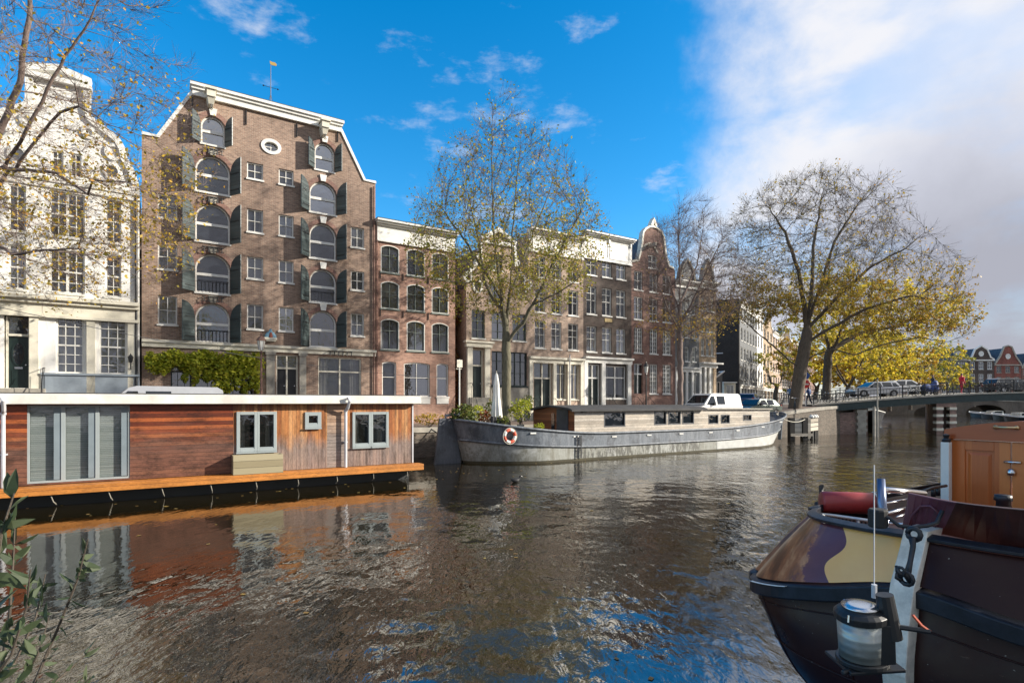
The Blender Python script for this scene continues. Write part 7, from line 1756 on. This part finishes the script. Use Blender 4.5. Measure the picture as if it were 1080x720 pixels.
for k in range(15): px = 868+4.1*k; m.tube([sp_(px,541,5.15), sp_(px,556,5.05)], .007, 4)
m.tube([sp_(864,540,5.2), sp_(930,545,5.0)], .02, 6); m.tube([sp_(866,512,5.3), sp_(868,556,5.1)], .02, 6); m.tube([sp_(861,530,5.3), sp_(863,552,5.1)], .018, 6); m.tube([sp_(927,520,5.1), sp_(927,556,4.9)], .02, 6)
m.tube([sp_(871,524,5.2),sp_(866,517,5.2),sp_(868,511,5.2)], .012, 6); m.build('grating', M['black'], ship)
# red roll cushion
x, y, z = cl(865.5, 529, 5.05); cu = empty('roll_cushion', (x, y, z), -.18, 'red roll cushion tied to the black rack on the bow of the maroon ship', 'cushion'); m = MB()
L_ = .455; rings = [[(L_*t, rr*math.cos(a)*.95, rr*math.sin(a)) for a in [2*math.pi*i/18 for i in range(18)]] for t, rr in ((0,.03),(.005,.080),(.03,.093),(.5,.095),(.97,.093),(.995,.080),(1,.03))]
m.grid(rings, close=True, flip=True); m.add(rings[0], [tuple(range(18))]); m.add(rings[-1], [tuple(reversed(range(18)))])
m.build('cover', paint('red_vinyl', (.34,.035,.035), .38, .3, dscale=5), cu, smooth=True)
m = MB(); 
for t in (.94, 1.0): m.tube([(L_*t, .098*math.cos(a), .098*math.sin(a)) for a in [2*math.pi*i/18 for i in range(19)]], .006, 5)
m.build('piping', M['cream'], cu)
# deckhouse with two panelled doors
cs = Vector(SF.W(2.55, .74)[:2]); CF = Fr(cs, A1-math.pi/2, 0.0)
M['mahog'] = planks('varnished_mahogany', [(.42,.095,.022),(.56,.15,.036),(.64,.20,.05)], axis=0, pw=.21, weather=(.2,.1,.05), gap=.0, rough=.28)
M['mahog2'] = planks('varnished_mahogany_top', [(.36,.075,.02),(.44,.10,.028),(.50,.13,.035)], axis=2, pw=.2, weather=(.2,.1,.05), gap=.0, rough=.28)
dh = empty('deckhouse', (0,0,0)); bpy.data.objects.remove(dh)
dhp = bpy.data.objects.new('deckhouse', None); COL.objects.link(dhp); dhp.parent = ship
dl = SF.O; rel = Vector((cs.x, cs.y))-SF.O; dhp.location = (rel.dot(SF.X), rel.dot(SF.Y), 0); dhp.rotation_euler = (0,0,-math.pi/2)
W_ = 1.5; zt_ = CF.L(1006, 462.5)[1]
def cam_(x): t = (x/W_-.5)*2; return zt_+.09+.10*(1-t*t)
m = MB(); out_ = [(0,1.45),(W_,1.45),(W_,zt_)]+[(W_*(1-i/10), zt_) for i in range(1,10)]+[(0,zt_)]
m.box(0, .05, .04, 3.0, 1.45, zt_); m.box(W_-.05, W_, .04, 3.0, 1.45, zt_); m.box(.0,.035,0,.04,1.45,zt_); m.box(W_-.035,W_,0,.04,1.45,zt_)
m.build('wall', M['mahog'], dhp)
m = MB(); n = 12; fx = [W_*i/n for i in range(n+1)]
m.plate([(0-.01,zt_),(W_+.01,zt_)]+[(x, cam_(x)) for x in fx[::-1]], y0=-.03, y1=.03, back=True); m.build('roof_board', M['mahog2'], dhp, bevel=.005)
m = MB(); m.grid([[(x, y, cam_(x)+.0) for x in fx] for y in (.03, 3.0)]); m.grid([[(x, y, cam_(x)-.03) for x in fx] for y in (.03, 3.0)], flip=True); m.build('roof', M['mahog2'], dhp)
seam = CF.L(1067.5, 480)[0]; dw = seam-.04
for k in range(3):
    xa = .04+k*dw; xb = xa+dw-.012
    if xa > W_-.1: break
    xb = min(xb, W_-.04)
    m = MB(); zb_ = 1.5; m.box(xa, xb, .01, .035, zb_, zt_-.01)
    st2 = .085*(xb-xa)/.4
    pa, pb2 = xa+st2+.02, xb-st2-.02; pz0, pz1 = 1.56, zt_-.10
    m.box(xa, pa, -.006, .01, zb_, zt_-.012); m.box(pb2, xb, -.006, .01, zb_, zt_-.012); m.box(pa, pb2, -.006, .01, pz1, zt_-.012); m.box(pa, pb2, -.006, .01, zb_, pz0)
    m.hexa([(pa+.02,.009,pz0+.02),(pb2-.02,.009,pz0+.02),(pb2-.02,.009,pz1-.02),(pa+.02,.009,pz1-.02)][::-1],[(pa+.045,-.002,pz0+.045),(pb2-.045,-.002,pz0+.045),(pb2-.045,-.002,pz1-.045),(pa+.045,-.002,pz1-.045)][::-1])
    d_ = m.build('door', M['mahog'], dhp, bevel=.003)
m = MB(); x = seam; z = CF.L(1068, 487)[1]; m.tube([(x-.05,-.03,z),(x+.07,-.03,z)], .011, 8); m.tube([(x+.02,-.03,z),(x+.02,.0,z)], .009, 6); m.lathe([(.03,-.03),(.035,0),(.02,.03)], 10, (x+.0,-.02,z-.09)); m.build('lock', M['steel'], dhp, smooth=True)
m = MB(); xa = CF.L(1052, 450)[0]; xb = CF.L(1074, 450)[0]; z = CF.L(1063, 450.5)[1]; m.tube([(xa,-.03,z),(xa,-.06,z),(xb,-.06,z),(xb,-.03,z)], .012, 8)
for q in (xa, xb): m.tube([(q,-.032,z),(q,-.05,z)], .02, 10)
m.build('brass_handle', plain('brass', (.72,.52,.28), .3, .9), dhp, smooth=True)
m = MB()
for z in (1.7, 2.2): m.box(.0,.03,-.015,.0,z,z+.09)
m.build('hinge', M['iron'], dhp)
# white post left of the deckhouse, bollard top
m = MB(); a = sp_(998,466,5.5); b = sp_(998,545,5.5); m.box(a[0]-.035, a[0]+.035, a[1]-.035, a[1]+.035, 1.5, a[2]); wpst = m.build('white_post', M['trim'], ship, bevel=.005)
m = MB(); m.lathe([(.035,0),(.04,.02),(.02,.04),(.03,.07),(.008,.08)], 8, (a[0], a[1], a[2])); m.build('post_cap', M['black'], wpst)
m = MB(); a = sp_(1058,527,4.4); m.lathe([(.045,-.3),(.045,-.01),(.06,0),(.055,.04)], 12, a); m.build('bollard', M['iron'], ship, smooth=True)
# lantern hung before the stem on a bracket
lx, ly, lz = cl(908.5, 672, 2.95); la = SF.empty('ship_lantern', 'black and glass ship lantern on a bracket in front of the white stem', 'lantern'); la.location = (lx, ly, lz); la.rotation_euler = (.04,-.06,0)
m = MB(); m.lathe([(.118,-.12),(.118,-.105),(.105,-.10),(.108,.10),(.118,.105),(.118,.13),(.10,.15),(.09,.165)], 24); m.v = m.v; 
g_ = MB(); g_.lathe([(.106,-.095),(.110,.095)], 24); 
lmat, t, p = nt('ribbed_lantern_glass'); wv_ = N(t, 'ShaderNodeTexWave', bands_direction='Z'); wv_.inputs['Scale'].default_value = 8; t.links.new(tco(t), wv_.inputs['Vector']); p.inputs['Base Color'].default_value = (.36,.38,.36,1); p.inputs['Roughness'].default_value = .3; p.inputs['Metallic'].default_value = .4; bump(t, p, wv_.outputs['Fac'], .3, .006)
body = MB(); body.lathe([(.122,-.125),(.122,-.10),(.10,-.098)], 24); body.lathe([(.108,.096),(.122,.10),(.125,.135),(.108,.15),(.075,.165)], 24); body.box(.01,.112,-.10,.10,-.10,.10); body.build('lantern_body', M['black'], la, bevel=.004)
g_.build('lens', lmat, la, smooth=True)
m = MB(); m.lathe([(.085,.160),(.088,.172),(.05,.178)], 24); m.build('lid', M['steel'], la, smooth=True)
m = MB(); m.hexa([(-.12,-.10,-.145),(.16,-.10,-.145),(.16,.14,-.145),(-.12,.14,-.145)],[(-.12,-.10,-.127),(.16,-.10,-.127),(.16,.14,-.127),(-.12,.14,-.127)]); m.tube([(-.15,-.08,-.135),(-.10,-.06,-.135)], .014, 6); m.build('base_plate', M['black'], la, bevel=.005)
m = MB(); m.tube([(.09,-.07,.09),(.27,-.12,.07)], .013, 6); m.build('bracket', M['black'], la)
m = MB(); m.tube([(.115,-.06,.02),(.095,-.05,.24)], [.052,.040], 14); m.build('chimney_tube', M['black'], la, smooth=False)
m = MB(); m.tube([(.20,-.10,.15),(.235,-.11,.10),(.27,-.12,.07)], .007, 5); m.build('red_cord', plain('red_cord', (.6,.12,.06), .5), la)
m = MB(); 
for a_ in range(3): t_ = a_*2.1+.6; m.tube([(-.09*math.cos(t_),-.09*math.sin(t_),.13),(-.125*math.cos(t_),-.125*math.sin(t_),.15),(-.13*math.cos(t_),-.13*math.sin(t_),.12)], .006, 5)
m.build('clip', M['steel'], la)

# ================================================================ sky, sun, camera
SUN_AZ = R(90.8); SUN_EL = R(SUNEL)      # azimuth clockwise from +Y: the sun stands to the right
w = bpy.data.worlds.new('World'); sc.world = w; w.use_nodes = True; t = w.node_tree
for n_ in list(t.nodes): t.nodes.remove(n_)
out = N(t, 'ShaderNodeOutputWorld'); sky = N(t, 'ShaderNodeTexSky', sky_type='NISHITA', sun_disc=False); sky.sun_elevation = SUN_EL; sky.sun_rotation = SUN_AZ; sky.air_density = 1.0; sky.dust_density = .3; sky.ozone_density = 3.0
hs = N(t, 'ShaderNodeHueSaturation'); hs.inputs['Hue'].default_value = SKYHUE; hs.inputs['Saturation'].default_value = SKYSAT; hs.inputs['Value'].default_value = SKYVAL; t.links.new(sky.outputs[0], hs.inputs['Color'])
bg = N(t, 'ShaderNodeBackground'); bg.inputs['Strength'].default_value = SKYSTR; t.links.new(hs.outputs[0], bg.inputs['Color'])
dirn = tco(t, 'Generated'); sp = t.nodes.new('ShaderNodeSeparateXYZ'); t.links.new(dirn, sp.inputs[0])
def M_(op, a, b=None, c=None, clamp=False):
    n_ = N(t, 'ShaderNodeMath', operation=op); n_.use_clamp = clamp
    for i, x in enumerate((a, b, c)):
        if x is None: continue
        if isinstance(x, (int, float)): n_.inputs[i].default_value = x
        else: t.links.new(x, n_.inputs[i])
    return n_.outputs[0]
def mr(v, a, b, c=0.0, d=1.0, smooth=True):
    n_ = N(t, 'ShaderNodeMapRange'); n_.interpolation_type = 'SMOOTHSTEP' if smooth else 'LINEAR'; t.links.new(v, n_.inputs['Value'])
    for k_, x in zip(('From Min','From Max','To Min','To Max'), (a, b, c, d)): n_.inputs[k_].default_value = x
    return n_.outputs[0]
nz1 = noise(t, dirn, 3.2, 10, .6); nz2 = noise(t, dirn, 9, 8, .62); nz3 = noise(t, tco(t, 'Generated', (1.5,1.5,3.5)), 2.3, 8, .55)
edge = M_('ADD', sp.outputs[0], M_('MULTIPLY', M_('SUBTRACT', nz1, .5), .42)); edge = M_('ADD', edge, M_('MULTIPLY', M_('SUBTRACT', nz2, .5), .12))
edge = M_('ADD', edge, mr(sp.outputs[2], .05, .35, .04, 0.0))
mask = mr(edge, .215, .40)
thin = mr(nz3, .50, .72, 0.0, .62); mask = M_('MULTIPLY', mask, M_('SUBTRACT', 1.0, M_('MULTIPLY', thin, mr(sp.outputs[0], .35, .60, 1.0, .35))))
# a few wisps
vadd = N(t, 'ShaderNodeVectorMath', operation='ADD'); t.links.new(tco(t, 'Generated', (3.0,3.0,7.0)), vadd.inputs[0]); vadd.inputs[1].default_value = (3.1, 1.7, 5.2)
wz = noise(t, vadd.outputs[0], 1.6, 9, .62); wisp = mr(wz, .555, .74, 0, .66); wisp = M_('MULTIPLY', wisp, mr(sp.outputs[2], .02, .2))
lowhaze = mr(sp.outputs[2], .0, .22, .55, .0)
bgap = mr(nz1, .44, .56, .25, 1.0)
behind = mr(M_('ADD', M_('MULTIPLY', sp.outputs[1], -1.0), M_('MULTIPLY', M_('SUBTRACT', nz1, .5), .8)), .05, .35)
mask = M_('MAXIMUM', M_('MAXIMUM', M_('MAXIMUM', mask, wisp), lowhaze), M_('MULTIPLY', behind, bgap))
# brightness: bright above, lilac grey underside low on the right
br_ = M_('ADD', mr(sp.outputs[2], .16, .44, 0, .75), M_('MULTIPLY', M_('SUBTRACT', nz1, .45), .9)); br_ = M_('ADD', br_, mr(sp.outputs[0], .3, .62, .55, .0)); 
cc = ramp(t, br_, [(.10, (.42,.43,.50)), (.55, (.62,.64,.73)), (.95, (.84,.85,.90))])
bg2 = N(t, 'ShaderNodeBackground'); bg2.inputs['Strength'].default_value = CLOUDSTR; t.links.new(cc, bg2.inputs['Color'])
mx = t.nodes.new('ShaderNodeMixShader'); t.links.new(mask, mx.inputs[0]); t.links.new(bg.outputs[0], mx.inputs[1]); t.links.new(bg2.outputs[0], mx.inputs[2]); t.links.new(mx.outputs[0], out.inputs['Surface'])
sl = bpy.data.lights.new('sun', 'SUN'); sl.energy = SUNSTR; sl.angle = R(1.0); sl.color = (1.0,.92,.80); so_ = bpy.data.objects.new('sun', sl); COL.objects.link(so_)
dv = Vector((math.sin(SUN_AZ)*math.cos(SUN_EL), math.cos(SUN_AZ)*math.cos(SUN_EL), math.sin(SUN_EL))); so_.rotation_euler = dv.to_track_quat('Z', 'Y').to_euler(); so_.location = (60,0,40)
cam = bpy.data.cameras.new('camera'); cam.sensor_width = 36; cam.lens = 20.0; cam.shift_y = 64/1080; cam.clip_end = 4000; cam.clip_start = .05
co = bpy.data.objects.new('camera', cam); COL.objects.link(co); co.location = (0,0,H); co.rotation_euler = (R(90),0,0); sc.camera = co
sc.view_settings.view_transform = 'Standard'; sc.view_settings.look = 'None'; sc.view_settings.exposure = EXPO; sc.view_settings.gamma = 1
sc.cycles.max_bounces = 6; sc.cycles.transparent_max_bounces = 10; sc.cycles.glossy_bounces = 4; sc.cycles.caustics_reflective = False; sc.cycles.caustics_refractive = False
